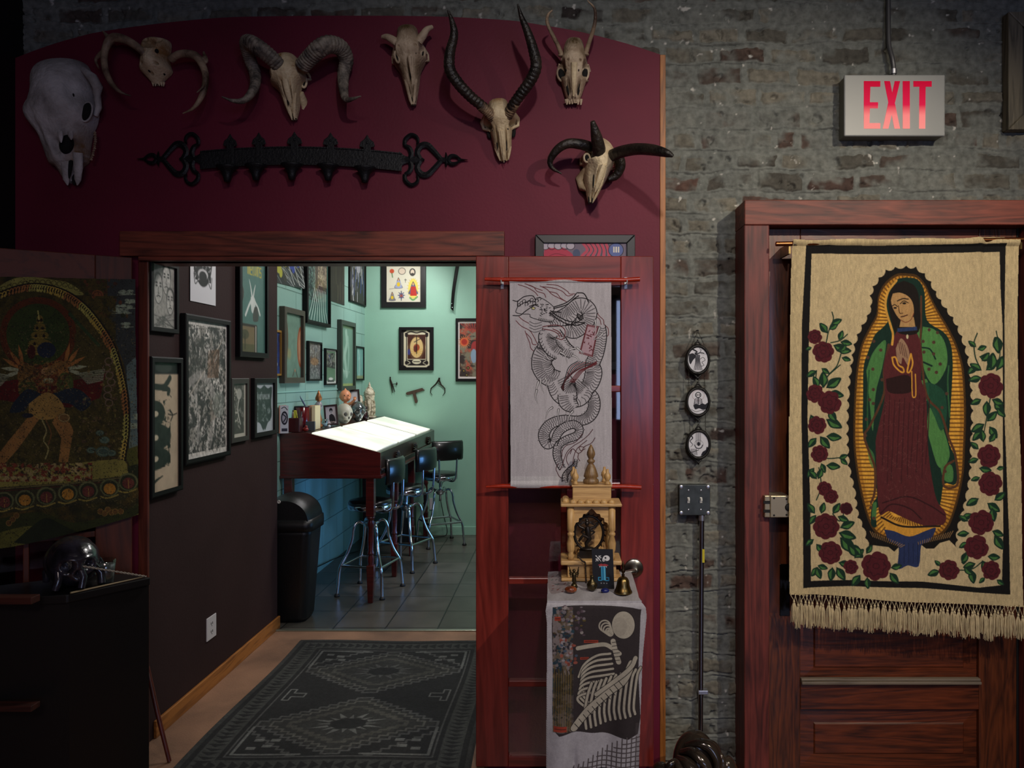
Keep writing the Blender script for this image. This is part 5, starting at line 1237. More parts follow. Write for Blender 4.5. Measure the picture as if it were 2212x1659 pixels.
# --- deer with two thin spikes
t = thing('spike_deer_skull', 'small deer skull with two thin curved spike antlers', 'skull', P(1238, 228, D))
o, at = skull_mesh('cranium', (1240, 92), (1238, 226), [(0, .024, .03), (.05, .036, .055), (.18, .046, .08), (.3, .055, .09), (.42, .062, .092), (.55, .058, .085), (.68, .050, .07), (.82, .040, .055), (.93, .030, .04), (1, .020, .02)],
    [(.53, .80, .10, .17, .055, 3), (.53, .80, .15, .27, -.010), (.34, .97, .08, .12, .03), (.45, .40, .018, .055, .015), (.80, .48, .09, .12, .026, 3), (.98, .25, .03, .10, .02)], bone_dirty, t, .02, stains=((.1, 0, .12, .8, 1), (.3, .7, .1, .3, .5), (.3, -.7, .1, .3, .5)))
hollow_shade(1213, 162, .015, .026, t, -.25, rim=bone_dirty); hollow_shade(1263, 161, .014, .027, t, .2, rim=bone_dirty); hollow_shade(1223, 152, .003, .006, t, 0, 'skull_opening'); hollow_shade(1250, 152, .003, .006, t, 0, 'skull_opening'); hollow_shade(1226, 192, .005, .028, t, -.2, 'nose_opening'); hollow_shade(1251, 192, .005, .028, t, .2, 'nose_opening')
m = MB(); m.tube([at(.5, 0, .004), at(.7, 0, .006), at(.86, 0, .006), at(.95, 0, .004)], [.013, .011, .008, .003], 10, flat=.5); m.build('nasal_bones', bone_cream, t)
for s in (-1, 1): MB().tube([at(.40, s*.98, -.01), at(.47, s*1.16, -.03), at(.60, s*1.13, -.03), at(.68, s*.9, -.01)], [.004, .005, .005, .005], 10).build('eye_rim', bone_dirty, t)
m = MB()
for k in range(9): x = 1222+k*4.2; m.tube([pz(x, 214, .035), pz(x+rr.uniform(-2, 2), 222+rr.uniform(-2, 5), .03)], [.007, .0035], 6)
m.build('broken_nose', bone_dirty, t)
horn('spike', [(1213, 118, .07), (1205, 98, .09), (1192, 72, .12), (1182, 48, .14), (1184, 32, .16), (1193, 22, .17)], [.010, .0088, .008, .007, .005, .002], antler_m, t); horn('spike', [(1265, 116, .07), (1272, 94, .09), (1281, 66, .12), (1286, 42, .14), (1284, 18, .16), (1269, 1, .17)], [.010, .0088, .008, .007, .005, .002], antler_m, t)
m = MB(); m.ball(pz(1212, 120, .068), .013, 12, 8, (1, 1, .5)); m.build('burr', antler_m, t); m = MB(); m.ball(pz(1266, 118, .068), .013, 12, 8, (1, 1, .5)); m.build('burr', antler_m, t)

# --- four-horned sheep skull at the right
t = thing('four_horned_skull', 'white skull with four thick black horns sticking out sideways and up', 'skull', P(1275, 447, D))
o, at = skull_mesh('cranium', (1298, 306), (1274, 446), [(0, .015, .02), (.08, .038, .06), (.2, .056, .10), (.32, .062, .115), (.42, .060, .115), (.52, .052, .105), (.65, .044, .085), (.8, .030, .06), (.92, .019, .035), (1, .010, .015)],
    [(.35, -.72, .050, .15, .05, 3), (.36, -.70, .09, .26, -.010), (.66, -.18, .10, .06, .035, 3), (.62, -.62, .14, .2, .012), (.90, -.3, .07, .14, .02, 3), (.90, .25, .07, .14, .02, 3)], bone_cream, t, .03, turn=.20, sym=False, pitch=.12)
hollow_shade(1268, 342, .011, .016, t, -.1, rim=bone_cream); hollow_shade(1282, 390, .0035, .03, t, .06, 'nose_opening'); hollow_shade(1272, 430, .0035, .02, t, .0, 'nose_opening'); hollow_shade(1279, 431, .0035, .018, t, .1, 'nose_opening')
m = MB(); m.tube([at(.5, .16, .003), at(.66, .14, .006), at(.8, .12, .004), at(.87, .08, .002)], [.013, .015, .011, .003], 10, flat=.5); m.build('nasal_bones', bone_cream, t)
MB().tube([at(.28, -.85, -.0), at(.34, -1.12, -.02), at(.42, -1.10, -.02), at(.48, -.85, -.01)], [.006, .007, .007, .006], 10).build('eye_rim', bone_cream, t)
MB().tube([at(.3, .9, -.02), at(.36, 1.3, -.03), at(.42, 1.0, -.02)], [.006, .007, .004], 10).build('eye_rim', bone_cream, t)
MB().tube([at(.5, -.9, -.03), at(.62, -1.3, -.04), at(.76, -1.3, -.03), at(.82, -.9, -.02)], [.013, .020, .016, .006], 12).build('cheek_teeth', bone_cream, t)
horn('horn', [(1293, 338, .12), (1293, 318, .16), (1287, 290, .20), (1280, 262, .23)], [.030, .027, .021, .009], horn_dark, t, 0, .08, label='upright horn')
horn('horn', [(1276, 318, .11), (1255, 312, .13), (1228, 310, .14), (1205, 322, .13), (1189, 345, .11), (1192, 362, .10), (1213, 375, .09)], [.022, .021, .019, .017, .013, .009, .003], horn_dark, t, 0, .06, label='curling horn on the left')
horn('horn', [(1317, 338, .12), (1342, 328, .19), (1375, 322, .26), (1410, 324, .32), (1440, 331, .37), (1454, 337, .38)], [.024, .0235, .0225, .021, .015, .006], horn_dark, t, 0, .06, label='long straight horn pointing right')
horn('horn', [(1325, 336, .08), (1338, 345, .08), (1340, 362, .07), (1330, 380, .06), (1314, 388, .06)], [.022, .022, .020, .017, .010], horn_dark, t, 0, .06, label='short curled horn under the right one')

# --- wrought iron coat rack
def iron_rack():
    t = thing('coat_rack', 'long black wrought iron coat rack with heart scroll ends and five hooks', 'coat rack', P(655, 405, D))
    def W_(x, y, o): return pz(x, y, o)
    def bary(x): # bar centre line arches slightly
        return 342-12*(1-((x-650)/220.)**2)+(.010*(x-650))+6
    m = MB(); xs = np.linspace(432, 868, 40); vs = []
    for x in xs:
        for dy in (-18.5, 18.5):
            for o_ in (.012, .020): vs.append(W_(x, bary(x)+dy, o_))
    fs = []
    for i in range(len(xs)-1):
        a = i*4; b = a+4; fs += [(a, b, b+1, a+1), (a+2, a+3, b+3, b+2), (a+1, b+1, b+3, a+3), (a, a+2, b+2, b)]
    fs += [(0, 1, 3, 2), (len(vs)-4, len(vs)-2, len(vs)-1, len(vs)-3)]
    m.add(vs, fs); m.build('bar', iron, t, .002)
    m = MB()
    for s in (-1, 1):
        vs = []
        for x in xs:
            for dy in (s*18.5-1.3, s*18.5+1.3):
                for o_ in (.018, .025): vs.append(W_(x, bary(x)+dy, o_))
        m.add(vs, fs)
    m.build('bar_edge', iron, t)
    def stroke(m, pts, wd, o0=.010, o1=.018):
        q = spline([tuple(p)+(w_,) for p, w_ in zip(pts, wd)], 8); L_ = []; R_ = []
        for i, p in enumerate(q):
            a = q[max(0, i-1)]; b = q[min(len(q)-1, i+1)]; d = np.array([b[0]-a[0], b[1]-a[1]]); d = d/(np.linalg.norm(d)+1e-6); nx, ny = -d[1], d[0]
            L_.append((p[0]+nx*p[2], p[1]+ny*p[2])); R_.append((p[0]-nx*p[2], p[1]-ny*p[2]))
        vs = []
        for a, b in zip(L_, R_):
            c_ = ((a[0]+b[0])/2, (a[1]+b[1])/2)
            vs += [W_(a[0], a[1], o0), W_(a[0], a[1], o1-.003), W_(c_[0], c_[1], o1+.002), W_(b[0], b[1], o1-.003), W_(b[0], b[1], o0)]
        fs_ = []
        for i in range(len(L_)-1):
            a = i*5
            for k in range(5): fs_.append((a+k, a+(k+1) % 5, a+5+(k+1) % 5, a+5+k))
        fs_ += [(0, 1, 2, 3, 4), tuple(len(vs)-5+k for k in range(5))[::-1]]
        m.add(vs, fs_, False)
    def finial(mx, cy):   # mx maps outward distance to x
        m = MB(); Y = lambda v: cy+v
        stroke(m, [(mx(0), Y(0)), (mx(14), Y(0)), (mx(30), Y(0))], [18, 8, 5])
        for s in (-1, 1):
            # side scrolls opening backwards
            stroke(m, [(mx(24), Y(s*3)), (mx(27), Y(s*14)), (mx(22), Y(s*26)), (mx(12), Y(s*31))], [5, 5.5, 5, 3])
            stroke(m, [(mx(12), Y(s*31)), (mx(14), Y(s*44)), (mx(26), Y(s*54)), (mx(38), Y(s*50)), (mx(42), Y(s*40)), (mx(38), Y(s*33))], [4, 4.6, 4, 3.6, 3.2, 1.2])
            # heart loop
            stroke(m, [(mx(46), Y(s*1)), (mx(40), Y(s*16)), (mx(48), Y(s*30)), (mx(62), Y(s*32)), (mx(76), Y(s*20)), (mx(92), Y(s*2))], [6, 6, 6.4, 6.4, 5.5, 5])
            stroke(m, [(mx(103), Y(0)), (mx(104), Y(s*7)), (mx(103), Y(s*16))], [2.4, 3, .8])
            stroke(m, [(mx(108), Y(s*1)), (mx(114), Y(s*8)), (mx(124), Y(s*8)), (mx(136), Y(s*2))], [4, 4, 3.6, 1.5])
        stroke(m, [(mx(26), Y(0)), (mx(44), Y(0)), (mx(56), Y(0))], [7, 8, 1.5])
        stroke(m, [(mx(88), Y(0)), (mx(98), Y(0)), (mx(110), Y(0))], [6, 5, 3])
        stroke(m, [(mx(130), Y(0)), (mx(140), Y(0)), (mx(152), Y(0))], [4, 2, .5])
        return m
    finial(lambda d: 862+d*.98, 345).build('scroll_finial', iron, t, label='right heart scroll end')
    finial(lambda d: 440-d*.95, 343).build('scroll_finial', iron, t, label='left heart scroll end')
    for x in (497, 559, 636, 714, 793):
        yb = bary(x); m = MB(); k = 1 if x > 600 else .92
        pts = [(x-8*k, yb+20), (x-8*k, yb-24), (x-17*k, yb-26), (x-14*k, yb-36), (x-6*k, yb-42), (x, yb-52), (x+6*k, yb-42), (x+14*k, yb-36), (x+17*k, yb-26), (x+8*k, yb-24), (x+8*k, yb+20)]
        m.ext(pts, lambda a, b, d: W_(a, b, .022+d), .007); hk = m.build('hook', iron, t, .0015)
        m = MB(); xx = x-3
        a = W_(xx, yb+18, .03)
        m.lathe([(.001, -.072), (.012, -.070), (.016, -.052), (.020, -.038), (.030, -.022), (.045, -.012), (.046, -.006), (.004, -.006)], a+Vector((0, -.015, .0)), 24, sy=.8)
        m.build('hook_cup', iron, hk)
        MB().ball(W_(x, yb-34, .031), .0045, 10, 6, (1, .5, 1)).build('rivet', iron, hk)
    for x in (598, 675, 754, 535, 825): MB().ball(W_(x, bary(x), .021), .004, 10, 6, (1, .5, 1)).build('rivet', iron, t)
iron_rack()

# --- scroll with the inked dragon and its rods
ZS = 2.905
def dragon():
    c = Cv(222, 452, 1.9, (176, 172, 178), 1100, 602)
    K = (22, 18, 22); R = (96, 40, 46); PK = (176, 142, 150); BG = (174, 170, 176)
    c.rect(1100, 602, 1322, 610, (190, 188, 192)); c.rect(1100, 1028, 1322, 1054, (186, 184, 188))
    rr = random.Random(11)
    za = lambda x, y: (1090+x/6.144, 590+y/6.144); zb = lambda x, y: (1090+x/7.212, 840+y/7.212)
    def flame(pts, w=.9, col=R): c.sline([za(*p) for p in pts], col, w*1.7, 5, 1)
    # flames behind
    for f in ([(180, 150), (300, 190), (400, 250), (440, 300)], [(270, 140), (380, 180), (430, 240), (520, 270), (545, 320)], [(300, 150), (420, 200), (500, 230)], [(470, 170), (560, 215), (640, 290), (800, 370)], [(560, 150), (700, 165), (830, 240), (860, 275), (930, 275)], [(500, 180), (650, 200), (760, 240), (830, 300), (900, 290)], [(590, 245), (690, 270), (740, 330), (820, 380)], [(150, 630), (220, 700), (330, 760), (380, 830), (430, 930)], [(190, 575), (240, 620), (320, 665)], [(270, 765), (300, 850), (330, 920), (350, 1000), (410, 1050)], [(290, 800), (350, 870), (370, 940), (420, 950)], [(1140, 410), (1200, 470), (1250, 560), (1310, 620), (1320, 680), (1370, 730), (1375, 820), (1330, 850), (1320, 900)], [(1100, 400), (1170, 480), (1200, 560), (1260, 610), (1280, 680)]): flame(f)
    def body(path, hw, belly=1, cp=None, scales=True, bw=.42):
        """path px points; hw half width(s); belly side sign"""
        if not hasattr(hw, '__len__'): hw = [hw]*len(path)
        if path[0][1] < 830: hw = [h*1.28 for h in hw]
        q = spline([tuple(p)+(h,) for p, h in zip(path, hw)], 14); Lp = []; Rp = []; nn = []
        for i, p in enumerate(q):
            a = q[max(0, i-1)]; b = q[min(len(q)-1, i+1)]; d = np.array([b[0]-a[0], b[1]-a[1]]); d = d/(np.linalg.norm(d)+1e-6); n_ = np.array([-d[1], d[0]]); nn.append((d, n_))
            Lp.append((p[0]+n_[0]*p[2], p[1]+n_[1]*p[2])); Rp.append((p[0]-n_[0]*p[2], p[1]-n_[1]*p[2]))
        c.poly(Lp+Rp[::-1], BG); c.line(Lp, K, 1.9); c.line(Rp, K, 1.9)
        bl = Lp if belly > 0 else Rp; acc = 0; lastp = q[0]; accs = 0; row = 0
        inner = []
        for i, p in enumerate(q):
            s = belly*(1-2*bw); n_ = nn[i][1]; inner.append((p[0]+n_[0]*p[2]*s, p[1]+n_[1]*p[2]*s))
        for i, p in enumerate(q):
            st = math.hypot(p[0]-lastp[0], p[1]-lastp[1]); acc += st; accs += st; lastp = p
            d, n_ = nn[i]
            if acc > 4.4:
                acc = 0; a = bl[i]; b = inner[i]; mid = ((a[0]+b[0])/2+d[0]*2.2, (a[1]+b[1])/2+d[1]*2.2)
                c.sline([a, mid, (b[0]-d[0]*1, b[1]-d[1]*1)], K, 1.15, 5)
            if scales and accs > 3.0:
                accs = 0; row += 1
                k = max(2, int(p[2]*1.1/2.6))
                for j in range(k):
                    f = -belly*((j+.5+.5*(row % 2))/k)*(1.55)*.62+belly*.12
                    x = p[0]+n_[0]*p[2]*f; y = p[1]+n_[1]*p[2]*f
                    c.sline([(x-n_[0]*1.5, y-n_[1]*1.5), (x+d[0]*1.7, y+d[1]*1.7), (x+n_[0]*1.5, y+n_[1]*1.5)], K, .8, 3, .85)
            if i % 9 == 4:
                e = Rp[i] if belly > 0 else Lp[i]; sg = -belly
                c.poly([(e[0]-d[0]*1.8, e[1]-d[1]*1.8), (e[0]+n_[0]*sg*2.6+d[0]*1.5, e[1]+n_[1]*sg*2.6+d[1]*1.5), (e[0]+d[0]*1.8, e[1]+d[1]*1.8)], BG); c.line([(e[0]-d[0]*1.8, e[1]-d[1]*1.8), (e[0]+n_[0]*sg*2.6+d[0]*1.5, e[1]+n_[1]*sg*2.6+d[1]*1.5), (e[0]+d[0]*1.8, e[1]+d[1]*1.8)], K, .8)
    # lower coils
    body([(1268, 845), (1281, 858), (1283, 880), (1272, 900), (1250, 909), (1215, 907), (1188, 917), (1175, 938), (1182, 958), (1198, 953)], [10, 12, 12.5, 12, 10.5, 10, 11, 12, 11, 8], -1)
    body([(1196, 958), (1206, 934), (1222, 921), (1240, 917), (1251, 926), (1246, 940), (1222, 950), (1206, 962), (1203, 982), (1209, 1002), (1214, 1012)], [8, 9, 9, 8.5, 8.5, 8.5, 8, 8, 8.5, 7, 6], 1)
    body([(1244, 992), (1241, 1004), (1230, 1014), (1221, 1026), (1220, 1040)], [2.5, 4, 4.6, 5.6, 6.2], 1)
    for f in ([(1370, 630), (1300, 720), (1180, 820), (1080, 880), (980, 970), (930, 1080), (900, 1180), (860, 1260)], [(1405, 760), (1350, 840), (1240, 900), (1200, 970), (1140, 1000), (1060, 930), (1020, 1010)], [(1210, 700), (1100, 830), (960, 880), (900, 960), (890, 1050)], [(1040, 940), (980, 1020), (960, 1100), (990, 1180)], [(1240, 905), (1160, 900), (1110, 960), (1080, 1040), (1060, 1160)], [(1170, 1120), (1140, 1070), (1150, 1010)], [(830, 1160), (800, 1240), (820, 1300), (850, 1360), (890, 1390)], [(1280, 800), (1180, 880), (1160, 920), (1190, 960), (1250, 930)]): c.sline([zb(*p) for p in f], (70, 34, 40), 1.5, 5)
    # main upper loops
    body([za(1250, 700), za(1265, 850), za(1230, 1050), za(1170, 1200), za(1180, 1330), za(1130, 1480), za(1040, 1560)], [11, 11, 11, 12, 14, 13, 10], -1)
    body([za(560, 640), za(700, 610), za(860, 560), za(1000, 470), za(1090, 520), za(1060, 640), za(930, 760), za(820, 760)], [9, 12, 16, 18, 17, 15, 13, 10], 1)
    body([za(560, 880), za(560, 1020), za(500, 1120), za(500, 1250), za(590, 1370), za(720, 1400)], [13, 18, 17, 17, 16, 12], -1)
    body([za(640, 820), za(700, 900), za(800, 1000), za(900, 1060)], [15, 15, 12, 9], -1, bw=.2)
    body([za(600, 780), za(560, 860), za(620, 1000), za(720, 1080)], [14, 14, 12, 10], 1, bw=.2)
    body([za(700, 1400), za(800, 1560), za(960, 1600), za(1060, 1500)], [20, 24, 22, 18], 1, bw=.3)
    body([(1225, 850), (1228, 868), (1240, 882)], [20, 20, 12], -1, bw=.2)
    # fire curls over the body
    for f in ([(470, 720), (560, 700), (700, 690), (790, 740), (800, 820), (760, 880), (690, 860)], [(500, 740), (620, 760), (700, 800), (730, 850)], [(640, 740), (720, 780), (760, 840)]): flame(f, 1.1)
    for k in range(7): flame([(1180-k*35, 1190-k*4), (1030-k*30, 1250), (900-k*18, 1330+k*16), (800-k*8, 1440+k*12), (780, 1560)], 1.0, R if k % 2 else K)
    for k in range(4): flame([(860+k*20, 1450), (980+k*20, 1300), (1100+k*16, 1240), (1220, 1170+k*12)], 1.0, R)
    # head: crown of curls, jaw, teeth, whiskers
    hd = [(160, 470), (150, 520), (230, 540), (330, 545), (340, 580), (420, 610), (520, 640), (620, 640), (660, 600), (600, 540), (660, 480), (620, 420), (540, 360), (480, 330), (420, 330), (400, 380), (330, 370), (240, 400), (180, 440)]
    c.spoly([za(*p) for p in hd], BG, 5); c.sline([za(*p) for p in hd+[hd[0]]], K, 1.4, 5)
    for k in range(9):
        x, y = za(190+k*34, 430-(k % 3)*22-k*5); c.sline([(x-3, y+3), (x-3.4, y-2.6), (x+1, y-4.4), (x+3.6, y-1), (x+1, y+1.6)], K, 1.3, 5)
    for k in range(26): x, y = za(rr.uniform(470, 600), rr.uniform(400, 560)); c.line([(x-1.2, y), (x+1.4, y+rr.uniform(-1, 2))], K, 1.5)
    for k in range(9): a = za(450+k*22, 590+k*5); c.poly([a, (a[0]+2.4, a[1]), (a[0]+.6, a[1]+6)], (205, 203, 205)); c.line([a, (a[0]+.6, a[1]+6), (a[0]+2.4, a[1])], K, .8)
    c.ell(*za(380, 465), 3, 2.2, (196, 190, 130)); c.ring(*za(380, 465), 4, 2.8, K, 1.1); c.sline([za(330, 440), za(390, 420), za(450, 440)], K, 2)
    for f in ([(110, 560), (200, 560), (280, 500), (400, 420), (440, 415)], [(110, 360), (170, 370), (260, 310), (370, 300), (410, 360)], [(175, 430), (172, 380), (200, 350)]): flame(f, 1.1, K)
    for f in ([(600, 520), (690, 600), (820, 670), (960, 690), (1060, 660)], [(610, 500), (720, 580), (860, 640), (1050, 655)], [(640, 510), (740, 520)], [(650, 450), (800, 400), (900, 330), (950, 270)], [(650, 470), (820, 420), (920, 340), (980, 300)], [(960, 260), (1040, 265), (1080, 310), (1110, 380)]): flame(f, 1.3, K)
    c.spoly([za(*p) for p in ((330, 600), (330, 700), (370, 790), (470, 780), (500, 700), (440, 640))], BG, 5)
    for k in range(4): c.sline([za(330, 640+k*40), za(400, 670+k*38), za(490, 650+k*36)], K, 1)
    # tablet held in the claws
    tb = [za(1095, 680), za(1250, 705), za(1165, 1110), za(990, 1060)]
    c.poly(tb, (172, 146, 156)); 
    for s_ in (0, .08, .16):
        cx_ = sum(p[0] for p in tb)/4; cy_ = sum(p[1] for p in tb)/4; q = [(p[0]+(cx_-p[0])*s_, p[1]+(cy_-p[1])*s_*.6) for p in tb]; c.line(q+[q[0]], R, 1.1)
    for cx_, cy_, sd in ((1140, 810, 1), (1110, 960, 2)):
        r3 = random.Random(sd)
        for k in range(6): x, y = r3.uniform(-50, 50), r3.uniform(-55, 55); c.sline([za(cx_+x, cy_+y), za(cx_+x+r3.uniform(-30, 30), cy_+y+18), za(cx_+x+r3.uniform(-40, 40), cy_+y+r3.uniform(-10, 30))], (90, 30, 40), 1.5, 3)
    # claws
    def claw(pts, w=3.2):
        p = [za(*q) for q in pts]; c.sline(p, K, w+1.6, 5, 1, True); c.sline(p, (198, 196, 200), w-.2, 5, 1, True)
    for q in ([(740, 1050), (800, 1090), (830, 1190)], [(860, 1010), (960, 1000), (1040, 1080)], [(900, 1090), (960, 1120), (1010, 1200)], [(960, 990), (1010, 1030), (1050, 1060)], [(1200, 620), (1210, 700), (1180, 790)], [(1260, 720), (1230, 800), (1180, 880)], [(1300, 800), (1250, 850), (1180, 885)], [(480, 1400), (480, 1480), (520, 1590)], [(540, 1390), (560, 1440), (560, 1520)], [(450, 1440), (420, 1540), (415, 1640)]): claw(q)
    for q in ([(740, 290), (680, 340), (635, 460)], [(840, 320), (830, 400), (845, 510)], [(1060, 350), (1010, 410), (970, 530)], [(500, 20), (480, 120), (510, 220)]):
        p = [zb(*a) for a in q]; c.sline(p, K, 5, 5, 1, True); c.sline(p, (198, 196, 200), 3, 5, 1, True)
    c.noise(.03, 1.2, 6, 2); c.noise(.025, .3, 16, 2, .1)
    t = thing('wall_scroll', 'pale linen scroll with a black line-drawn dragon on the red door', 'scroll', P(1211, 1053, ZS))
    def fn(u, v):
        x = 1100+u*222; y = 602+v*452
        X, Y, Z = ray_plane(x, y, (0, ZS-D, 0), (0, 1, 0))
        f = .003*np.sin(u*9+v*3)+.004*np.sin(v*5)-.006*(v < .02)*np.sin(np.clip(v/.02, 0, 1)*PI)-.006*(v > .965)*np.sin(np.clip((v-.965)/.035, 0, 1)*PI)
        return X, Y+f, Z
    V, U = np.mgrid[0:c.h, 0:c.w].astype(float); x = 1100+U/c.s; y = 602+V/c.s
    mk = (x > 1101+(y-602)*.006) & (x < 1319.5+(y-602)*.004) & (y > 603) & (y < 1053)
    canvas_mesh('linen_cloth', c, fn, paintmat('linen', .85, .16, 1100), t, mk)
    for y, a, b in ((604, 1047, 1382), (1050, 1050, 1385)):
        rod = MB().tube([P(a, y+(2 if y > 900 else -1), ZS), P(a+34, y, ZS), P(b-34, y+1, ZS), P(b, y+(3 if y > 900 else -1), ZS)], [.006, .0085, .0085, .0095] if y < 900 else [.004, .0085, .0085, .009], 14).build('rod', red_lacquer, t)
    for x in (1083, 1354):
        b = MB(); p = P(x, 608, ZS); b.box(p.x-.006, p.x+.006, YD-.003, YD, p.z-.024, p.z+.022); b.tube([(p.x, YD-.002, p.z-.006), (p.x, ZS-D-.010, p.z-.008), (p.x, ZS-D-.014, p.z+.004)], .0025, 8)
        b.build('hanging_bracket', mat('white_metal', rgb(200, 202, 206), .35, metal=.4), t, .001)
dragon()
# ================================================================ HALL AND STUDIO
blackfr = mat('black_frame_lacquer', rgb(15, 14, 15), .55, spec=.2); brownfr = mat('dark_brown_frame', rgb(66, 58, 48), .5, noise=.2); goldfr = mat('thin_gold_frame', rgb(176, 130, 62), .4, metal=.5)
VX, VY, VZ = Vector((1, 0, 0)), Vector((0, 1, 0)), Vector((0, 0, 1))
def obox(m, o, r, u, n, a0, a1, b0, b1, c0, c1):
    vs = [o+r*a+u*b+n*c for a in (a0, a1) for b in (b0, b1) for c in (c0, c1)]
    m.add(vs, [(0, 1, 3, 2), (4, 6, 7, 5), (0, 4, 5, 1), (2, 3, 7, 6), (0, 2, 6, 4), (1, 5, 7, 3)])
def framed(name, label, o, r, u, n, W_, H_, fw, fd, fm, paint, matw=0.0, bg=(200, 198, 192), glass=True, res=230, group=None, cat='picture', kids=True):
    t = thing(name, label, cat, o+r*W_/2, group)
    if fw:
        m = MB()
        for q in (((0, 0), (fw, fw), (fw, H_-fw), (0, H_)), ((0, 0), (W_, 0), (W_-fw, fw), (fw, fw)), ((W_, 0), (W_, H_), (W_-fw, H_-fw), (W_-fw, fw)), ((0, H_), (fw, H_-fw), (W_-fw, H_-fw), (W_, H_))):
            vs = []
            for c_ in (0.001, fd-.003):
                vs += [o+r*a+u*b+n*c_ for a, b in q]
            iq = [(a+(W_/2-a)*.02, b+(H_/2-b)*.02) for a, b in q]
            vs += [o+r*a+u*b+n*fd for a, b in iq]
            fs = [(0, 1, 2, 3), (11, 10, 9, 8)]+[(L*4+i, L*4+(i+1) % 4, L*4+4+(i+1) % 4, L*4+4+i) for L in (0, 1) for i in range(4)]
            m.add(vs, fs)
        m.build('frame', fm, t)
    iw, ih = W_-2*fw, H_-2*fw
    c = Cv(iw*100, ih*100, res/100., bg)
    paint(c, iw*100, ih*100)
    dd = fd*.45 if fw else .004
    b = MB(); obox(b, o, r, u, n, fw*.9, W_-fw*.9, fw*.9, H_-fw*.9, .001, dd-.001); b.build('backing_board', black_paint, t)
    oo = o+r*fw+u*fw+n*dd
    canvas_mesh('print', c, lambda a, v: tuple(oo[i]+r[i]*a*iw+u[i]*(1-v)*ih for i in range(3)), paintmat('print_paper', .5), t)
    if glass and fw:
        g = MB(); obox(g, o, r, u, n, fw*.95, W_-fw*.95, fw*.95, H_-fw*.95, dd+.003, dd+.005); g.build('glass', pic_glass, t)
    return t
def lw(X, x0, x1, zb, zt):
    """frame spot on a wall x=X facing +x between pixel columns"""
    y0, y1 = dX(x0, X)-D, dX(x1, X)-D
    return Vector((X+.0005, y0, zb)), VY, VZ, VX, y1-y0, zt-zb
def etch(c, x0, y0, x1, y1, seed=1, dark=(40, 38, 38), mid=(120, 116, 110), sc=.35, thr=.47):
    c.mottle(x0, y0, x1, y1, [mid], sc*.6, seed, thr=thr-.03, hard=.1); c.mottle(x0, y0, x1, y1, [dark], sc, seed+3, thr=thr+.03, hard=.05); c.mottle(x0, y0, x1, y1, [dark], sc*3, seed+7, thr=.56, hard=.06)

K = (24, 22, 24)
def p_faces(c, w, h):
    c.a[:] = np.array((150, 146, 140))/255.
    for cx, cy, r in ((w*.30, h*.38, w*.17), (w*.62, h*.22, w*.17), (w*.78, h*.55, w*.15)):
        c.ell(cx, cy, r, r*1.9, (176, 172, 166)); c.ring(cx, cy, r, r*1.9, (60, 58, 58), .35)
        for k in (-.75, -.35): c.ell(cx-r*.45, cy+r*k, r*.22, r*.12, K); c.ell(cx+r*.45, cy+r*k, r*.22, r*.12, K)
        c.sline([(cx, cy-r*.2), (cx-r*.1, cy+r*.5), (cx+r*.15, cy+r*.55)], K, .3); c.sline([(cx-r*.4, cy+r*1.0), (cx, cy+r*.85), (cx+r*.4, cy+r*1.0)], K, .45)
        c.sline([(cx-r, cy-r*.4), (cx-r*.7, cy-r*1.7), (cx, cy-r*2.0), (cx+r*.8, cy-r*1.5), (cx+r, cy-r*.3)], (80, 78, 76), .9)
    for k in range(14): c.sline([(random.Random(k).uniform(0, w), h*.75+k % 5), (w*.5, h*.8+k % 4), (random.Random(k+50).uniform(0, w), h*.95)], (80, 78, 76), .3)
    c.noise(.10, 1.2, 4)
def p_oval(c, w, h):
    cx = w*.48; cy = h*.42
    c.ell(cx, cy, w*.36, h*.36, K); etch(c, cx-w*.33, cy-h*.3, cx+w*.33, cy+h*.3, 5, (20, 18, 20), (190, 188, 190), .5, .5)
    c.ell(cx, cy+h*.20, w*.2, h*.07, (190, 188, 190)); c.ell(cx, cy+h*.23, w*.15, h*.07, K); c.sline([(cx-w*.35, cy+h*.22), (cx-w*.3, cy+h*.34), (cx-w*.2, cy+h*.3)], K, .5); c.sline([(cx+w*.35, cy+h*.22), (cx+w*.32, cy+h*.36), (cx+w*.22, cy+h*.3)], K, .5)
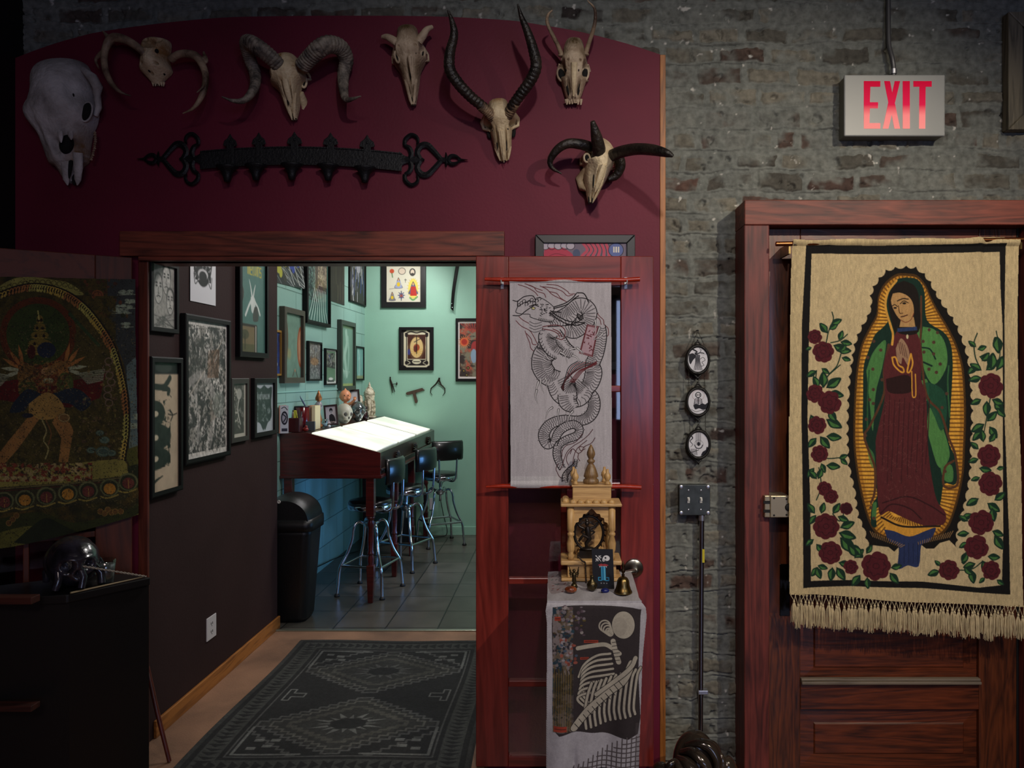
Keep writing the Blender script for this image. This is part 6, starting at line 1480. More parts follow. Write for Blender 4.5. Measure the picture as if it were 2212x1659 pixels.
def p_engrave(c, w, h):
    c.a[:] = np.array((196, 190, 184))/255.
    etch(c, w*.03, h*.05, w*.97, h*.96, 12, (62, 60, 60), (142, 136, 130), .30, .51)
    c.spoly([(w*.12, h*.25), (w*.3, h*.12), (w*.5, h*.3), (w*.45, h*.5), (w*.1, h*.5)], (70, 66, 64), 5, .6)
    c.sline([(w*.1, h*.45), (w*.35, h*.40), (w*.6, h*.5), (w*.65, h*.72), (w*.55, h*.9)], (160, 154, 150), w*.10, 6, .7); c.sline([(w*.2, h*.48), (w*.3, h*.7), (w*.28, h*.88)], (162, 156, 152), w*.06, 6, .7)
    c.sline([(w*.0, h*.6), (w*.9, h*.12)], (170, 160, 150), w*.02); c.poly([(w*.52, h*.22), (w*.8, h*.2), (w*.78, h*.42), (w*.5, h*.42)], (96, 62, 44), .6); c.poly([(w*.55, h*.6), (w*.8, h*.52), (w*.8, h*.7), (w*.58, h*.75)], (110, 96, 84), .5)
    c.ell(w*.78, h*.62, w*.16, h*.10, (128, 134, 128), .6)
    r_ = random.Random(2)
    for k in range(260): x = r_.uniform(.04, .96)*w; y = r_.uniform(.08, .95)*h; c.sline([(x, y), (x+r_.uniform(-1, 1), y+r_.uniform(.5, 2)), (x+r_.uniform(-1.6, 1.6), y+r_.uniform(2, 4))], r_.choice([(40, 38, 38), (36, 34, 34), (206, 200, 194)]), .32, 3)
    for k in range(20): r_ = random.Random(k); x = r_.uniform(.5, .95)*w; c.sline([(x, h*.04), (x+r_.uniform(-1, 1), h*.14)], (60, 58, 56), .25)
    c.rect(0, 0, w, h*.025, (182, 178, 174)); c.rect(0, h*.975, w, h, (196, 192, 188)); c.noise(.12, .8, 5)
def p_melvins(c, w, h):
    c.a[:] = np.array((74, 108, 102))/255.
    Y = (206, 180, 40); x0 = w*.30; s = w*.05; yb = h*.16
    def L_(pts): c.line([(x0+a*s, yb-b*s*1.5) for a, b in pts], Y, s*.34)
    segs = {'m': [[(0, 0), (0, 2)], [(0, 2), (.7, 2), (.7, 0)], [(.7, 2), (1.4, 2), (1.4, 0)]], 'e': [[(1.2, 0), (0, 0), (0, 2), (1.2, 2), (1.2, 1), (0, 1)]], 'l': [[(.2, 3), (.2, 0), (.7, 0)]], 'v': [[(0, 2), (.1, .4), (.7, 0), (1.2, .5), (1.2, 2)]], 'i': [[(.2, 0), (.2, 2)], [(.2, 2.6), (.2, 2.9)]], 'n': [[(0, 0), (0, 2), (1.1, 2), (1.1, 0)]], 's': [[(1.1, 2), (0, 2), (0, 1), (1.1, 1), (1.1, 0), (0, 0)]]}
    adv = {'m': 2.0, 'e': 1.8, 'l': 1.2, 'v': 1.8, 'i': .9, 'n': 1.8, 's': 1.6}
    ox = 0
    for ch in 'melvins':
        for sg in segs[ch]: L_([(a+ox, b) for a, b in sg])
        ox += adv[ch]
    Wt = (196, 200, 196)
    c.sline([(w*.48, h*.42), (w*.42, h*.30), (w*.36, h*.22)], Wt, w*.05, 6, 1, True); c.sline([(w*.50, h*.42), (w*.56, h*.31), (w*.60, h*.26)], Wt, w*.05, 6, 1, True)
    c.spoly([(w*.42, h*.40), (w*.50, h*.385), (w*.58, h*.41), (w*.60, h*.47), (w*.54, h*.55), (w*.46, h*.56), (w*.42, h*.48)], Wt, 5); c.sline([(w*.44, h*.43), (w*.34, h*.5), (w*.22, h*.60)], Wt, w*.05); c.sline([(w*.58, h*.44), (w*.70, h*.5), (w*.78, h*.57)], Wt, w*.045)
    c.spoly([(w*.56, h*.5), (w*.66, h*.49), (w*.72, h*.56), (w*.70, h*.64), (w*.52, h*.65), (w*.5, h*.58)], (62, 60, 58), 5)
    c.spoly([(0, h*.28), (w*.1, h*.3), (w*.16, h*.36), (w*.12, h*.45), (0, h*.48)], (58, 50, 46), 5)
    c.rect(0, h*.69, w*.66, h, (40, 18, 16)); c.rect(w*.60, h*.70, w*.63, h, (190, 184, 172)); c.rect(0, h*.715, w*.56, h, (112, 94, 66)); c.ell(w*.2, h*.80, w*.15, h*.05, (70, 66, 44)); c.rect(0, h*.90, w*.56, h, (84, 78, 50)); c.line([(w*.2, h*.8), (w*.2, h*.95)], (50, 44, 30), 1); c.noise(.04, .3, 4)
def p_snake(c, w, h):
    c.a[:] = np.array((186, 166, 142))/255.
    c.rect(0, 0, w, h*.10, (20, 22, 24)); c.ell(w*.45, h*.05, w*.3, h*.04, (60, 66, 60), .8)
    c.rect(0, h*.86, w, h, (20, 19, 20)) if False else None
    S = (40, 46, 40)
    c.sline([(w*.0, h*.19), (w*.4, h*.20), (w*.55, h*.17), (w*.66, h*.13)], S, w*.12); c.sline([(w*.4, h*.21), (w*.62, h*.22), (w*.6, h*.25)], S, w*.10); c.line([(w*.6, h*.25), (w*.72, h*.28)], K, .3)
    for cy, rx, ry in ((.40, .36, .10), (.58, .58, .105), (.74, .55, .085)):
        c.ell(w*.12, h*cy, w*rx, h*ry, S); c.mottle(0, h*(cy-ry), w*.7, h*(cy+ry), [(28, 34, 30)], .5, int(cy*100), thr=.55)
        c.ell(w*.15, h*cy, w*.10, h*.022, (200, 186, 160))
    c.mottle(0, h*.95, w, h, [(186, 166, 142)], .1, 3, thr=-1)
    c.sline([(w*.66, h*.38), (w*.76, h*.42), (w*.7, h*.46)], K, .7); c.sline([(w*.6, h*.41), (w*.76, h*.42), (w*.92, h*.41)], K, .5); c.sline([(w*.0, h*.93), (w*.2, h*.90), (w*.4, h*.88)], S, w*.08, 6, 1, True); c.noise(.04, .3, 6)
def p_grey(seed):
    def f(c, w, h):
        c.a[:] = np.array((176, 172, 160))/255.
        etch(c, w*.12, h*.04, w*.88, h*.93, seed, (64, 64, 60), (112, 112, 106), .4, .43); c.sline([(w*.2, h*.9), (w*.5, h*.86), (w*.8, h*.9)], (70, 70, 64), 1.4); c.ell(w*.5, h*.2, w*.2, h*.1, (170, 168, 160), .8); c.sline([(w*.5, h*.28), (w*.4, h*.5), (w*.6, h*.75)], (190, 188, 178), .8)
    return f
def p_moth(c, w, h):
    c.a[:] = np.array((164, 170, 178))/255.; G = (44, 56, 54)
    for s in (-1, 1): c.spoly([(w*.5, h*.05), (w*(.5+s*.2), h*.12), (w*(.5+s*.42), h*.10), (w*(.5+s*.38), h*.4), (w*(.5+s*.40), h*.7), (w*(.5+s*.2), h*.82), (w*.5, h*.92)], G, 5)
    etch(c, w*.15, h*.2, w*.85, h*.8, 7, G, (116, 128, 128), .5, .5)
    for k in range(9): c.line([(w*(.18+k*.075), h*.24), (w*(.18+k*.075+.02*(k % 2)), h*.33)], (190, 196, 200), .5)
t1 = framed('framed_print', 'black framed grey drawing of crowded faces at the top of the hall wall', *lw(HX, 315.5, 377, 1.756, 2.072), .018, .022, blackfr, p_faces)
framed('print', 'unframed white print of a dense black oval ornament, high on the hall wall', *lw(HX, 409, 464, 1.923, 2.3), 0, .01, blackfr, p_oval, bg=(206, 204, 208), glass=False)
framed('framed_print', 'large tall black framed engraving of a horse and rider on the hall wall', *lw(HX, 389, 488, 1.152, 1.857), .018, .028, blackfr, p_engrave)
framed('framed_poster', 'tall framed green concert poster with a white rabbit-eared figure', *lw(HX, 508, 571, 1.672, 2.25), .024, .028, blackfr, p_melvins)
framed('framed_print', 'black framed print of a coiled dark snake on beige paper', *lw(HX, 315.5, 384, 1.044, 1.649), .018, .026, blackfr, p_snake)
framed('framed_print', 'small dark-framed grey print low on the hall wall beside the moth print', *lw(HX, 493, 531, 1.208, 1.555), .026, .02, mat('charcoal_frame', rgb(44, 38, 36), .5), p_grey(5))
framed('framed_print', 'small black framed print of a green moth-like crest at the hall corner', *lw(HX, 541.5, 589, 1.213, 1.555), .026, .024, blackfr, p_moth)
# outlet on the hall wall
t = thing('wall_outlet', 'white power outlet plate low on the dark hall wall', 'outlet', Vector((HX, dX(455, HX)-D, .40)))
y0, y1 = dX(445, HX)-D, dX(465, HX)-D; zc = EYE-(1355-CY)/F*dX(455, HX)
wpl = mat('white_outlet_plastic', rgb(196, 192, 196), .35)
bx('cover_plate', wpl, HX, HX+.006, y0, y1, zc-.057, zc+.057, t, .002)
m = MB()
for s in (-1, 1):
    m.box(HX+.006, HX+.007, (y0+y1)/2-.010, (y0+y1)/2-.006, zc+s*.02-.006, zc+s*.02+.006); m.box(HX+.006, HX+.007, (y0+y1)/2+.006, (y0+y1)/2+.010, zc+s*.02-.006, zc+s*.02+.006); m.ball((HX+.006, (y0+y1)/2, zc+s*.02-.012), .003, 8, 4, (.4, 1, 1))
m.build('socket_slots', black_paint, t)

# --- pictures on the studio's left wall
def p_wing(c, w, h):
    c.a[:] = np.array((40, 44, 46))/255.
    r_ = random.Random(6)
    for k in range(60): x = r_.uniform(0, w); y = r_.uniform(h*.2, h); c.sline([(x, y), (x+8, y+3), (x+18, y+10)], r_.choice([(150, 158, 160), (84, 92, 94), (90, 84, 50), (190, 194, 190)]), .5)
    for col, x, y in (((196, 186, 40), .35, .55), ((54, 70, 150), .6, .62), ((170, 168, 60), .2, .75), ((66, 80, 150), .75, .5)): c.ell(w*x, h*y, 5, 4, col); c.ell(w*x+4, h*y+3, 3, 4, col)
    for k in range(3): c.sline([(w*(.3+k*.2), 0), (w*(.45+k*.2), h*.5), (w*(.7+k*.15), h*.95)], (196, 200, 196), .9)
def p_drape(c, w, h):
    c.a[:] = np.array((70, 112, 104))/255.
    etch(c, 0, 0, w*.55, h*.8, 9, (26, 44, 44), (120, 150, 140), .5, .5)
    c.rect(w*.42, 0, w*.94, h*.66, (176, 164, 136)); etch(c, w*.42, 0, w*.94, h*.66, 19, (92, 78, 70), (150, 130, 112), .3, .55); c.rect(w*.42, 0, w*.52, h*.7, (60, 50, 44)); c.rect(w*.55, h*.64, w*.94, h*.7, (40, 38, 40))
    for k in range(16): c.sline([(w*(.35+k*.035), h*.68), (w*(.2+k*.045), h*.85), (w*(.0+k*.068), h)], (210, 222, 216) if k % 2 else (24, 46, 46), .8)
def p_dark(seed, wh=False):
    def f(c, w, h):
        c.a[:] = np.array((44, 44, 40))/255.
        r_ = random.Random(seed)
        for k in range(46):
            x = r_.uniform(w*.05, w*.95); y = r_.uniform(0, h*.8); c.sline([(x, y), (x+r_.uniform(-1, 1), y+h*.1), (x+r_.uniform(-1.5, 1.5), y+h*.24)], r_.choice([(110, 104, 88), (70, 66, 54), (24, 24, 24)] if not wh else [(206, 208, 214), (110, 116, 140), (60, 80, 150), (220, 220, 220), (24, 24, 30)]), .6 if not wh else .9)
        c.ell(w*.55, h*.4, w*.14, h*.1, (78, 74, 64) if not wh else (150, 150, 158))
    return f
def p_mirror(c, w, h):
    c.a[:] = np.array((98, 126, 112))/255.
    c.ell(w*.08, h*.42, w*.17, h*.36, (84, 58, 42)); c.ell(w*.02, h*.42, w*.13, h*.32, (120, 96, 78)); c.ell(w*.98, h*.5, w*.22, h*.32, (140, 76, 46)); c.ell(w*1.0, h*.5, w*.16, h*.27, (176, 128, 96)); c.ell(w*.3, h*.62, w*.10, h*.08, (168, 140, 80), .5, 6)
    c.sline([(w*.5, h*.96), (w*.64, h*.86), (w*.78, h*.97)], (66, 40, 30), 1); c.ell(w*.64, h*.87, .8, 1.2, (196, 150, 120)); c.noise(.06, .25, 3)
def p_map(c, w, h):
    c.a[:] = np.array((158, 160, 156))/255.; etch(c, 0, 0, w, h, 31, (80, 80, 82), (120, 122, 120), .7, .5); c.ell(w*.5, h*.5, w*.34, h*.10, (150, 112, 74), .8); c.mottle(w*.2, h*.38, w*.8, h*.62, [(100, 70, 50)], .6, 3, thr=.55)
    for k in range(12): a = k*PI/6; c.line([(w/2+math.cos(a)*w*.3, h/2+math.sin(a)*h*.12), (w/2+math.cos(a)*w*.42, h/2+math.sin(a)*h*.18)], (70, 60, 54), .6)
def p_peak(c, w, h):
    c.a[:] = np.array((206, 206, 200))/255.; c.rect(w*.08, h*.04, w*.92, h*.9, (92, 122, 96)); c.poly([(w*.1, h*.5), (w*.4, h*.2), (w*.6, h*.35), (w*.9, h*.25), (w*.9, h*.55)], (60, 64, 60)); c.line([(w*.3, h*.16), (w*.5, h*.36)], (200, 204, 220), 1.4); c.line([(w*.35, h*.16), (w*.6, h*.3)], (60, 66, 150), 1)
    etch(c, w*.1, h*.1, w*.9, h*.5, 5, (50, 50, 52), (150, 150, 140), .6, .52); c.rect(w*.2, h*.86, w*.8, h*.93, (60, 60, 60)); c.ell(w*.5, h*.84, w*.2, h*.04, (206, 206, 200))
def p_green(c, w, h):
    c.a[:] = np.array((104, 140, 124))/255.
    c.sline([(w*.45, h*.12), (w*.5, h*.3), (w*.35, h*.5), (w*.5, h*.8)], (150, 182, 168), w*.16); c.sline([(w*.6, h*.2), (w*.66, h*.45), (w*.6, h*.7)], (136, 170, 156), w*.1)
    for k in range(8): c.sline([(w*(.15+k*.03), h*.3+k), (w*.2, h*.7), (w*(.4+k*.05), h*.88-k)], (170, 196, 184), .3)
    c.rect(0, h*.94, w, h, (160, 176, 110)); c.rect(0, 0, w, h*.05, (120, 150, 110))
def p_pale(c, w, h):
    c.a[:] = np.array((112, 164, 160))/255.; c.sline([(w*.4, h*.1), (w*.5, h*.5), (w*.45, h*.9)], (150, 190, 186), w*.2); c.rect(0, h*.88, w, h, (140, 150, 110)); c.noise(.05, .3, 2)
def p_blue(c, w, h):
    c.a[:] = np.array((22, 40, 92))/255.; c.mottle(0, 0, w, h, [(40, 66, 130), (16, 26, 60)], .12, 3); c.ell(w*.3, h*.75, w*.2, h*.05, (190, 196, 210))
G_ = GX
def gw(x0, x1, yt, yb):
    z0 = dX(x0, G_); zt = hz(yt, z0) if yt > 565 else 2.85; return lw(G_, x0, x1, hz(yb, z0), zt)
framed('framed_painting', 'thin gold framed dark blue painting at the left edge of the studio wall', *gw(590, 602.5, 712, 812), .012, .02, goldfr, p_blue)
framed('framed_painting', 'dark brown framed painting with two arched shapes, second from the left in the studio', *gw(603, 648, 661, 828), .035, .04, brownfr, p_mirror)
framed('framed_print', 'tall black framed print of folded green drapery high on the studio wall', *gw(653, 705, 500, 697), .018, .04, blackfr, p_drape)
framed('print', 'dark unframed print with pale edge hanging high in the studio, left of the corner print', *gw(708, 743, 500, 648), 0, .012, blackfr, p_dark(3), glass=False, bg=(90, 88, 74))
framed('print', 'black and white scratchy print hanging high beside the studio corner', *gw(752, 787, 500, 650), .006, .02, blackfr, p_dark(8, True), glass=False)
framed('framed_print', 'small black framed grey map-like print with an orange centre', *gw(661, 690, 736, 823), .012, .025, blackfr, p_map)
framed('framed_print', 'small black framed print with white border and green ground', *gw(699, 724, 752, 832), .010, .022, blackfr, p_peak)
framed('framed_print', 'narrow tall framed pale green figure print above the baby doll', *gw(728, 760, 690, 844), .034, .04, mat('dark_green_frame', rgb(48, 54, 48), .4), p_green)
framed('framed_print', 'smallest framed print, pale turquoise, next to the studio corner', *gw(765, 783, 747, 822), .014, .02, blackfr, p_pale)
# curling winged poster
tp = thing('poster', 'unframed dark poster with blue and yellow marks curling off the studio wall', 'poster', Vector((G_, dX(592, G_)-D, 2.22)))
c = Cv(60, 50, 2.2); p_wing(c, 60, 50)
zz0, zz1 = dX(586, G_)-D, dX(651, G_)-D
canvas_mesh('print', c, lambda u, v: (G_+.006+.10*np.clip(u-.45, 0, 1)**2*np.clip(v-.3, 0, 1), zz0+(zz1-zz0)*u, 2.62-v*(.42-.02*u)+.05*np.sin(u*PI)*v*0), paintmat('print_paper', .5), tp, None)
# surface conduit line along the block wall
m = MB(); m.box(G_, G_+.006, 1.5, 3.3, 1.452, 1.462); o = m.build('wall_conduit', mat('teal_conduit', rgb(140, 186, 176), .5)); tag(o, 'thin teal painted cable strip running along the studio block wall', 'cable strip')

# --- things on the studio's back wall
BW = BY+D
def bwf(x0, x1, yt, yb): return Vector((xz(x0, BW), BY-.0005, hz(yb, BW))), VX, VZ, -VY, xz(x1, BW)-xz(x0, BW), (hz(yt, BW) if yt > 565 else 2.85)-hz(yb, BW)
def p_flash(c, w, h):
    c.a[:] = np.array((206, 202, 182))/255.
    B = (90, 104, 140); Rd = (176, 46, 36); Y = (210, 176, 40)
    def fig(x, y, s, robe, inn):
        c.spoly([(x, y-s*1.3), (x+s*.3, y-s*.9), (x+s*.75, y+s*.5), (x+s*.9, y+s*1.0), (x, y+s*1.15), (x-s*.9, y+s*1.0), (x-s*.7, y+s*.4), (x-s*.3, y-s*.9)], robe, 5); c.ell(x, y+s*.2, s*.4, s*.5, inn); c.ell(x, y-s*.9, s*.2, s*.28, (206, 160, 120)); c.sline([(x-s*.28, y-s*.6), (x, y-s*1.35), (x+s*.28, y-s*.6)], (40, 34, 34), .35)
        c.sline([(x-s*.7, y+s*.4), (x-s*.9, y+s*1.0), (x, y+s*1.15), (x+s*.9, y+s*1.0), (x+s*.75, y+s*.5)], (60, 60, 70), .3)
    fig(w*.34, h*.62, 4.2, (150, 158, 186), Y); fig(w*.16, h*.88, 3.4, (120, 118, 120), Y)
    c.ell(w*.76, h*.72, 4.8, 9.5, (214, 196, 90)); fig(w*.76, h*.72, 5.0, (90, 90, 120), Rd); c.poly([(w*.76-2.2, h*.68), (w*.76+2.4, h*.68), (w*.76+3.6, h*.86), (w*.76-2.8, h*.86)], Rd); c.sline([(w*.76-3, h*.9), (w*.76, h*.94), (w*.76+4, h*.88)], (90, 150, 90), 1.6)
    for k in range(20): a = k*PI/10; c.line([(w*.76+math.cos(a)*4.9, h*.72+math.sin(a)*9), (w*.76+math.cos(a)*6, h*.72+math.sin(a)*10.6)], (200, 168, 60), .4)
    c.ell(w*.42, h*.86, 2.2, 2.6, B); c.ell(w*.42, h*.86, 1.3, 1.6, (190, 90, 60)); c.sline([(w*.42, h*.77), (w*.42, h*.95)], (40, 44, 70), .7)
    for k in range(8): a = k*PI/4; c.line([(w*.42+math.cos(a)*2, h*.85+math.sin(a)*2.4), (w*.42+math.cos(a)*3.2, h*.85+math.sin(a)*3.6)], (50, 56, 90), .7)
    c.line([(w*.54, h*.53), (w*.54, h*.60)], K, .35); c.line([(w*.51, h*.55), (w*.57, h*.55)], K, .35); c.line([(w*.08, h*.73), (w*.28, h*.71)], (90, 80, 80), .3)
    c.ell(w*.74, h*.40, 3.0, 3.8, (50, 46, 44)); c.ell(w*.74, h*.40, 1.9, 2.8, (206, 190, 170)); c.ell(w*.74, h*.44, 1.6, 1.3, (60, 54, 50)); c.ell(w*.44, h*.38, 3.4, 3.2, (206, 190, 170)); c.ring(w*.44, h*.38, 3.4, 3.2, K, .4); c.ell(w*.15, h*.38, 2.2, 2.2, (190, 80, 50)); c.sline([(w*.15, h*.42), (w*.17, h*.5)], (60, 110, 60), .8)
def p_tarot(c, w, h):
    c.a[:] = np.array((206, 198, 170))/255.; Kb = (28, 20, 20)
    for x, y in ((0, 0), (w, 0), (0, h), (w, h)): c.ell(x, y, w*.16, h*.08, Kb)
    c.rect(0, 0, w*.06, h, (20, 18, 20)); c.rect(w*.94, 0, w, h, (20, 18, 20))
    for s in (0, 1):
        x = w*(.16+.68*s); c.rect(x-.5, h*.18, x+.5, h*.82, Kb); c.ell(x, h*.14, 1.6, 2, Kb); c.ell(x, h*.86, 1.6, 2, Kb)
    c.rect(w*.2, h*.13, w*.8, h*.76, (90, 60, 40)); c.ell(w*.5, h*.46, w*.22, h*.27, (206, 176, 120)); c.poly([(w*.2, h*.13), (w*.45, h*.13), (w*.2, h*.42)], (66, 34, 26)); c.poly([(w*.8, h*.13), (w*.55, h*.13), (w*.8, h*.42)], (66, 34, 26)); c.poly([(w*.2, h*.5), (w*.34, h*.76), (w*.2, h*.76)], (66, 34, 26)); c.poly([(w*.8, h*.5), (w*.66, h*.76), (w*.8, h*.76)], (66, 34, 26))
    for k in range(12): a = k*PI/6; c.line([(w*.5, h*.56), (w*.5+math.cos(a)*w*.2, h*.56+math.sin(a)*h*.13)], (200, 146, 50), .4)
    c.ell(w*.5, h*.46, 3, 3.4, (150, 66, 40)); c.ell(w*.46, h*.5, 1.8, 3, (96, 40, 32)); c.line([(w*.5, h*.16), (w*.5, h*.62)], Kb, .8); c.line([(w*.42, h*.32), (w*.66, h*.22)], (60, 50, 50), .7); c.ell(w*.24, h*.58, 1.4, 3, (60, 60, 120))
    c.sline([(w*.12, h*.1), (w*.3, h*.05), (w*.5, h*.08), (w*.7, h*.05), (w*.88, h*.1)], Kb, 1.2); c.poly([(w*.14, h*.78), (w*.86, h*.78), (w*.8, h*.93), (w*.2, h*.93)], Kb); c.ell(w*.5, h*.83, w*.15, h*.065, (206, 198, 170)); c.line([(w*.4, h*.83), (w*.6, h*.83)], Kb, .8)
    c.sline([(w*.18, h*.8), (w*.28, h*.86), (w*.2, h*.9)], (206, 198, 170), .6); c.sline([(w*.82, h*.8), (w*.72, h*.86), (w*.8, h*.9)], (206, 198, 170), .6)
def p_sun(c, w, h):
    c.a[:] = np.array((210, 202, 198))/255.; x0, y0, x1, y1 = w*.07, h*.05, w*.93, h*.95
    c.rect(x0, y0, x1, y1, (122, 104, 84)); c.mottle(x0, y0, x1, y1, [(90, 60, 50), (160, 80, 62), (120, 114, 96), (54, 44, 42)], .18, 6, thr=.53)
    for k in range(9): c.poly([(w*.5, h*.22), (x0+k*w*.1, y0), (x0+k*w*.1+1.4, y0)], (150, 50, 44))
    c.ell(w*.22, h*.36, 4.2, 4.2, (200, 96, 56)); c.ell(w*.22, h*.36, 2.8, 2.8, (160, 48, 36))
    for k in range(18): a = k*PI/9; c.line([(w*.22+math.cos(a)*4.2, h*.36+math.sin(a)*4.2), (w*.22+math.cos(a)*6, h*.36+math.sin(a)*6)], (206, 120, 70), .5)
    c.ell(w*.6, h*.45, 4, 6, (150, 50, 50)); c.ell(w*.55, h*.6, 3, 7, (130, 150, 170))
    for x, y in ((.2, .85), (.35, .8), (.3, .92)): c.ell(w*x, h*y, 1.6, 1.6, (40, 34, 32)); c.ell(w*x, h*y, .7, .7, (150, 130, 60))
framed('framed_print', 'black framed sheet of small religious tattoo drawings on the back wall', *bwf(825, 921, 480, 665), .05, .03, mat('broad_black_moulding', rgb(30, 30, 30), .3), p_flash, group=None)
framed('framed_print', 'small black framed ornate card-style print in the middle of the back wall', *bwf(863, 937, 707, 800), .026, .03, blackfr, p_tarot)
framed('framed_print', 'black framed red sun print half hidden by the red door', *bwf(985, 1056, 688, 824), .022, .03, blackfr, p_sun)
def sword():
    t = thing('sheathed_sword', 'curved black sheathed blade hanging on the turquoise back wall', 'sword', P(977, 672, BW-.03))
    q = spline([(1012, 470), (998, 530), (988, 585), (981, 630), (978, 668)], 8); pts = []
    L_ = []; R_ = []
    for i, p in enumerate(q):
        f = i/(len(q)-1); w_ = 9-2.5*f; L_.append((p[0]-w_*.5, p[1])); R_.append((p[0]+w_*.5, p[1]))
    R_.append((q[-1][0]+3, q[-1][1]+5)); 
    MB().ext(L_+R_[::-1], lambda a, b, d: P(a, b, BW)+Vector((0, -.05+d, 0)), .025).build('scabbard', mat('black_lacquer', rgb(14, 14, 14), .2, coat=.5), t, .006)
    MB().ball(P(976, 656, BW-.052), .006, 10, 6).build('stud', chrome, t); MB().ball(P(977, 664, BW-.052), .006, 10, 6).build('stud', chrome, t)
    MB().tube([P(988, 585, BW-.03), P(988, 585, BW)], .006, 8).build('peg', iron, t)
sword()
tool = mat('dark_tool_steel', rgb(46, 34, 26), .45, metal=.6)
def tools():
    z = BW-.012
    t = thing('dividers', 'small straight-legged dividers hung left on the back wall', 'tool', P(850, 850, z))
    MB().tube([P(843, 820, z), P(846, 835, z), P(848, 849, z)], [.008, .006, .003], 8).build('leg', tool, t); MB().tube([P(843, 820, z), P(849, 835, z), P(853, 847, z)], [.008, .006, .003], 8).build('leg', tool, t); MB().tube([P(845, 830, z), P(859, 829, z)], .003, 8).build('screw', tool, t); MB().tube([P(857, 826, z), P(857, 832, z)], .005, 8).build('wing_nut', tool, t); MB().tube([P(843, 814, z), P(843, 822, z)], .006, 8).build('joint', tool, t)
    t = thing('carpenter_square', 'brown angled T-shaped carpenter square mounted on the back wall', 'tool', P(898, 871, z))
    MB().ext([(877, 849), (879, 853), (884, 853), (918, 843), (912, 838), (880, 847)], lambda a, b, d: P(a, b, BW)+Vector((0, -.014+d, 0)), .012).build('blade', mat('rusty_brown', rgb(70, 50, 36), .6, noise=.3), t, .001)
    MB().ext([(891, 846), (897, 845), (903, 866), (902, 870), (898, 871), (897, 869)], lambda a, b, d: P(a, b, BW)+Vector((0, -.022+d, 0)), .012).build('stock', mat('rusty_brown', rgb(70, 50, 36)), t, .002)
    t = thing('calipers', 'bow-legged outside calipers hung right on the back wall', 'tool', P(945, 858, z))
    MB().tube([P(948, 820, z), P(941, 830, z), P(931, 839, z), P(930, 848, z), P(934, 854, z)], [.008, .006, .005, .004, .002], 8).build('leg', tool, t); MB().tube([P(948, 820, z), P(953, 831, z), P(961, 839, z), P(961, 848, z), P(956, 855, z)], [.008, .006, .005, .004, .002], 8).build('leg', tool, t)
    MB().tube([P(949, 816, z), P(948, 824, z)], .009, 10).build('joint', tool, t); MB().tube([P(946, 829, z), P(958, 834, z)], .003, 8).build('screw', tool, t)
    t = thing('wall_outlet', 'small outlet plate low on the turquoise wall behind the far stool', 'outlet', P(931, 1092, BW)); bx('cover_plate', wpl, xz(928, BW), xz(935, BW), BY-.006, BY, hz(1101, BW), hz(1076, BW), t, .001)
tools()

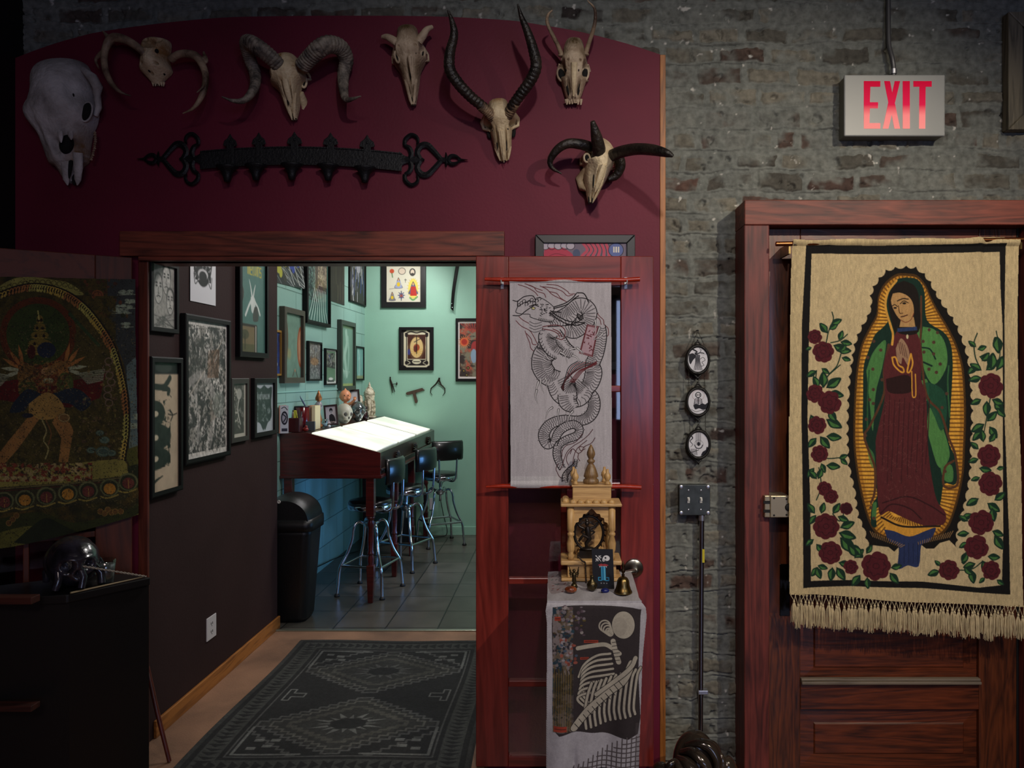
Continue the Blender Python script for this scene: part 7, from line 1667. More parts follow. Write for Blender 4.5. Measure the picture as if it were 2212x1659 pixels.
# --- drafting bench with three lit tracing panels
maho = wood('dark_mahogany', rgb(38, 8, 8), rgb(86, 22, 20), 'x', .9, .3, coat=.3, contrast=(.3, .9)); maho_y = wood('dark_mahogany_long', rgb(20, 12, 10), rgb(52, 30, 22), 'y', .9, .3, coat=.3)
DY0, DY1 = 1.965, BY-.002; XA, XB, XC = GX+.002, -1.735, -1.232
ZA, ZC, ZB = 1.176, 1.040, .885
def zs(x): return ZA+(x-XB)/(XC-XB)*(ZC-ZA)
def bench():
    t = thing('drafting_bench', 'long dark mahogany sloped drafting bench along the studio wall', 'desk', ((XA+XC)/2, (DY0+DY1)/2, 0))
    prof = [(XA, ZB), (XC, ZB), (XC, ZC), (XB, ZA), (XA, ZA)]
    m = MB(); m.ext(prof, lambda a, b, d: (a, DY0+d, b), .02); m.build('end_panel', maho, t, .002)
    m = MB(); m.ext([(XA, ZB), (XC-.004, ZB), (XC-.004, ZC-.002), (XB, ZA-.002), (XA, ZA-.002)], lambda a, b, d: (a, DY0+.02+d, b), DY1-DY0-.02); m.build('carcass', maho_y, t)
    m = MB(); m.box(XA, XC+.012, DY0-.012, DY1, ZB-.022, ZB); m.build('base_moulding', maho, t, .004)
    bx('front_moulding', maho_y, XC, XC+.010, DY0, DY1, ZB+.03, ZB+.045, t, .003)
    # lit panels
    glow = mat('lit_tracing_panel', rgb(235, 236, 220), .25, emit=(.95, .98, .84), estr=1.0, coat=.1)
    nt = glow.node_tree; N = nt.nodes; tc = N.new('ShaderNodeTexCoord'); nz = N.new('ShaderNodeTexNoise'); nz.inputs['Scale'].default_value = 3.2; r = N.new('ShaderNodeMapRange'); r.inputs[1].default_value = .35; r.inputs[2].default_value = .62; r.inputs[3].default_value = .45; r.inputs[4].default_value = .82
    nt.links.new(tc.outputs['Object'], nz.inputs['Vector']); nt.links.new(nz.outputs['Fac'], r.inputs[0]); nt.links.new(r.outputs[0], N['Principled BSDF'].inputs['Emission Strength'])
    x0, x1 = XB+.02, XC-.035
    for k, (a, b) in enumerate(((5.135, 5.80), (5.86, 6.52), (6.61, 7.26))):
        y0, y1 = a-D, b-D; m = MB(); n = Vector(((ZA-ZC), 0, (XC-XB))).normalized()
        vs = [Vector((x, y, zs(x)))+n*h for x in (x0, x1) for y in (y0, y1) for h in (-.002, .006)]
        m.add(vs, [(0, 1, 3, 2), (4, 6, 7, 5), (0, 4, 5, 1), (2, 3, 7, 6), (0, 2, 6, 4), (1, 5, 7, 3)]); m.build('light_panel', glow, t)
    # turned, square-topped legs at the front and plain ones at the wall
    def leg(x, y, turned=True):
        m = MB(); w_ = .028
        m.box(x-w_, x+w_, y-w_, y+w_, .60, ZB-.022)
        if turned:
            m.lathe([(.024, .60), (.030, .59), (.020, .57), (.028, .54), (.020, .52), (.022, .44), (.018, .36), (.025, .34), (.018, .33), (.025, .30), (.020, .27), (.026, .25), (.022, .24)][::-1], (x, y, 0), 20)
        vs = []
        for z, ww in ((0, .017), (.26 if turned else .60, .026)): vs += [(x-ww, y-ww, z), (x+ww, y-ww, z), (x+ww, y+ww, z), (x-ww, y+ww, z)]
        m.add(vs, [(0, 1, 2, 3), (7, 6, 5, 4)]+[(i, (i+1) % 4, 4+(i+1) % 4, 4+i) for i in range(4)]); m.build('leg', maho, t, .003)
    for x, z in ((-1.305, 5.13), (-1.29, 5.80), (-1.29, 6.47), (-1.29, 7.15)): leg(x, z-D)
    for z in (5.13, 7.15): leg(-1.87, z-D, False)
    # carved ornaments on the front
    carv = mat('carved_ornament', rgb(40, 28, 22), .35)
    for z in (5.62, 6.30, 6.97):
        m = MB(); y = z-D; zc_ = (ZB+ZC)/2+.01
        for a in range(-4, 5):
            an = a*.36; m.tube([(XC, y, zc_-.03), (XC+.012, y+math.sin(an)*.05, zc_-.03+math.cos(an)*.045), (XC+.008, y+math.sin(an)*.09, zc_-.03+math.cos(an)*.06)], [.006, .009, .004], 6)
        m.ball((XC+.006, y, zc_-.03), .018, 10, 6); m.build('carved_shell', carv, t)
bench()

# --- bar stools
black_vinyl = mat('black_vinyl', rgb(16, 17, 18), .28, coat=.3)
rubber = mat('black_rubber', rgb(18, 18, 18), .6)
def make_stool():
    t = thing('bar_stool', 'stool', 'stool', (0, 0, 0), 'chrome bar stools at the drafting bench')
    MB().lathe([(.0, .605), (.155, .605), (.163, .612), (.163, .640), (.158, .645)], (0, 0, 0), 40).build('seat_rim', chrome, t)
    MB().lathe([(.157, .640), (.160, .650), (.150, .668), (.10, .676), (.0, .678)], (0, 0, 0), 40).build('seat', black_vinyl, t)
    m = MB(); m.lathe([(.012, .40), (.012, .605)], (0, 0, 0), 14)
    for k in range(8): m.lathe([(.012, .53+k*.008), (.016, .534+k*.008), (.012, .538+k*.008)], (0, 0, 0), 14)
    m.build('screw_column', chrome, t)
    MB().lathe([(.03, .46), (.034, .47), (.062, .50), (.062, .508), (.03, .515), (.0, .515)], (0, 0, 0), 24).build('hub', chrome, t)
    # padded curved backrest on two tubes
    n = 14; vs = []; R0 = .34
    for i in range(n+1):
        a = (i/n-.5)*.86; ex = .004*(1-abs(i/n*2-1)**6)
        for z, th in ((.80, .006), (.815, .018+ex), (.89, .022+ex), (.965, .018+ex), (.98, .006)):
            vs.append(((R0+th)*math.cos(a)-.125, (R0+th)*math.sin(a), z))
        for z, th in ((.98, -.006), (.89, -.010), (.80, -.006)): vs.append(((R0+th)*math.cos(a)-.125, (R0+th)*math.sin(a), z))
    fs = []
    for i in range(n):
        for k in range(8): fs.append((i*8+k, i*8+(k+1) % 8, (i+1)*8+(k+1) % 8, (i+1)*8+k))
    fs += [tuple(range(8)), tuple(n*8+k for k in range(8))[::-1]]
    m = MB(); m.add(vs, fs, True); m.build('backrest', black_vinyl, t)
    for s in (-1, 1):
        MB().tube([tuple(a) for a in spline([(.02, s*.05, .598), (.14, s*.065, .596), (.20, s*.075, .625), (.212, s*.082, .70), (.215, s*.085, .80), (.217, s*.085, .86)], 6)], .009, 10).build('back_support', chrome, t)
    cn = []
    for k in range(4):
        a = PI/4+k*PI/2; ca, sa = math.cos(a), math.sin(a)
        pr = [(.055, .502), (.085, .515), (.112, .500), (.128, .46), (.135, .40), (.17, .30), (.215, .22), (.228, .18), (.236, .10), (.244, .012)]
        lg = MB().tube([(r*ca, r*sa, z) for r, z in spline(pr, 5)], .0105, 12).build('leg', chrome, t)
        MB().lathe([(.020, 0), (.020, .010), (.012, .022)], (.245*ca, .245*sa, 0), 14).build('foot_cap', rubber, lg)
        cn.append((.216*ca, .216*sa, .215))
    for k in range(4):
        a, b = Vector(cn[k]), Vector(cn[(k+1) % 4]); mid = (a+b)/2*1.0
        MB().tube([a, mid, b], .0095, 10).build('foot_rail', chrome, t)
    m = MB(); m.tube([(.0, 0, .50), (-.02, .03, .57), (.03, .06, .60)], .004, 6); m.build('locking_lever', chrome, t)
    return t
st0 = make_stool()
slots = [((-1.375, 5.40), 12, 'chrome bar stool with black back, nearest the doorway at the bench end'), ((-1.265, 6.12), 22, 'chrome bar stool with black back, middle one between two bench legs'), ((-1.115, 6.95), 62, 'chrome bar stool with black back, farthest, by the back wall')]
for i, ((x, z), rot, lab) in enumerate(slots):
    s = st0 if i == 0 else copy_tree(st0)
    if i: s['label'] = lab
    s.location = (x, z-D, 0); s.rotation_euler = (0, 0, math.radians(-rot)); s['label'] = lab

# --- swing-lid bin
def bin_():
    bp = mat('black_bin_plastic', rgb(15, 16, 17), .38, bump=.15, bscale=300)
    cx, cy = -1.733, 4.80-D
    t = thing('trash_bin', 'tall black plastic swing-lid bin at the studio entrance', 'bin', (cx, cy, 0))
    def rr_(w_, d_, r=.05, n=6):
        out = []
        for sx, sy, a0 in ((1, -1, -PI/2), (1, 1, 0), (-1, 1, PI/2), (-1, -1, PI)):
            for k in range(n+1): a = a0+k*PI/2/n; out.append((sx*(w_/2-r)+math.cos(a)*r, sy*(d_/2-r)+math.sin(a)*r))
        return out
    def loft(levels, m, cap0=True, cap1=True, fx=0):
        vs = []; n = None
        for z, w_, d_ in levels:
            q = rr_(w_, d_); n = len(q); vs += [(cx+a, cy+b, z) for a, b in q]
        fs = [(i*n+k, i*n+(k+1) % n, (i+1)*n+(k+1) % n, (i+1)*n+k) for i in range(len(levels)-1) for k in range(n)]
        if cap0: fs.append(tuple(range(n))[::-1])
        if cap1: fs.append(tuple((len(levels)-1)*n+k for k in range(n)))
        m.add(vs, fs, True)
    m = MB(); loft([(0.01, .23, .20), (.03, .245, .215), (.56, .315, .27), (.60, .325, .28)], m); m.build('bucket', bp, t)
    m = MB(); loft([(.585, .345, .30), (.62, .350, .305), (.66, .345, .30)], m); m.build('lid_collar', bp, t)
    # domed hood, arched across the width
    vs = []; fs = []; n = 22; mm = 10
    for i in range(n+1):
        a = PI*i/n; x = -math.cos(a)*.168; z = .655+math.sin(a)*.155
        for j in range(mm+1):
            u = j/mm*2-1; y = u*.145; vs.append((cx+x*(1-.10*abs(u)**4), cy+y, .655+(z-.655)*(1-.18*abs(u)**4)))
    for i in range(n):
        for j in range(mm): a = i*(mm+1)+j; fs.append((a, a+1, a+mm+2, a+mm+1))
    m = MB(); m.add(vs, fs, True); m.add([vs[i*(mm+1)] for i in range(n+1)], [tuple(range(n+1))]); m.add([vs[i*(mm+1)+mm] for i in range(n+1)], [tuple(range(n+1))[::-1]]); m.build('dome_lid', bp, t)
    p = P(603, 1084, 4.64); MB().lathe([(.0, .0), (.009, .0), (.011, .004), (.011, .008), (.006, .008), (.005, .003), (.0, .003)], p, 20, Matrix.Rotation(PI/2, 4, 'X')).build('pivot_ring', mat('white_ring', rgb(200, 196, 186), .4), t)
bin_()

# --- small things along the bench's back ledge
ZL = ZA+.0005
def ob(x, X): z = X*F/(x-CX); return X, z-D
def ledge():
    red = mat('oxblood_ceramic', rgb(96, 10, 18), .2, coat=.5); ddred = mat('dark_red_leather', rgb(60, 10, 16), .4)
    # upright booklet
    X, Y = ob(617, -1.885); t = thing('book', 'upright booklet with black oval print cover at the bench end', 'book', (X, Y, ZL))
    bx('pages', mat('paper_edge', rgb(190, 130, 110), .7), X-.028, X-.022, Y-.05, Y+.07, ZL, ZL+.19, t)
    c = Cv(6, 19, 6, (206, 200, 206)); c.ell(3, 8.5, 2.4, 4.6, (30, 26, 34)); c.ell(3, 8.5, 1.6, 3.4, (170, 160, 170)); c.sline([(2, 6), (4, 8), (2.4, 11)], (30, 26, 34), .7); c.rect(1, 15.5, 5, 17.5, (50, 46, 60)); c.sline([(1, 2), (3, 1), (5, 3)], (40, 36, 40), .5)
    canvas_mesh('cover', c, lambda u, v: (X-.021+u*.05, Y-.045+u*.02, ZL+.19-v*.19), paintmat('print_paper', .5), t)
    # pencil pot
    X, Y = ob(638.5, -1.845); t = thing('pencil_cup', 'dark red square pencil cup crammed with pens', 'cup', (X, Y, ZL))
    m = MB(); m.box(X-.038, X+.038, Y-.035, Y+.035, ZL, ZL+.10); m.build('cup', ddred, t, .004)
    pm = [mat('grey_pen', rgb(70, 74, 76), .4), mat('white_pen', rgb(206, 204, 196), .4), mat('yellow_marker', rgb(196, 196, 60), .4), mat('dark_pen', rgb(24, 24, 28), .4)]
    r_ = random.Random(5)
    for k in range(9):
        x = X-.03+k*.0075; o = MB().tube([(x, Y+r_.uniform(-.02, .02), ZL+.06), (x+r_.uniform(-.008, .014), Y+r_.uniform(-.02, .02), ZL+.125+r_.uniform(0, .03))], .0045 if k != 4 else .008, 8).build('pen' if k != 4 else 'marker', pm[k % 4 if k != 4 else 2], None); tag(o, ['thin pen', 'slim pen', 'grey pen', 'dark pen', 'yellow highlighter marker', 'pen', 'short pen', 'pale pen', 'white pen'][k]+' standing in the dark red pencil cup' + ('' if k == 4 else ' among the other pens'), 'pen', 'pens in the pencil cup')
        if k != 4: o['label'] = 'pen standing among others in the dark red pencil cup'
    # canister with a brush
    X, Y = ob(653, -1.875); t = thing('canister', 'tall glossy oxblood red canister behind the pencil cup', 'canister', (X, Y, ZL))
    MB().lathe([(.0, 0), (.048, 0), (.050, .004), (.050, .165), (.047, .168), (0, .168)], (X, Y, ZL), 32).build('body', red, t); MB().lathe([(.0, .168), (.053, .168), (.053, .174), (.0, .176)], (X, Y, ZL), 32).build('lid', mat('dark_lid', rgb(44, 44, 50), .3), t)
    o = MB().tube([(X+.02, Y, ZL+.177), (X+.005, Y, ZL+.205), (X-.012, Y, ZL+.235), (X-.016, Y, ZL+.25)], [.006, .0065, .004, .001], 8).build('paint_brush', mat('blue_brush', rgb(60, 80, 110), .4)); tag(o, 'slender brush standing on top of the oxblood canister', 'brush')
    # two books
    for k, (x, X0, w_, col, lab) in enumerate(((673, -1.84, .016, (176, 112, 84), 'tan clothbound book upright between the red canister and a cream book'), (682.5, -1.80, .014, (214, 200, 156), 'cream book upright beside the tan book on the bench ledge'))):
        X, Y = ob(x, X0); t = thing('book', lab, 'book', (X, Y, ZL), 'books upright on the bench ledge')
        bx('cover', mat('book_cloth_%s' % 'ab'[k], rgb(*col), .7), X-w_, X+w_, Y-.06, Y+.06, ZL, ZL+.175, t, .002); bx('pages', mat('page_block', rgb(220, 206, 170), .8), X-w_+.004, X+w_-.003, Y-.0605, Y+.05, ZL+.005, ZL+.171, t)
    X, Y = ob(672, -1.79); t = tag(bx('slate_block', mat('slate_grey', rgb(66, 74, 80), .6), X-.035, X+.028, Y-.01, Y+.01, ZL, ZL+.065), 'small dark slate block leaning before the tan book', 'block')
    X, Y = ob(660, -1.79); m = MB(); m.ball((X, Y, ZL+.016), .018, 14, 8, (1.2, 1, .9)); m.ball((X+.004, Y, ZL+.034), .011, 12, 8); tag(m.build('figurine', mat('bright_red_clay', rgb(130, 24, 16), .4)), 'tiny red figurine in front of the canister', 'figurine')
    # carved statue
    X, Y = ob(688.5, -1.835); t = thing('statue', 'slim gilded and black carved figure statue standing on the ledge', 'statue', (X, Y, ZL))
    gold = mat('old_gilt', rgb(196, 122, 60), .35, metal=.3, col2=rgb(40, 26, 18), nscale=40)
    m = MB(); m.lathe([(0, 0), (.028, 0), (.030, .02), (.020, .03), (.026, .06), (.018, .09), (.012, .12)], (X, Y, ZL), 16); m.build('robe', gold, t)
    m = MB(); m.lathe([(.012, .12), (.024, .14), (.030, .165), (.022, .19), (.01, .2)], (X, Y, ZL), 16); m.tube([(X-.02, Y, ZL+.18), (X-.035, Y-.01, ZL+.155), (X, Y-.03, ZL+.15)], .007, 8); m.build('torso', mat('black_gilt', rgb(28, 26, 30), .25, col2=rgb(150, 146, 150), nscale=60, lo=.5, hi=.75), t)
    MB().ball((X, Y, ZL+.212), .016, 14, 10, (1, 1, 1.2)).build('head', gold, t); MB().lathe([(.022, .205), (.026, .225), (.014, .255), (.002, .285)], (X-.004, Y+.01, ZL), 14).build('halo_headdress', gold, t)
    # votive glass and ball
    gl = glassmat('clear_glass', (.9, .95, .95), .12)
    X, Y = ob(701.5, -1.80); t = thing('votive_glass', 'small clear votive glass on the bench ledge', 'glass', (X, Y, ZL)); MB().lathe([(.0, 0), (.020, 0), (.027, .065), (.025, .066), (.018, .006), (.0, .006)], (X, Y, ZL), 24).build('glass', gl, t); MB().lathe([(0, .007), (.018, .007), (.019, .03), (0, .03)], (X, Y, ZL), 20).build('wax', mat('pale_wax', rgb(170, 190, 196), .5), t)
    X, Y = ob(711, -1.745); tag(MB().ball((X, Y, ZL+.012), .012, 16, 10).build('white_ball', mat('white_ball', rgb(206, 206, 206), .4)), 'tiny white ball in front of the small leaning photo frame', 'ball')
    # leaning photo frames
    def easel(x, X0, W_, H_, lab, painter, lean=.25, yaw=.5, fw=.014):
        X, Y = ob(x, X0); u = Vector((-math.sin(lean)*.5, math.sin(lean)*.6, math.cos(lean))).normalized(); r = Vector((math.cos(yaw), math.sin(yaw)*.4, 0)).normalized(); r = (r-u*r.dot(u)).normalized(); n = r.cross(u)
        if n.y > 0: n = -n
        framed('photo_frame', lab, Vector((X, Y, ZL+.002))-r*W_/2, r, u, n, W_, H_, fw, .014, mat('dark_wood_frame', rgb(38, 18, 16), .35), painter, res=500)
    def p_ph(c, w, h):
        c.a[:] = np.array((190, 178, 184))/255.; c.spoly([(w*.3, h*.5), (w*.55, h*.42), (w*.8, h*.6), (w*.85, h*.9), (w*.5, h), (w*.3, h*.8)], (26, 24, 28), 4); c.ell(w*.5, h*.22, w*.16, h*.13, (30, 28, 32)); c.ell(w*.5, h*.3, w*.12, h*.08, (150, 146, 150))
    def p_ph2(c, w, h):
        c.a[:] = np.array((186, 182, 186))/255.; c.spoly([(0, h*.6), (w*.5, h*.45), (w, h*.6), (w, h), (0, h)], (40, 22, 20), 4); c.rect(0, h*.7, w, h, (70, 26, 20)); c.ell(w*.5, h*.5, w*.2, h*.1, (40, 26, 24))
    easel(717, -1.80, .105, .165, 'small dark photo frame leaning left of the white skull', p_ph)
    easel(768, -1.87, .11, .27, 'taller dark photo frame behind the baby doll', p_ph2)
    # skulls
    def skull(x, X0, h, mt, name, lab, yaw):
        X, Y = ob(x, X0); t = thing(name, lab, 'skull', (X, Y, ZL)); R = Matrix.Rotation(yaw, 4, 'Z'); n, mm = 48, 40
        th = np.linspace(0, 2*PI, n, endpoint=False); ph = np.linspace(0.02, PI-.02, mm); PH, TH = np.meshgrid(ph, th, indexing='ij')
        dx, dy, dz = np.sin(PH)*np.cos(TH), np.sin(PH)*np.sin(TH), np.cos(PH)
        # head pointing to -y: cranium big, face narrower and lower
        r = np.ones_like(PH); 
        f = np.clip(-dy, 0, 1); low = np.clip(-dz, 0, 1)
        x_ = dx*.38*h*(1-.30*low*f-.30*low); y_ = dy*.50*h*(1-.10*low); z_ = .5*h+dz*.5*h
        z_ = np.where(dz < 0, z_, z_); y_ = y_-.04*h
        for sx in (-1, 1):
            e = np.exp(-(((dx-sx*.40)/.20)**2+((dz+.02)/.20)**2))*f; y_ = y_+e*.18*h
            e = np.exp(-(((dx-sx*.5)/.12)**2+((dz+.34)/.10)**2))*f; y_ = y_-e*.04*h
        y_ = y_+np.exp(-((dx/.10)**2+((dz+.36)/.12)**2))*f*.12*h
        y_ = y_-np.exp(-((dx/.3)**2+((dz+.70)/.16)**2))*f*.10*h+np.exp(-(((dz+.70)/.02)**2))*f*.02*h+.006*h*np.sin(dx*55)*np.exp(-((dz+.70)/.12)**2)*f
        x_ = x_-np.sign(dx)*np.exp(-(((np.abs(dx)-.85)/.2)**2+((dz+.35)/.2)**2+((dy+.3)/.3)**2))*.08*h
        co = np.stack([x_, y_, np.maximum(z_, 0)], -1); c_, s_ = math.cos(yaw), math.sin(yaw)
        co = np.stack([co[..., 0]*c_-co[..., 1]*s_+X, co[..., 0]*s_+co[..., 1]*c_+Y, co[..., 2]+ZL], -1); co = np.concatenate([co, co[:, :1]], 1)
        grid_mesh('cranium', co.reshape(-1, 3), mm, n+1, mt, t)
        def lp(a, b, c__): return Vector((a*h*c_-b*h*s_+X, a*h*s_+b*h*c_+Y, c__*h+ZL))
        for sx in (-1, 1): MB().ball(lp(sx*.145, -.43, .49), 1, 16, 10, (.085*h, .06*h, .07*h), R).build('eye_socket', hol, t)
        MB().ball(lp(0, -.47, .32), 1, 12, 8, (.04*h, .05*h, .06*h), R).build('nose_opening', hol, t)
        MB().tube([lp(math.sin(a)*.17, -.24-math.cos(a)*.18, .165) for a in (-1.2, -.6, 0, .6, 1.2)], .018*h, 6).build('teeth_line', hol, t)
        return t
    hol = mat('recess_shade', rgb(70, 66, 60), .7)  # dark colour standing in for shade inside sockets, nose and tooth line
    skull(742, -1.765, .17, mat('white_plaster', rgb(206, 200, 180), .45, noise=.2), 'skull_ornament', 'white plaster human skull at the middle of the ledge', .85)
    skull(772, -1.745, .175, mat('mottled_silver_glass', rgb(150, 156, 158), .15, metal=.6, col2=rgb(26, 34, 36), nscale=30, coat=.6), 'glass_skull', 'dark mirrored glass skull to the right of the white skull', .55)
    # baby doll
    X, Y = ob(746, -1.85); t = thing('baby_doll', 'pink plastic baby doll waving one arm behind the white skull', 'doll', (X, Y, ZL)); sk = mat('doll_plastic', rgb(226, 150, 108), .4)
    m = MB(); m.lathe([(0, 0), (.045, 0), (.050, .03), (.045, .07), (.034, .11), (.030, .14), (.014, .165), (.010, .18)], (X, Y, ZL), 20); m.build('body', sk, t)
    m = MB(); m.ball((X, Y, ZL+.222), .050, 20, 14, (1.0, .95, 1.05)); m.ball((X+.005, Y-.034, ZL+.200), .016, 12, 8); m.ball((X+.038, Y-.030, ZL+.202), .014, 12, 8); m.ball((X+.026, Y-.046, ZL+.214), .004, 8, 6); m.lathe([(.02, .26), (.012, .275), (.001, .29)], (X, Y, ZL), 10); m.ball((X-.04, Y-.02, ZL+.215), .011, 8, 6, (.6, 1, 1.2)); m.build('head', sk, t)
    m = MB()
    for dx in (.006, .036): m.ball((X+dx, Y-.049+dx*.3, ZL+.228), .005, 8, 6)
    m.build('eyes', mat('doll_eye', rgb(30, 20, 18), .3), t)
    m = MB(); m.tube([(X+.02, Y-.01, ZL+.145), (X+.06, Y-.02, ZL+.160), (X+.085, Y-.03, ZL+.185)], [.015, .014, .010], 10); m.ball((X+.09, Y-.032, ZL+.195), .013, 10, 8)
    for k in range(5): a = -.6+k*.35; m.tube([(X+.09, Y-.032, ZL+.195), (X+.09+math.sin(a)*.022, Y-.034, ZL+.195+math.cos(a)*.022)], [.005, .003], 6)
    m.build('raised_arm', sk, t); m = MB(); m.tube([(X-.02, Y-.01, ZL+.145), (X-.045, Y-.02, ZL+.12), (X-.05, Y-.03, ZL+.08)], [.015, .013, .010], 10); m.build('lowered_arm', sk, t)
    # spired white carved tower and dark figure before it
    X, Y = ob(798, -1.80); t = thing('carved_tower', 'tall white carved tower figurine with a spire at the end of the ledge', 'figurine', (X, Y, ZL)); iv = mat('ivory_resin', rgb(214, 204, 180), .5, col2=rgb(128, 116, 92), nscale=30, lo=.38, hi=.55, bump=.8, bscale=60)
    bx('plinth', iv, X-.055, X+.055, Y-.05, Y+.05, ZL, ZL+.018, t, .003)
    MB().lathe([(.044, .018), (.046, .06), (.043, .10), (.048, .15), (.045, .19), (.050, .20), (.050, .212), (.046, .215)], (X, Y, ZL), 20).build('drum', iv, t)
    MB().lathe([(.050, .213), (.053, .235), (.040, .262), (.024, .285), (.010, .30), (.014, .308), (.008, .32), (.002, .34)], (X, Y, ZL), 20).build('spire', iv, t)
    for k in range(5): a = -PI/2+(k-2)*.7; MB().tube([(X+math.cos(a)*.046, Y+math.sin(a)*.046, ZL+.03), (X+math.cos(a+.15)*.050, Y+math.sin(a+.15)*.050, ZL+.09), (X+math.cos(a)*.048, Y+math.sin(a)*.048, ZL+.16)], [.012, .010, .008], 8).build('relief_figure', iv, t)
    X, Y = ob(788, -1.755); t = thing('figurine', 'dark maroon figurine crouching before the white tower', 'figurine', (X, Y, ZL)); dk = mat('maroon_gloss', rgb(44, 12, 16), .25, coat=.4)
    m = MB(); m.lathe([(0, 0), (.034, 0), (.036, .03), (.03, .06), (.02, .085), (.0, .09)], (X, Y, ZL), 18); m.build('body', dk, t); MB().ball((X+.004, Y-.006, ZL+.105), .022, 14, 10).build('head', dk, t)
    X, Y = ob(779, -1.86); t = tag(MB().lathe([(0, 0), (.022, 0), (.024, .16), (.018, .20), (.008, .215), (0, .22)], (X, Y, ZL), 14).build('carved_figurine', iv), 'small pale carved figurine between glass skull and tower', 'figurine')
ledge()
# box and cable under the bench
t = tag(bx('storage_box', mat('dark_storage', rgb(30, 30, 34), .5), -1.62, -1.40, 7.0-D, 7.25-D, .0, .30), 'dark box on the tiles under the far end of the bench', 'box')
q = spline([(-1.18, BY-.02, .40), (-1.14, BY-.05, .22), (-1.10, BY-.07, .03), (-1.2, BY-.12, .006), (-1.45, 3.9, .006), (-1.85, 3.4, .006), (-1.9, 2.6, .08)], 8)
tag(MB().tube([tuple(a) for a in q], .004, 6).build('power_cable', rubber), 'thin black cable running from the wall outlet under the bench', 'cable')
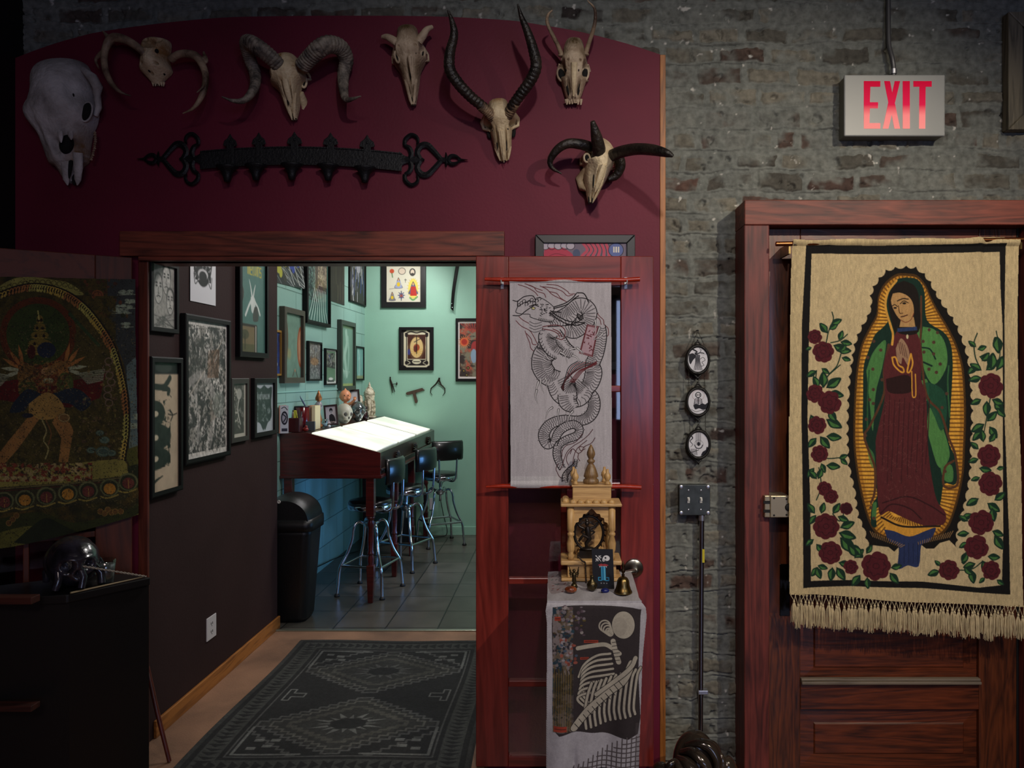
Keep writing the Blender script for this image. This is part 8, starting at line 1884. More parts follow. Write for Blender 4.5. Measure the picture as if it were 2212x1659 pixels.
# ================================================================ PEDESTAL WITH THE SHRINE, CABINET, RUG, SCULPTURE
ZPF, ZPT = 2.507, .80            # pedestal front depth and top height
def pedestal():
    x0, x1 = xz(1188, ZPF), xz(1386, ZPF); yb = 2.885-D
    t = thing('pedestal', 'narrow black pedestal hidden under the printed towel', 'stand', ((x0+x1)/2, (ZPF-D+yb)/2, 0))
    bx('body', black_paint, x0+.004, x1-.004, ZPF-D+.034, yb, -.1, ZPT-.006, t, .004)
    c = Cv(234, 428, 1.5, (166, 164, 170), 1170, 1234)
    K = (34, 31, 32); Wc = (166, 164, 168); BN = (164, 158, 144)
    # generic printed panel: dark field, mottled coloured column, pale curved bands
    c.spoly([(1195, 1312), (1240, 1307), (1320, 1308), (1380, 1316), (1383, 1330), (1378, 1450), (1377, 1584), (1300, 1584), (1240, 1580), (1197, 1577), (1194, 1450), (1192, 1350)], (50, 44, 46), 3)
    c.mottle(1194, 1312, 1238, 1580, [(74, 62, 42), (34, 54, 66), (96, 84, 70), (120, 110, 110)], .10, 4, thr=.53, hard=.04)
    for k in range(24): x = 1197+k*1.7; c.line([(x, 1440+k % 5*4), (x-2+k % 3, 1578)], [(104, 88, 48), (60, 50, 28), (34, 30, 22)][k % 3], 1.3)
    rr = random.Random(12)
    for k in range(60): c.ell(rr.uniform(1208, 1262), rr.uniform(1310, 1372), rr.uniform(2, 5), rr.uniform(1.5, 4), rr.choice([(40, 66, 80), (120, 112, 118), (86, 70, 80), (150, 142, 140), (92, 80, 40), (60, 50, 54)]), .9)
    for k in range(34): c.ell(rr.uniform(1212, 1246), rr.uniform(1372, 1436), rr.uniform(2, 5), rr.uniform(2, 4), rr.choice([(150, 80, 66), (40, 40, 50), (150, 146, 150), (120, 60, 50), (70, 84, 104)]), .9)
    for x0_, y0_, x1_, y1_ in ((1198, 1332, 1211, 1341), (1261, 1383, 1292, 1389), (1253, 1420, 1272, 1425), (1196, 1566, 1224, 1578)): c.rect(x0_, y0_, x1_, y1_, (150, 58, 42)); c.line([(x0_+2, (y0_+y1_)/2), (x1_-2, (y0_+y1_)/2)], (50, 24, 22), 1.2)
    # large pale disc and sweeping ribbons (plain pattern)
    c.ell(1346, 1350, 25, 30, BN); c.ell(1338, 1354, 16, 20, (150, 144, 132), .6); c.ring(1346, 1350, 25, 30, K, 1.2)
    for k in range(5): c.ring(1306+k*3, 1352+k*4, 12-k*1.6, 12-k*1.6, BN, 3)
    c.sline([(1248, 1400), (1275, 1396), (1305, 1392), (1322, 1400), (1338, 1412)], BN, 9); c.sline([(1324, 1385), (1330, 1410), (1336, 1430)], BN, 11, 5)
    for k in range(6): c.line([(1322, 1388+k*8), (1338, 1386+k*8)], K, 1.3)
    for k in range(8):
        y = 1412+k*11; c.sline([(1318+k*2, y), (1290-k*4, y+4+k), (1262-k*2, y+24), (1250+k*4, y+50)], K, 7.5); c.sline([(1318+k*2, y), (1290-k*4, y+4+k), (1262-k*2, y+24), (1250+k*4, y+50)], BN, 5)
    for k in range(11):
        x = 1262+k*10.5; c.sline([(x+16, 1476-k*3.5), (x+8, 1500-k*4), (x+1, 1540-k*2), (x+4, 1574-k*3.4)], K, 8); c.sline([(x+16, 1476-k*3.5), (x+8, 1500-k*4), (x+1, 1540-k*2), (x+4, 1574-k*3.4)], BN, 5.4)
    for a, w_ in (([(1240, 1572), (1275, 1530), (1310, 1500), (1345, 1470), (1364, 1432)], 15), ([(1288, 1500), (1330, 1470), (1362, 1440), (1372, 1420)], 9)): c.sline(a, K, w_+2.5, 8); c.sline(a, BN, w_, 8)
    for k in range(11): x = 1246+k*9.5; y = 1570-k*9.2; c.line([(x-5, y-7), (x+6, y+6)], K, 1.5)
    # grid print at the lower right
    for k in range(15): x = 1240+k*10.3; c.line([(x, max(1590, 1660-(x-1236)*.62)), (x-3, 1664)], (84, 78, 80), 2.6)
    for k in range(8): y = 1594+k*10.5; c.line([(1380-(y-1584)*1.75, y), (1384, y-4)], (84, 78, 80), 2.6)
    c.rect(1372, 1560, 1381, 1664, (90, 84, 86), .35)
    # border hem stitches
    for k in range(70): y = 1320+k*4.9; c.line([(1180.5, y), (1182.5, y+2)], (120, 112, 112), .8)
    # faint print on the flap lying on top
    c.spoly([(1184, 1244), (1210, 1236), (1232, 1250), (1228, 1272), (1196, 1286), (1184, 1270)], (140, 128, 132), 5, .8)
    for k in range(22): x, y = rr.uniform(1188, 1228), rr.uniform(1244, 1280); c.line([(x, y), (x+4, y-2)], rr.choice([(120, 60, 60), (96, 110, 110), (90, 84, 90)]), 1.2)
    c.noise(.03, .3, 3); c.noise(.03, .06, 13)
    def fn(u, v):
        x = 1170+u*234; y = 1234+v*428
        yf = 1300.1
        X1, Y1, Z1 = ray_plane(x, np.maximum(y, 1236), (0, 0, ZPT), (0, 0, 1)); X2, Y2, Z2 = ray_plane(x, y, (0, ZPF-D, 0), (0, 1, 0))
        top_ = y < yf
        X = np.where(top_, X1, X2); Y = np.where(top_, Y1, Y2); Z = np.where(top_, Z1, Z2)
        dd = np.clip(1-np.abs(y-yf)/16, 0, 1); Z = Z-.006*dd*dd*(y >= yf); Y = Y+np.where(top_, 0, .010*dd*dd)
        f = np.clip((y-1330)/250, 0, 1)
        Y = Y-np.where(top_, 0, f*(.008*np.sin((x-1180)/24.)+.006*np.sin((x-1180)/11.+y/90.)))+np.where(top_, 0, .010*np.exp(-((x-1240)/7)**2)*np.clip((y-1590)/60, 0, 1))
        Z = Z+np.where(top_, .003*np.sin(x/9.)*np.sin(y/7.)+.002, 0)
        return X, Y, Z
    V, U = np.mgrid[0:c.h, 0:c.w].astype(float); x = 1170+U/c.s; y = 1234+V/c.s
    lf = np.where(y < 1300, 1184-(y-1240)*.03, np.interp(y, [1300, 1320, 1350, 1659], [1182, 1179, 1182, 1180])); rt = np.interp(y, [1236, 1262, 1292, 1302, 1312, 1330, 1420, 1500, 1659], [1362, 1372, 1379, 1388, 1394, 1396, 1387, 1384, 1379])
    o = canvas_mesh('draped_towel', c, fn, paintmat('towel_cotton', .9, .10, 1200), None, (x > lf) & (x < rt))
    tag(o, 'white cotton towel with a dark pale-banded print draped over the pedestal', 'towel')
pedestal()

# --- carved wooden shrine
def shrine():
    zf = 2.75; s = zf/F; y0 = zf-D
    lw_ = wood('pale_carved_wood', rgb(150, 112, 66), rgb(206, 168, 112), 'x', 2.5, .5, contrast=(.2, .8)); lt = wood('turned_pale_wood', rgb(150, 112, 66), rgb(200, 162, 106), 'z', 2.5, .45, contrast=(.2, .8)); dkw = wood('turned_brown_wood', rgb(84, 64, 40), rgb(128, 100, 66), 'z', 2.5, .4)
    X = lambda x: xz(x, zf)
    off = ZPT+.004-hz(1251, zf)+.0
    Z = lambda y: hz(y, zf)+off+.0
    cx = X(1278); dp = .12
    t = thing('wooden_shrine', 'pale carved wooden temple shrine with turned columns and spires', 'shrine', (cx, y0+dp/2, ZPT+.003))
    zb = ZPT+.004
    bx('base_slab', lw_, X(1212), X(1343), y0-.01, y0+dp+.0, zb, zb+.012, t, .004)
    bx('drawer_base', lw_, X(1226), X(1331), y0, y0+dp-.005, zb+.012, Z(1216), t, .002)
    MB().ball((X(1278), y0-.004, Z(1228)), .008, 14, 8).build('drawer_knob', lt, t)
    bx('platform', lw_, X(1211), X(1343), y0-.012, y0+dp, Z(1216), Z(1206), t, .005)
    colp = [(0, .011), (.012, .011), (.020, .014), (.032, .009), (.040, .013), (.046, .014), (.075, .0155), (.105, .009), (.110, .013), (.120, .013), (.126, .009), (.132, .0135), (.150, .0135)]
    H = Z(1090)-Z(1206)
    for x, yy in ((1233, y0+.008), (1322, y0+.008), (1235, y0+dp-.02), (1320, y0+dp-.02)):
        MB().lathe([(0, 0)]+[(r*1.0, z/.150*H*.62) for z, r in colp]+[(.0135, H*.64), (.0135, H), (0, H)], (X(x), yy, Z(1206)), 20).build('column', lt, t)
    # cusped arch panel
    ax0, ax1, zt, zsp = X(1241), X(1315), Z(1090), Z(1133)
    arc = [(1241, 1160), (1241, 1133), (1244, 1126), (1250, 1124), (1251, 1116), (1258, 1114), (1260, 1107), (1267, 1106), (1272, 1100), (1278, 1095), (1284, 1100), (1289, 1106), (1296, 1107), (1298, 1114), (1305, 1116), (1306, 1124), (1312, 1126), (1315, 1133), (1315, 1160)]
    poly = [(X(1241)-.003, Z(1133))]+[(X(a), Z(b)) for a, b in arc[1:-1]]+[(X(1315)+.003, Z(1133)), (X(1315)+.003, zt), (X(1241)-.003, zt)]
    MB().ext(poly, lambda a, b, d: (a, y0+.004+d, b), .008).build('arch_panel', lw_, t)
    bx('back_panel', lw_, X(1238), X(1318), y0+dp-.012, y0+dp-.006, Z(1206), zt, t)
    bx('roof_slab', lw_, X(1211), X(1343), y0-.016, y0+dp, zt, zt+.012, t, .004)
    for k in range(6): MB().ball((X(1238+k*16.6), y0+.0, zt+.014), .0135, 14, 8, (1, .9, .9)).build('roof_knob', lt, t)
    for k in range(3): MB().ball((X(1222), y0+.03+k*.03, zt+.014), .0135, 14, 8, (1, .9, .9)).build('roof_knob', lt, t)
    bx('attic_box', lw_, X(1237), X(1321), y0+.014, y0+dp-.012, zt+.012, Z(1047), t, .003)
    bx('attic_top', lw_, X(1235), X(1323), y0+.010, y0+dp-.010, Z(1049), Z(1045), t, .002)
    zc = Z(1045); hh = Z(968)-zc
    MB().lathe([(0, 0), (.028, 0), (.030, .006), (.029, .014), (.022, .020), (.028, .026), (.026, .036), (.020, .055), (.014, .068), (.009, .075), (.014, .080), (.016, .086), (.009, .092), (.011, .096), (.016, .108), (.0155, .118), (.009, .134), (.003, .146), (0, .148)], (cx, y0+dp/2, zc), 28).build('central_spire', dkw, t)
    for x, yy in ((1243, y0+.022), (1313, y0+.022), (1240, y0+dp-.024), (1309, y0+dp-.024)):
        MB().lathe([(0, 0), (.010, 0), (.011, .006), (.007, .012), (.008, .016), (.013, .026), (.012, .036), (.006, .046), (.0045, .058), (0, .059)], (X(x), yy, zc), 18).build('corner_spire', lt, t)
    # dark bronze dancing figure in a flaming ring
    br = mat('dark_bronze', rgb(52, 46, 42), .35, metal=.6, noise=.3, nscale=40)
    yb = y0+.045; zf2 = yb+D
    q = lambda x, y: Vector((xz(x, zf2), yb, hz(y, zf2)+off))
    s_ = thing('bronze_figure', 'dark bronze dancing figure inside a flaming ring within the shrine', 'statue', (xz(1272, zf2), yb, Z(1206)))
    rim = [q(1272+31*math.cos(a*PI/24), 1148+37*math.sin(a*PI/24)) for a in range(49)]
    MB().tube(rim, .005, 8, caps=False).build('flame_ring', br, s_)
    for k in range(22):
        a = k*2*PI/22+.1
        if math.sin(a) > .93: continue
        MB().tube([q(1272+33*math.cos(a), 1148+39*math.sin(a)), q(1272+38*math.cos(a+.06), 1148+44*math.sin(a+.06))], [.0045, .001], 6).build('flame', br, s_)
    m = MB(); m.box(xz(1247, zf2), xz(1292, zf2), yb-.022, yb+.022, Z(1206), Z(1198)); m.box(xz(1251, zf2), xz(1288, zf2), yb-.018, yb+.018, Z(1198), Z(1190)); m.lathe([(.0, 0), (.026, 0), (.028, .006), (.02, .010), (0, .010)], (xz(1270, zf2), yb, Z(1190)), 20, sy=.7); m.build('plinth', br, s_)
    m = MB(); m.tube([q(1268, 1182), q(1266, 1170), q(1274, 1160), q(1271, 1150)], [.006, .007, .009, .008], 8); m.tube([q(1272, 1158), q(1260, 1152), q(1254, 1160), q(1250, 1166)], [.008, .007, .005, .004], 8); m.tube([q(1271, 1154), q(1270, 1142), q(1269, 1134)], [.009, .012, .008], 10)
    m.ball(q(1268, 1127), .0085, 12, 10, (1, 1, 1.15)); m.tube([q(1268, 1121), q(1268, 1114)], [.007, .002], 8)
    for p_ in ([(1275, 1138), (1286, 1134), (1292, 1124)], [(1262, 1138), (1252, 1134), (1247, 1124)], [(1274, 1140), (1284, 1146), (1276, 1152), (1262, 1156)], [(1263, 1140), (1256, 1146), (1262, 1150)]): m.tube([q(*a) for a in p_], [.0055, .0045, .0035, .003][:len(p_)], 8)
    for sx in (-1, 1):
        for k in range(3): m.tube([q(1268+sx*4, 1124), q(1268+sx*(14+k*2), 1122+k*5), q(1268+sx*(23+k), 1118+k*6)], [.002, .0018, .001], 6)
    m.build('dancing_figure', br, s_)
shrine()

def trinkets():
    zt = ZPT+.005
    def at(x, y): z = F*(EYE-zt)/(y-CY); return Vector((xz(x, z), z-D, zt)), z
    # bell
    p, z = at(1346, 1280); t = thing('brass_bell', 'small brass hand bell at the right front corner of the towel', 'bell', p)
    MB().lathe([(0, .004), (.029, .003), (.032, 0), (.0325, .003), (.027, .013), (.023, .026), (.021, .042), (.015, .052), (.006, .057), (0, .058)], p, 32).build('bell_body', brass, t)
    MB().lathe([(0, .056), (.004, .056), (.006, .062), (.003, .067), (.007, .073), (.008, .080), (.004, .086), (.007, .093), (.004, .102), (.001, .112), (0, .113)], p, 16).build('handle', mat('dark_brass', rgb(70, 52, 34), .4, metal=.9), t)
    # black card with printed motif
    p, z = at(1304, 1271); t = thing('black_card', 'black card with skull, red lips and blue tongue print leaning on the shrine', 'card', p)
    w_, h_ = 46/F*z, 83/F*z; lean = .10; tilt = -.03
    c = Cv(46, 83, 3.2, (20, 20, 24))
    W2 = (206, 206, 208); B1, B2 = (44, 130, 170), (20, 74, 116)
    for a, b in ((0, 0), (1, 1), (2, 2), (0, 2), (2, 0), (3, 1), (1, 3)): c.rect(8+a*3.2, 14+b*3.2, 10.4+a*3.2, 16.4+b*3.2, W2)
    c.line([(8, 26), (19, 14)], W2, 1.2); c.line([(8, 14), (19, 26)], W2, 1.2)
    c.ell(31, 19, 7.2, 6, W2); c.spoly([(23, 18), (28, 16), (30, 22), (26, 26), (22, 25)], W2, 4); c.ell(29, 18.5, 2.1, 1.9, (20, 20, 24)); c.line([(23, 23.5), (30, 23.5)], (20, 20, 24), 1)
    c.spoly([(12, 34), (19, 31), (23, 32), (27, 31), (35, 34), (27, 36), (23, 35), (18, 36)], (150, 50, 54), 5)
    for k in range(7): c.poly([(15+k*2.4, 36), (17+k*2.4, 36), (16+k*2.4, 40 if k in (0, 6) else 38)], W2)
    c.rect(18.5, 37, 28.5, 66, B1); c.rect(21.5, 37, 23, 66, B2); c.rect(25.4, 37, 26.6, 66, (120, 190, 210))
    for s_ in (-1, 1): c.line([(23.5+s_*4.6, 66), (23.5+s_*11, 66), (23.5+s_*11, 60), (23.5+s_*7, 60)], B1, 2)
    for k in range(3): c.ell(18+k*6, 72, 1.5, 1.3, (120, 122, 126))
    def fn(u, v):
        a = (u-.5)*w_; b = (1-v)*h_
        return p.x+a+b*tilt*0-b*.0+(-.004)*(1-v), p.y+b*lean, zt+b+a*tilt
    canvas_mesh('card_face', c, fn, paintmat('card_print', .45), t)
    m = MB(); cs_ = [(-.5, 0), (.5, 0), (.5, 1), (-.5, 1)]
    vs = [(p.x+a*w_-.004*b, p.y+b*h_*lean+e, zt+b*h_+a*w_*tilt) for e in (.0006, .0026) for a, b in cs_]
    m.add(vs, [(0, 1, 2, 3), (7, 6, 5, 4)]+[(i, (i+1) % 4, 4+(i+1) % 4, 4+i) for i in range(4)]); m.build('card_back', black_paint, t)
    # stones and figurines
    p, z = at(1307, 1279); tag(MB().ball(p+Vector((0, 0, .005)), 1, 14, 8, (.015, .011, .009)).build('blue_stone', mat('lapis_stone', rgb(26, 36, 110), .3, noise=.4, nscale=60)), 'small deep blue polished stone in front of the black card', 'stone')
    p, z = at(1233, 1279); tag(MB().ball(p+Vector((0, 0, .009)), 1, 16, 10, (.022, .014, .012)).build('amber_stone', mat('amber_agate', rgb(150, 74, 34), .2, col2=rgb(70, 30, 18), nscale=50, coat=.5)), 'orange-brown agate stone at the left front of the towel', 'stone')
    p, z = at(1240, 1268); bm_ = mat('blackened_brass', rgb(84, 74, 52), .35, metal=.9)
    t = thing('deity_figurine', 'thin blackened brass many-armed figurine behind the orange stone', 'figurine', p)
    MB().lathe([(0, 0), (.014, 0), (.010, .010), (.006, .014), (.0, .014)], p, 14).build('base', bm_, t)
    m = MB(); m.lathe([(.004, .012), (.008, .022), (.007, .034), (.009, .044), (.006, .052), (.0, .054)], p, 12); m.ball(p+Vector((0, 0, .059)), .006, 10, 8)
    for s_ in (-1, 1):
        for k in range(3): m.tube([p+Vector((0, 0, .044)), p+Vector((s_*.012, -.003, .044+k*.008-.006)), p+Vector((s_*.017, -.003, .052+k*.011))], [.003, .0025, .0015], 6)
    m.build('body', bm_, t)
    p, z = at(1279, 1275); t = thing('incense_pot', 'round tarnished metal pot with engraved swirl before the card', 'pot', p)
    MB().lathe([(0, 0), (.010, 0), (.018, .010), (.0195, .020), (.015, .031), (.007, .037), (.006, .048), (.008, .052), (0, .052)], p, 24).build('pot', bm_, t); MB().tube([p+Vector((0, -.018, .02))+Vector((math.cos(a*.6)*.0022*(a*.45), 0, math.sin(a*.6)*.0022*(a*.45))) for a in range(12)], .0012, 6).build('swirl', bm_, t)
    # bead string hanging from the platform
    m = MB(); a, b = Vector((xz(1262, 2.735), 2.735-D, hz(1200, 2.735))), None
    q = spline([(1250, 1203), (1258, 1212), (1264, 1216), (1265, 1232), (1266, 1250), (1266, 1258)], 5)
    for e in q: m.ball(P(e[0], e[1], 2.728), .0032, 8, 6)
    m.tube([P(e[0], e[1], 2.728) for e in q], .001, 5); tag(m.build('bead_string', mat('dark_beads', rgb(50, 38, 28), .4)), 'dark bead string hanging down the front of the shrine', 'beads')
trinkets()

# --- dark corner cabinet with the black skull
CH = .78
def cabinet():
    A, B = (-1.606, 2.90-D), (-1.762, 2.665-D)
    poly = [A, (-1.70, 2.962-D), (-1.90, 2.915-D), (-2.32, 2.655-D), (-2.32, 2.56-D), B]
    t = thing('corner_cabinet', 'black cabinet in the dark corner below the painted cloth', 'cabinet', (-1.95, 2.78-D, 0))
    bw_ = mat('black_stained_wood', rgb(12, 11, 11), .45, coat=.1)
    MB().ext(poly, lambda a, b, d: (a, b, d-.1), CH+.07).build('body', bw_, t)
    pl = [(x*1.0+(.012 if x > -1.7 else 0), y-.012) for x, y in poly]; MB().ext(pl, lambda a, b, d: (a, b, CH-.03+d), .03).build('top', bw_, t, .004)
    rw = wood('red_shelf_edge', rgb(34, 14, 9), rgb(70, 30, 18), 'x', 1, .6)
    for y, h_ in ((1296, .024), (1528, .020)): z = 2.575; bx('shelf_edge', rw, xz(-40, z), xz(74, z)-.0, z-D-.014, z-D+.03, hz(y, z)-h_/2, hz(y, z)+h_/2, t, .002)
    # skull
    mt = mat('glossy_black_resin', rgb(46, 44, 54), .22, coat=.7, col2=rgb(24, 22, 26), nscale=20, bump=.3, bscale=40)
    cx, cy = xz(157, 2.77), 2.77-D; h = .185; yaw = .75; n, mm = 96, 80
    s_ = thing('black_skull', 'glossy black sculpted skull wrapped in folds on the corner cabinet', 'skull', (cx, cy, CH))
    th = np.linspace(0, 2*PI, n, endpoint=False); ph = np.linspace(.02, PI-.02, mm); PH, TH = np.meshgrid(ph, th, indexing='ij')
    dx, dy, dz = np.sin(PH)*np.cos(TH), np.sin(PH)*np.sin(TH), np.cos(PH)
    f = np.clip(-dy, 0, 1); low = np.clip(-dz, 0, 1)
    x_ = dx*.46*h*(1-.22*low*f); y_ = dy*.60*h*(1-.05*low); z_ = .5*h+dz*.5*h
    for sx in (-1, 1):
        y_ = y_+np.exp(-(((dx-sx*.40)/.19)**2+((dz+.02)/.19)**2))*f*.20*h; y_ = y_-np.exp(-(((dx-sx*.4)/.28)**2+((dz-.26)/.07)**2))*f*.05*h; y_ = y_-np.exp(-(((dx-sx*.55)/.14)**2+((dz+.30)/.09)**2))*f*.06*h
    y_ = y_+np.exp(-((dx/.10)**2+((dz+.30)/.11)**2))*f*.12*h-np.exp(-((dx/.3)**2+((dz+.62)/.15)**2))*f*.10*h+.008*h*np.sin(dx*50)*np.exp(-((dz+.60)/.12)**2)*f
    fold = np.clip(dy+.45, 0, 1); rr_ = 1+fold*.10*np.sin(TH*9+dz*6+2*fbm(TH*1.2+5, dz*2+5, 3, 3)); x_ = x_*rr_; y_ = y_*rr_
    c_, sn_ = math.cos(yaw), math.sin(yaw); co = np.stack([x_*c_-y_*sn_+cx, x_*sn_+y_*c_+cy, np.maximum(z_, 0)+CH+.001], -1); co = np.concatenate([co, co[:, :1]], 1)
    grid_mesh('head', co.reshape(-1, 3), mm, n+1, mt, s_)
    for k in range(7):
        a = -2.4+k*.75+yaw; r1 = .105; MB().tube([(cx+math.cos(a)*r1*.8, cy+math.sin(a)*r1*.7, CH+.10+.02*math.sin(k*2)), (cx+math.cos(a+.2)*r1, cy+math.sin(a+.2)*r1*.9, CH+.05), (cx+math.cos(a+.1)*r1*1.08, cy+math.sin(a+.1)*r1*.95, CH+.012)], [.010, .014, .012], 10).build('wrapped_fold', mt, s_)
    # votive glass
    p = Vector((xz(229, 2.80), 2.80-D, CH)); g = thing('candle_glass', 'small clear glass beaker beside the black skull', 'glass', p)
    MB().lathe([(0, 0), (.027, 0), (.034, .092), (.032, .093), (.025, .006), (0, .006)], p, 28).build('glass', glassmat('clear_glass_b', (.85, .88, .88), .12), g); MB().lathe([(0, .007), (.0245, .007), (.030, .074), (0, .074)], p, 24).build('candle_wax', mat('grey_wax', rgb(120, 120, 116), .4, noise=.5, nscale=60), g)
    # braided twig and slim stick
    tw = mat('pale_twig', rgb(150, 140, 124), .6, noise=.4, nscale=120); zz = CH
    m = MB(); a, b = P(172, 1222, 2.70), P(316, 1246, 2.885); b.z = CH+.004
    for ph_ in (0, PI):
        m.tube([a+(b-a)*(k/60)+Vector((0, math.cos(k*.9+ph_)*.0022, math.sin(k*.9+ph_)*.0022)) for k in range(61)], .0022*1.0, 6)
    tag(m.build('braided_twig', tw), 'thin braided twig slanting from the black skull to the cabinet edge', 'twig')
    a, b = Vector((B[0]+.004, B[1]+.0, CH+.004)), Vector((A[0]+.002, A[1]-.0, CH+.004)); tag(MB().tube([a, a+(b-a)*.5, b-(b-a)*.1], [.006, .005, .003], 8, flat=.6).build('incense_stick_holder', mat('pale_bamboo', rgb(150, 134, 100), .5)), 'flat pale wooden stick lying along the cabinet front edge', 'stick')
cabinet()
cn = tag(MB().tube([P(366, 1645, 3.0), P(340, 1540, 3.02), P(318, 1440, 3.06)], [.008, .009, .009], 10).build('walking_cane', wood('cane_wood', rgb(40, 14, 10), rgb(84, 30, 20), 'z', 1, .4)), 'thin dark red wooden cane leaning between cabinet and doorway', 'cane')

# --- rug
def rug():
    Wr, Lr = 119., 152.
    c = Cv(Wr, Lr, 3.6, (56, 57, 56)); K = (36, 37, 38); M_ = (76, 77, 76); Lt = (98, 100, 98)
    c.rect(3, 3, Wr-3, Lr-3, K); c.rect(5.5, 5.5, Wr-5.5, Lr-5.5, (62, 64, 62)); c.rect(14.5, 14.5, Wr-14.5, Lr-14.5, K)
    for k in range(int((Wr-16)/4.6)):
        x = 8+k*4.6
        for y in (10, Lr-10): sg = 1 if x < Wr/2 else -1; c.poly([(x, y-3.6), (x, y+3.6), (x+sg*4, y)], K)
    for k in range(int((Lr-16)/3.4)):
        y = 9+k*3.4
        for x in (10, Wr-10): c.poly([(x-4, y), (x+4, y+(k % 2)), (x, y+2.8)], K)
    c.line([(17, 17), (Wr-17, 17), (Wr-17, Lr-17), (17, Lr-17), (17, 17)], M_, .8)
    def steps(cx, cy, w, h, n, col, wd):
        for sx in (-1, 1):
            for sy in (-1, 1):
                p = []
                for k in range(n+1): p.append((cx+sx*w*k/n, cy+sy*h*(1-k/n))); p.append((cx+sx*w*min(1, (k+1)/n), cy+sy*h*(1-k/n))) if k < n else None
                c.line(p, col, wd)
    for cy in (46, 106):
        c.poly([(Wr/2, cy-27), (Wr/2+40, cy), (Wr/2, cy+27), (Wr/2-40, cy)], (50, 51, 50)); steps(Wr/2, cy, 40, 27, 11, M_, 1.2); steps(Wr/2, cy, 34, 23, 10, (84, 84, 80), 1.0); steps(Wr/2, cy, 26, 17, 8, (70, 70, 66), 2)
        for k in range(16):
            a = k*PI/8; r1, r2 = (7.5, 14) if k % 2 else (6, 11); c.poly([(Wr/2+math.cos(a-.18)*r1*1.2, cy+math.sin(a-.18)*r1*.8), (Wr/2+math.cos(a)*r2*1.3, cy+math.sin(a)*r2*.8), (Wr/2+math.cos(a+.18)*r1*1.2, cy+math.sin(a+.18)*r1*.8)], Lt if cy > 90 else M_)
        c.ell(Wr/2, cy, 8, 5, K)
    for sx, x0 in ((1, 17), (-1, Wr-17)):
        for sy, y0 in ((1, 17), (-1, Lr-17)):
            p = [(x0+sx*28, y0+sy*1)]
            for k in range(9): p += [(x0+sx*(28-k*3), y0+sy*(1+k*2.6)), (x0+sx*(25-k*3), y0+sy*(1+k*2.6))]
            c.line(p, M_, 1.1); c.line([(x0+sx*2, y0+sy*26), (x0+sx*2, y0+sy*2), (x0+sx*30, y0+sy*2)], Lt, 1.3)
            for a, b in ((6, 6), (12, 8), (7, 13), (14, 13)): c.rect(min(x0+sx*a, x0+sx*(a+4)), min(y0+sy*b, y0+sy*(b+2.4)), max(x0+sx*a, x0+sx*(a+4)), max(y0+sy*b, y0+sy*(b+2.4)), Lt)
        yc = Lr/2; c.line([(x0+sx*3, yc-6), (x0+sx*3, yc+6), (x0+sx*6, yc+6), (x0+sx*6, yc+2), (x0+sx*12, yc+2), (x0+sx*12, yc-2), (x0+sx*6, yc-2), (x0+sx*6, yc-6), (x0+sx*3, yc-6)], Lt, .8)
    c.noise(.08, .9, 3, 2); c.noise(.10, .05, 9)
    x0, x1, yf, yn = -1.535, -.345, 4.385-D, 2.865-D
    def fn(u, v):
        h = .008+.003*np.sin(u*9+v*3)*np.clip(1, 0, 1)
        edge = np.minimum(np.minimum(u, 1-u)*1.19, np.minimum(v, 1-v)*1.52); h = np.where(edge < .006, .001, h)
        return x0+(x1-x0)*u+.010*np.sin(v*6), yf+(yn-yf)*v-.02*u*(1-v), h
    o = canvas_mesh('rug', c, fn, paintmat('wool_rug', .95, .25, 500, bumpd=.002)); tag(o, 'dark grey kilim rug with stepped diamonds on the hall floor', 'rug')
rug()

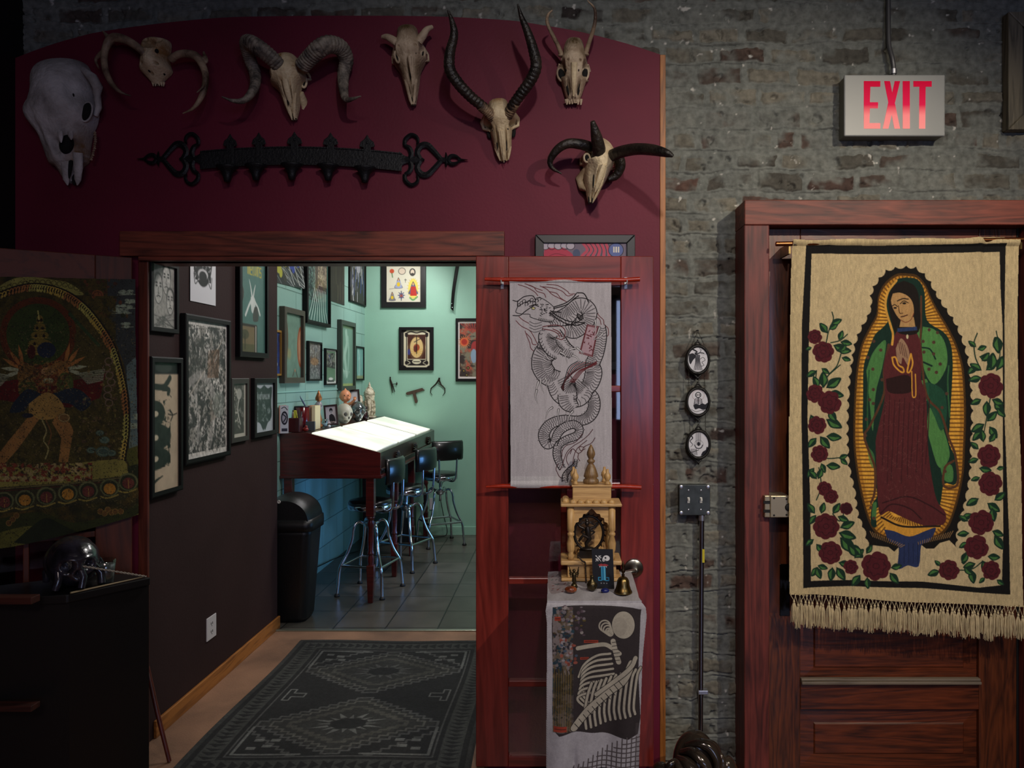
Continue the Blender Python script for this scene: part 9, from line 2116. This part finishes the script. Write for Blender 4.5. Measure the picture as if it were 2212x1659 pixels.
# --- glossy bronze sculpture on the floor between the doors
def sculpture():
    bz = mat('dark_glazed_bronze', rgb(70, 60, 50), .16, metal=.25, coat=.8, col2=rgb(38, 32, 28), nscale=8)
    z = 2.92; c0 = Vector((xz(1503, z), z-D, 0)); s = z/F
    t = thing('glazed_sculpture', 'shiny dark brown sculpted head with rolled locks on the floor', 'sculpture', (c0.x, c0.y, 0))
    def q(x, y, o=0): v = P(x, y, z); v.y -= o; return v
    MB().ball((c0.x, c0.y+.02, .03), 1.0, 32, 20, (.088, .07, .13)).build('head', bz, t)
    k = 0
    for pts, rad in (([(1480, 1604, .02), (1506, 1594, .04), (1530, 1602, .05), (1543, 1630, .07), (1532, 1660, .09)], [.012, .022, .026, .022, .012]),
                     ([(1470, 1615, .03), (1490, 1605, .07), (1512, 1620, .10), (1526, 1645, .11)], [.014, .024, .024, .010]),
                     ([(1462, 1625, .04), (1478, 1622, .09), (1492, 1640, .12), (1500, 1665, .12)], [.014, .024, .024, .014]),
                     ([(1450, 1640, .03), (1460, 1630, .07), (1468, 1650, .10), (1468, 1690, .10)], [.010, .020, .022, .014]),
                     ([(1520, 1600, .0), (1540, 1606, .02), (1549, 1632, .03), (1547, 1660, .04)], [.012, .020, .020, .010]),
                     ([(1555, 1668, .03), (1556, 1640, .05), (1552, 1620, .04), (1544, 1622, .03)], [.012, .014, .010, .004]),
                     ([(1436, 1668, .05), (1440, 1636, .07), (1456, 1630, .06), (1470, 1650, .06), (1474, 1680, .05)], [.014, .015, .015, .014, .012])):
        MB().tube([q(*a[:3]) for a in spline(pts, 6)], [float(a[0]) for a in spline([(r,) for r in rad], 6)], 14, flat=.75).build('rolled_lock', bz, t)
    MB().ball(q(1566, 1654, .03), 1, 20, 14, (.038, .04, .055)).build('ear', bz, t); MB().ball(q(1424, 1662, .04), 1, 20, 14, (.038, .04, .05)).build('ear', bz, t)
    m = MB(); m.ball(q(1533, 1655, .125), 1, 16, 12, (.024, .018, .034), Matrix.Rotation(.4, 4, 'Y')); m.build('eye', mat('pale_glaze', rgb(196, 196, 190), .15, coat=.6), t)
    m = MB(); m.ball(q(1450, 1648, .115), 1, 16, 12, (.024, .018, .022), Matrix.Rotation(-.4, 4, 'Y')); m.build('eye', mat('blue_glaze', rgb(110, 116, 160), .15, coat=.6), t)
sculpture()
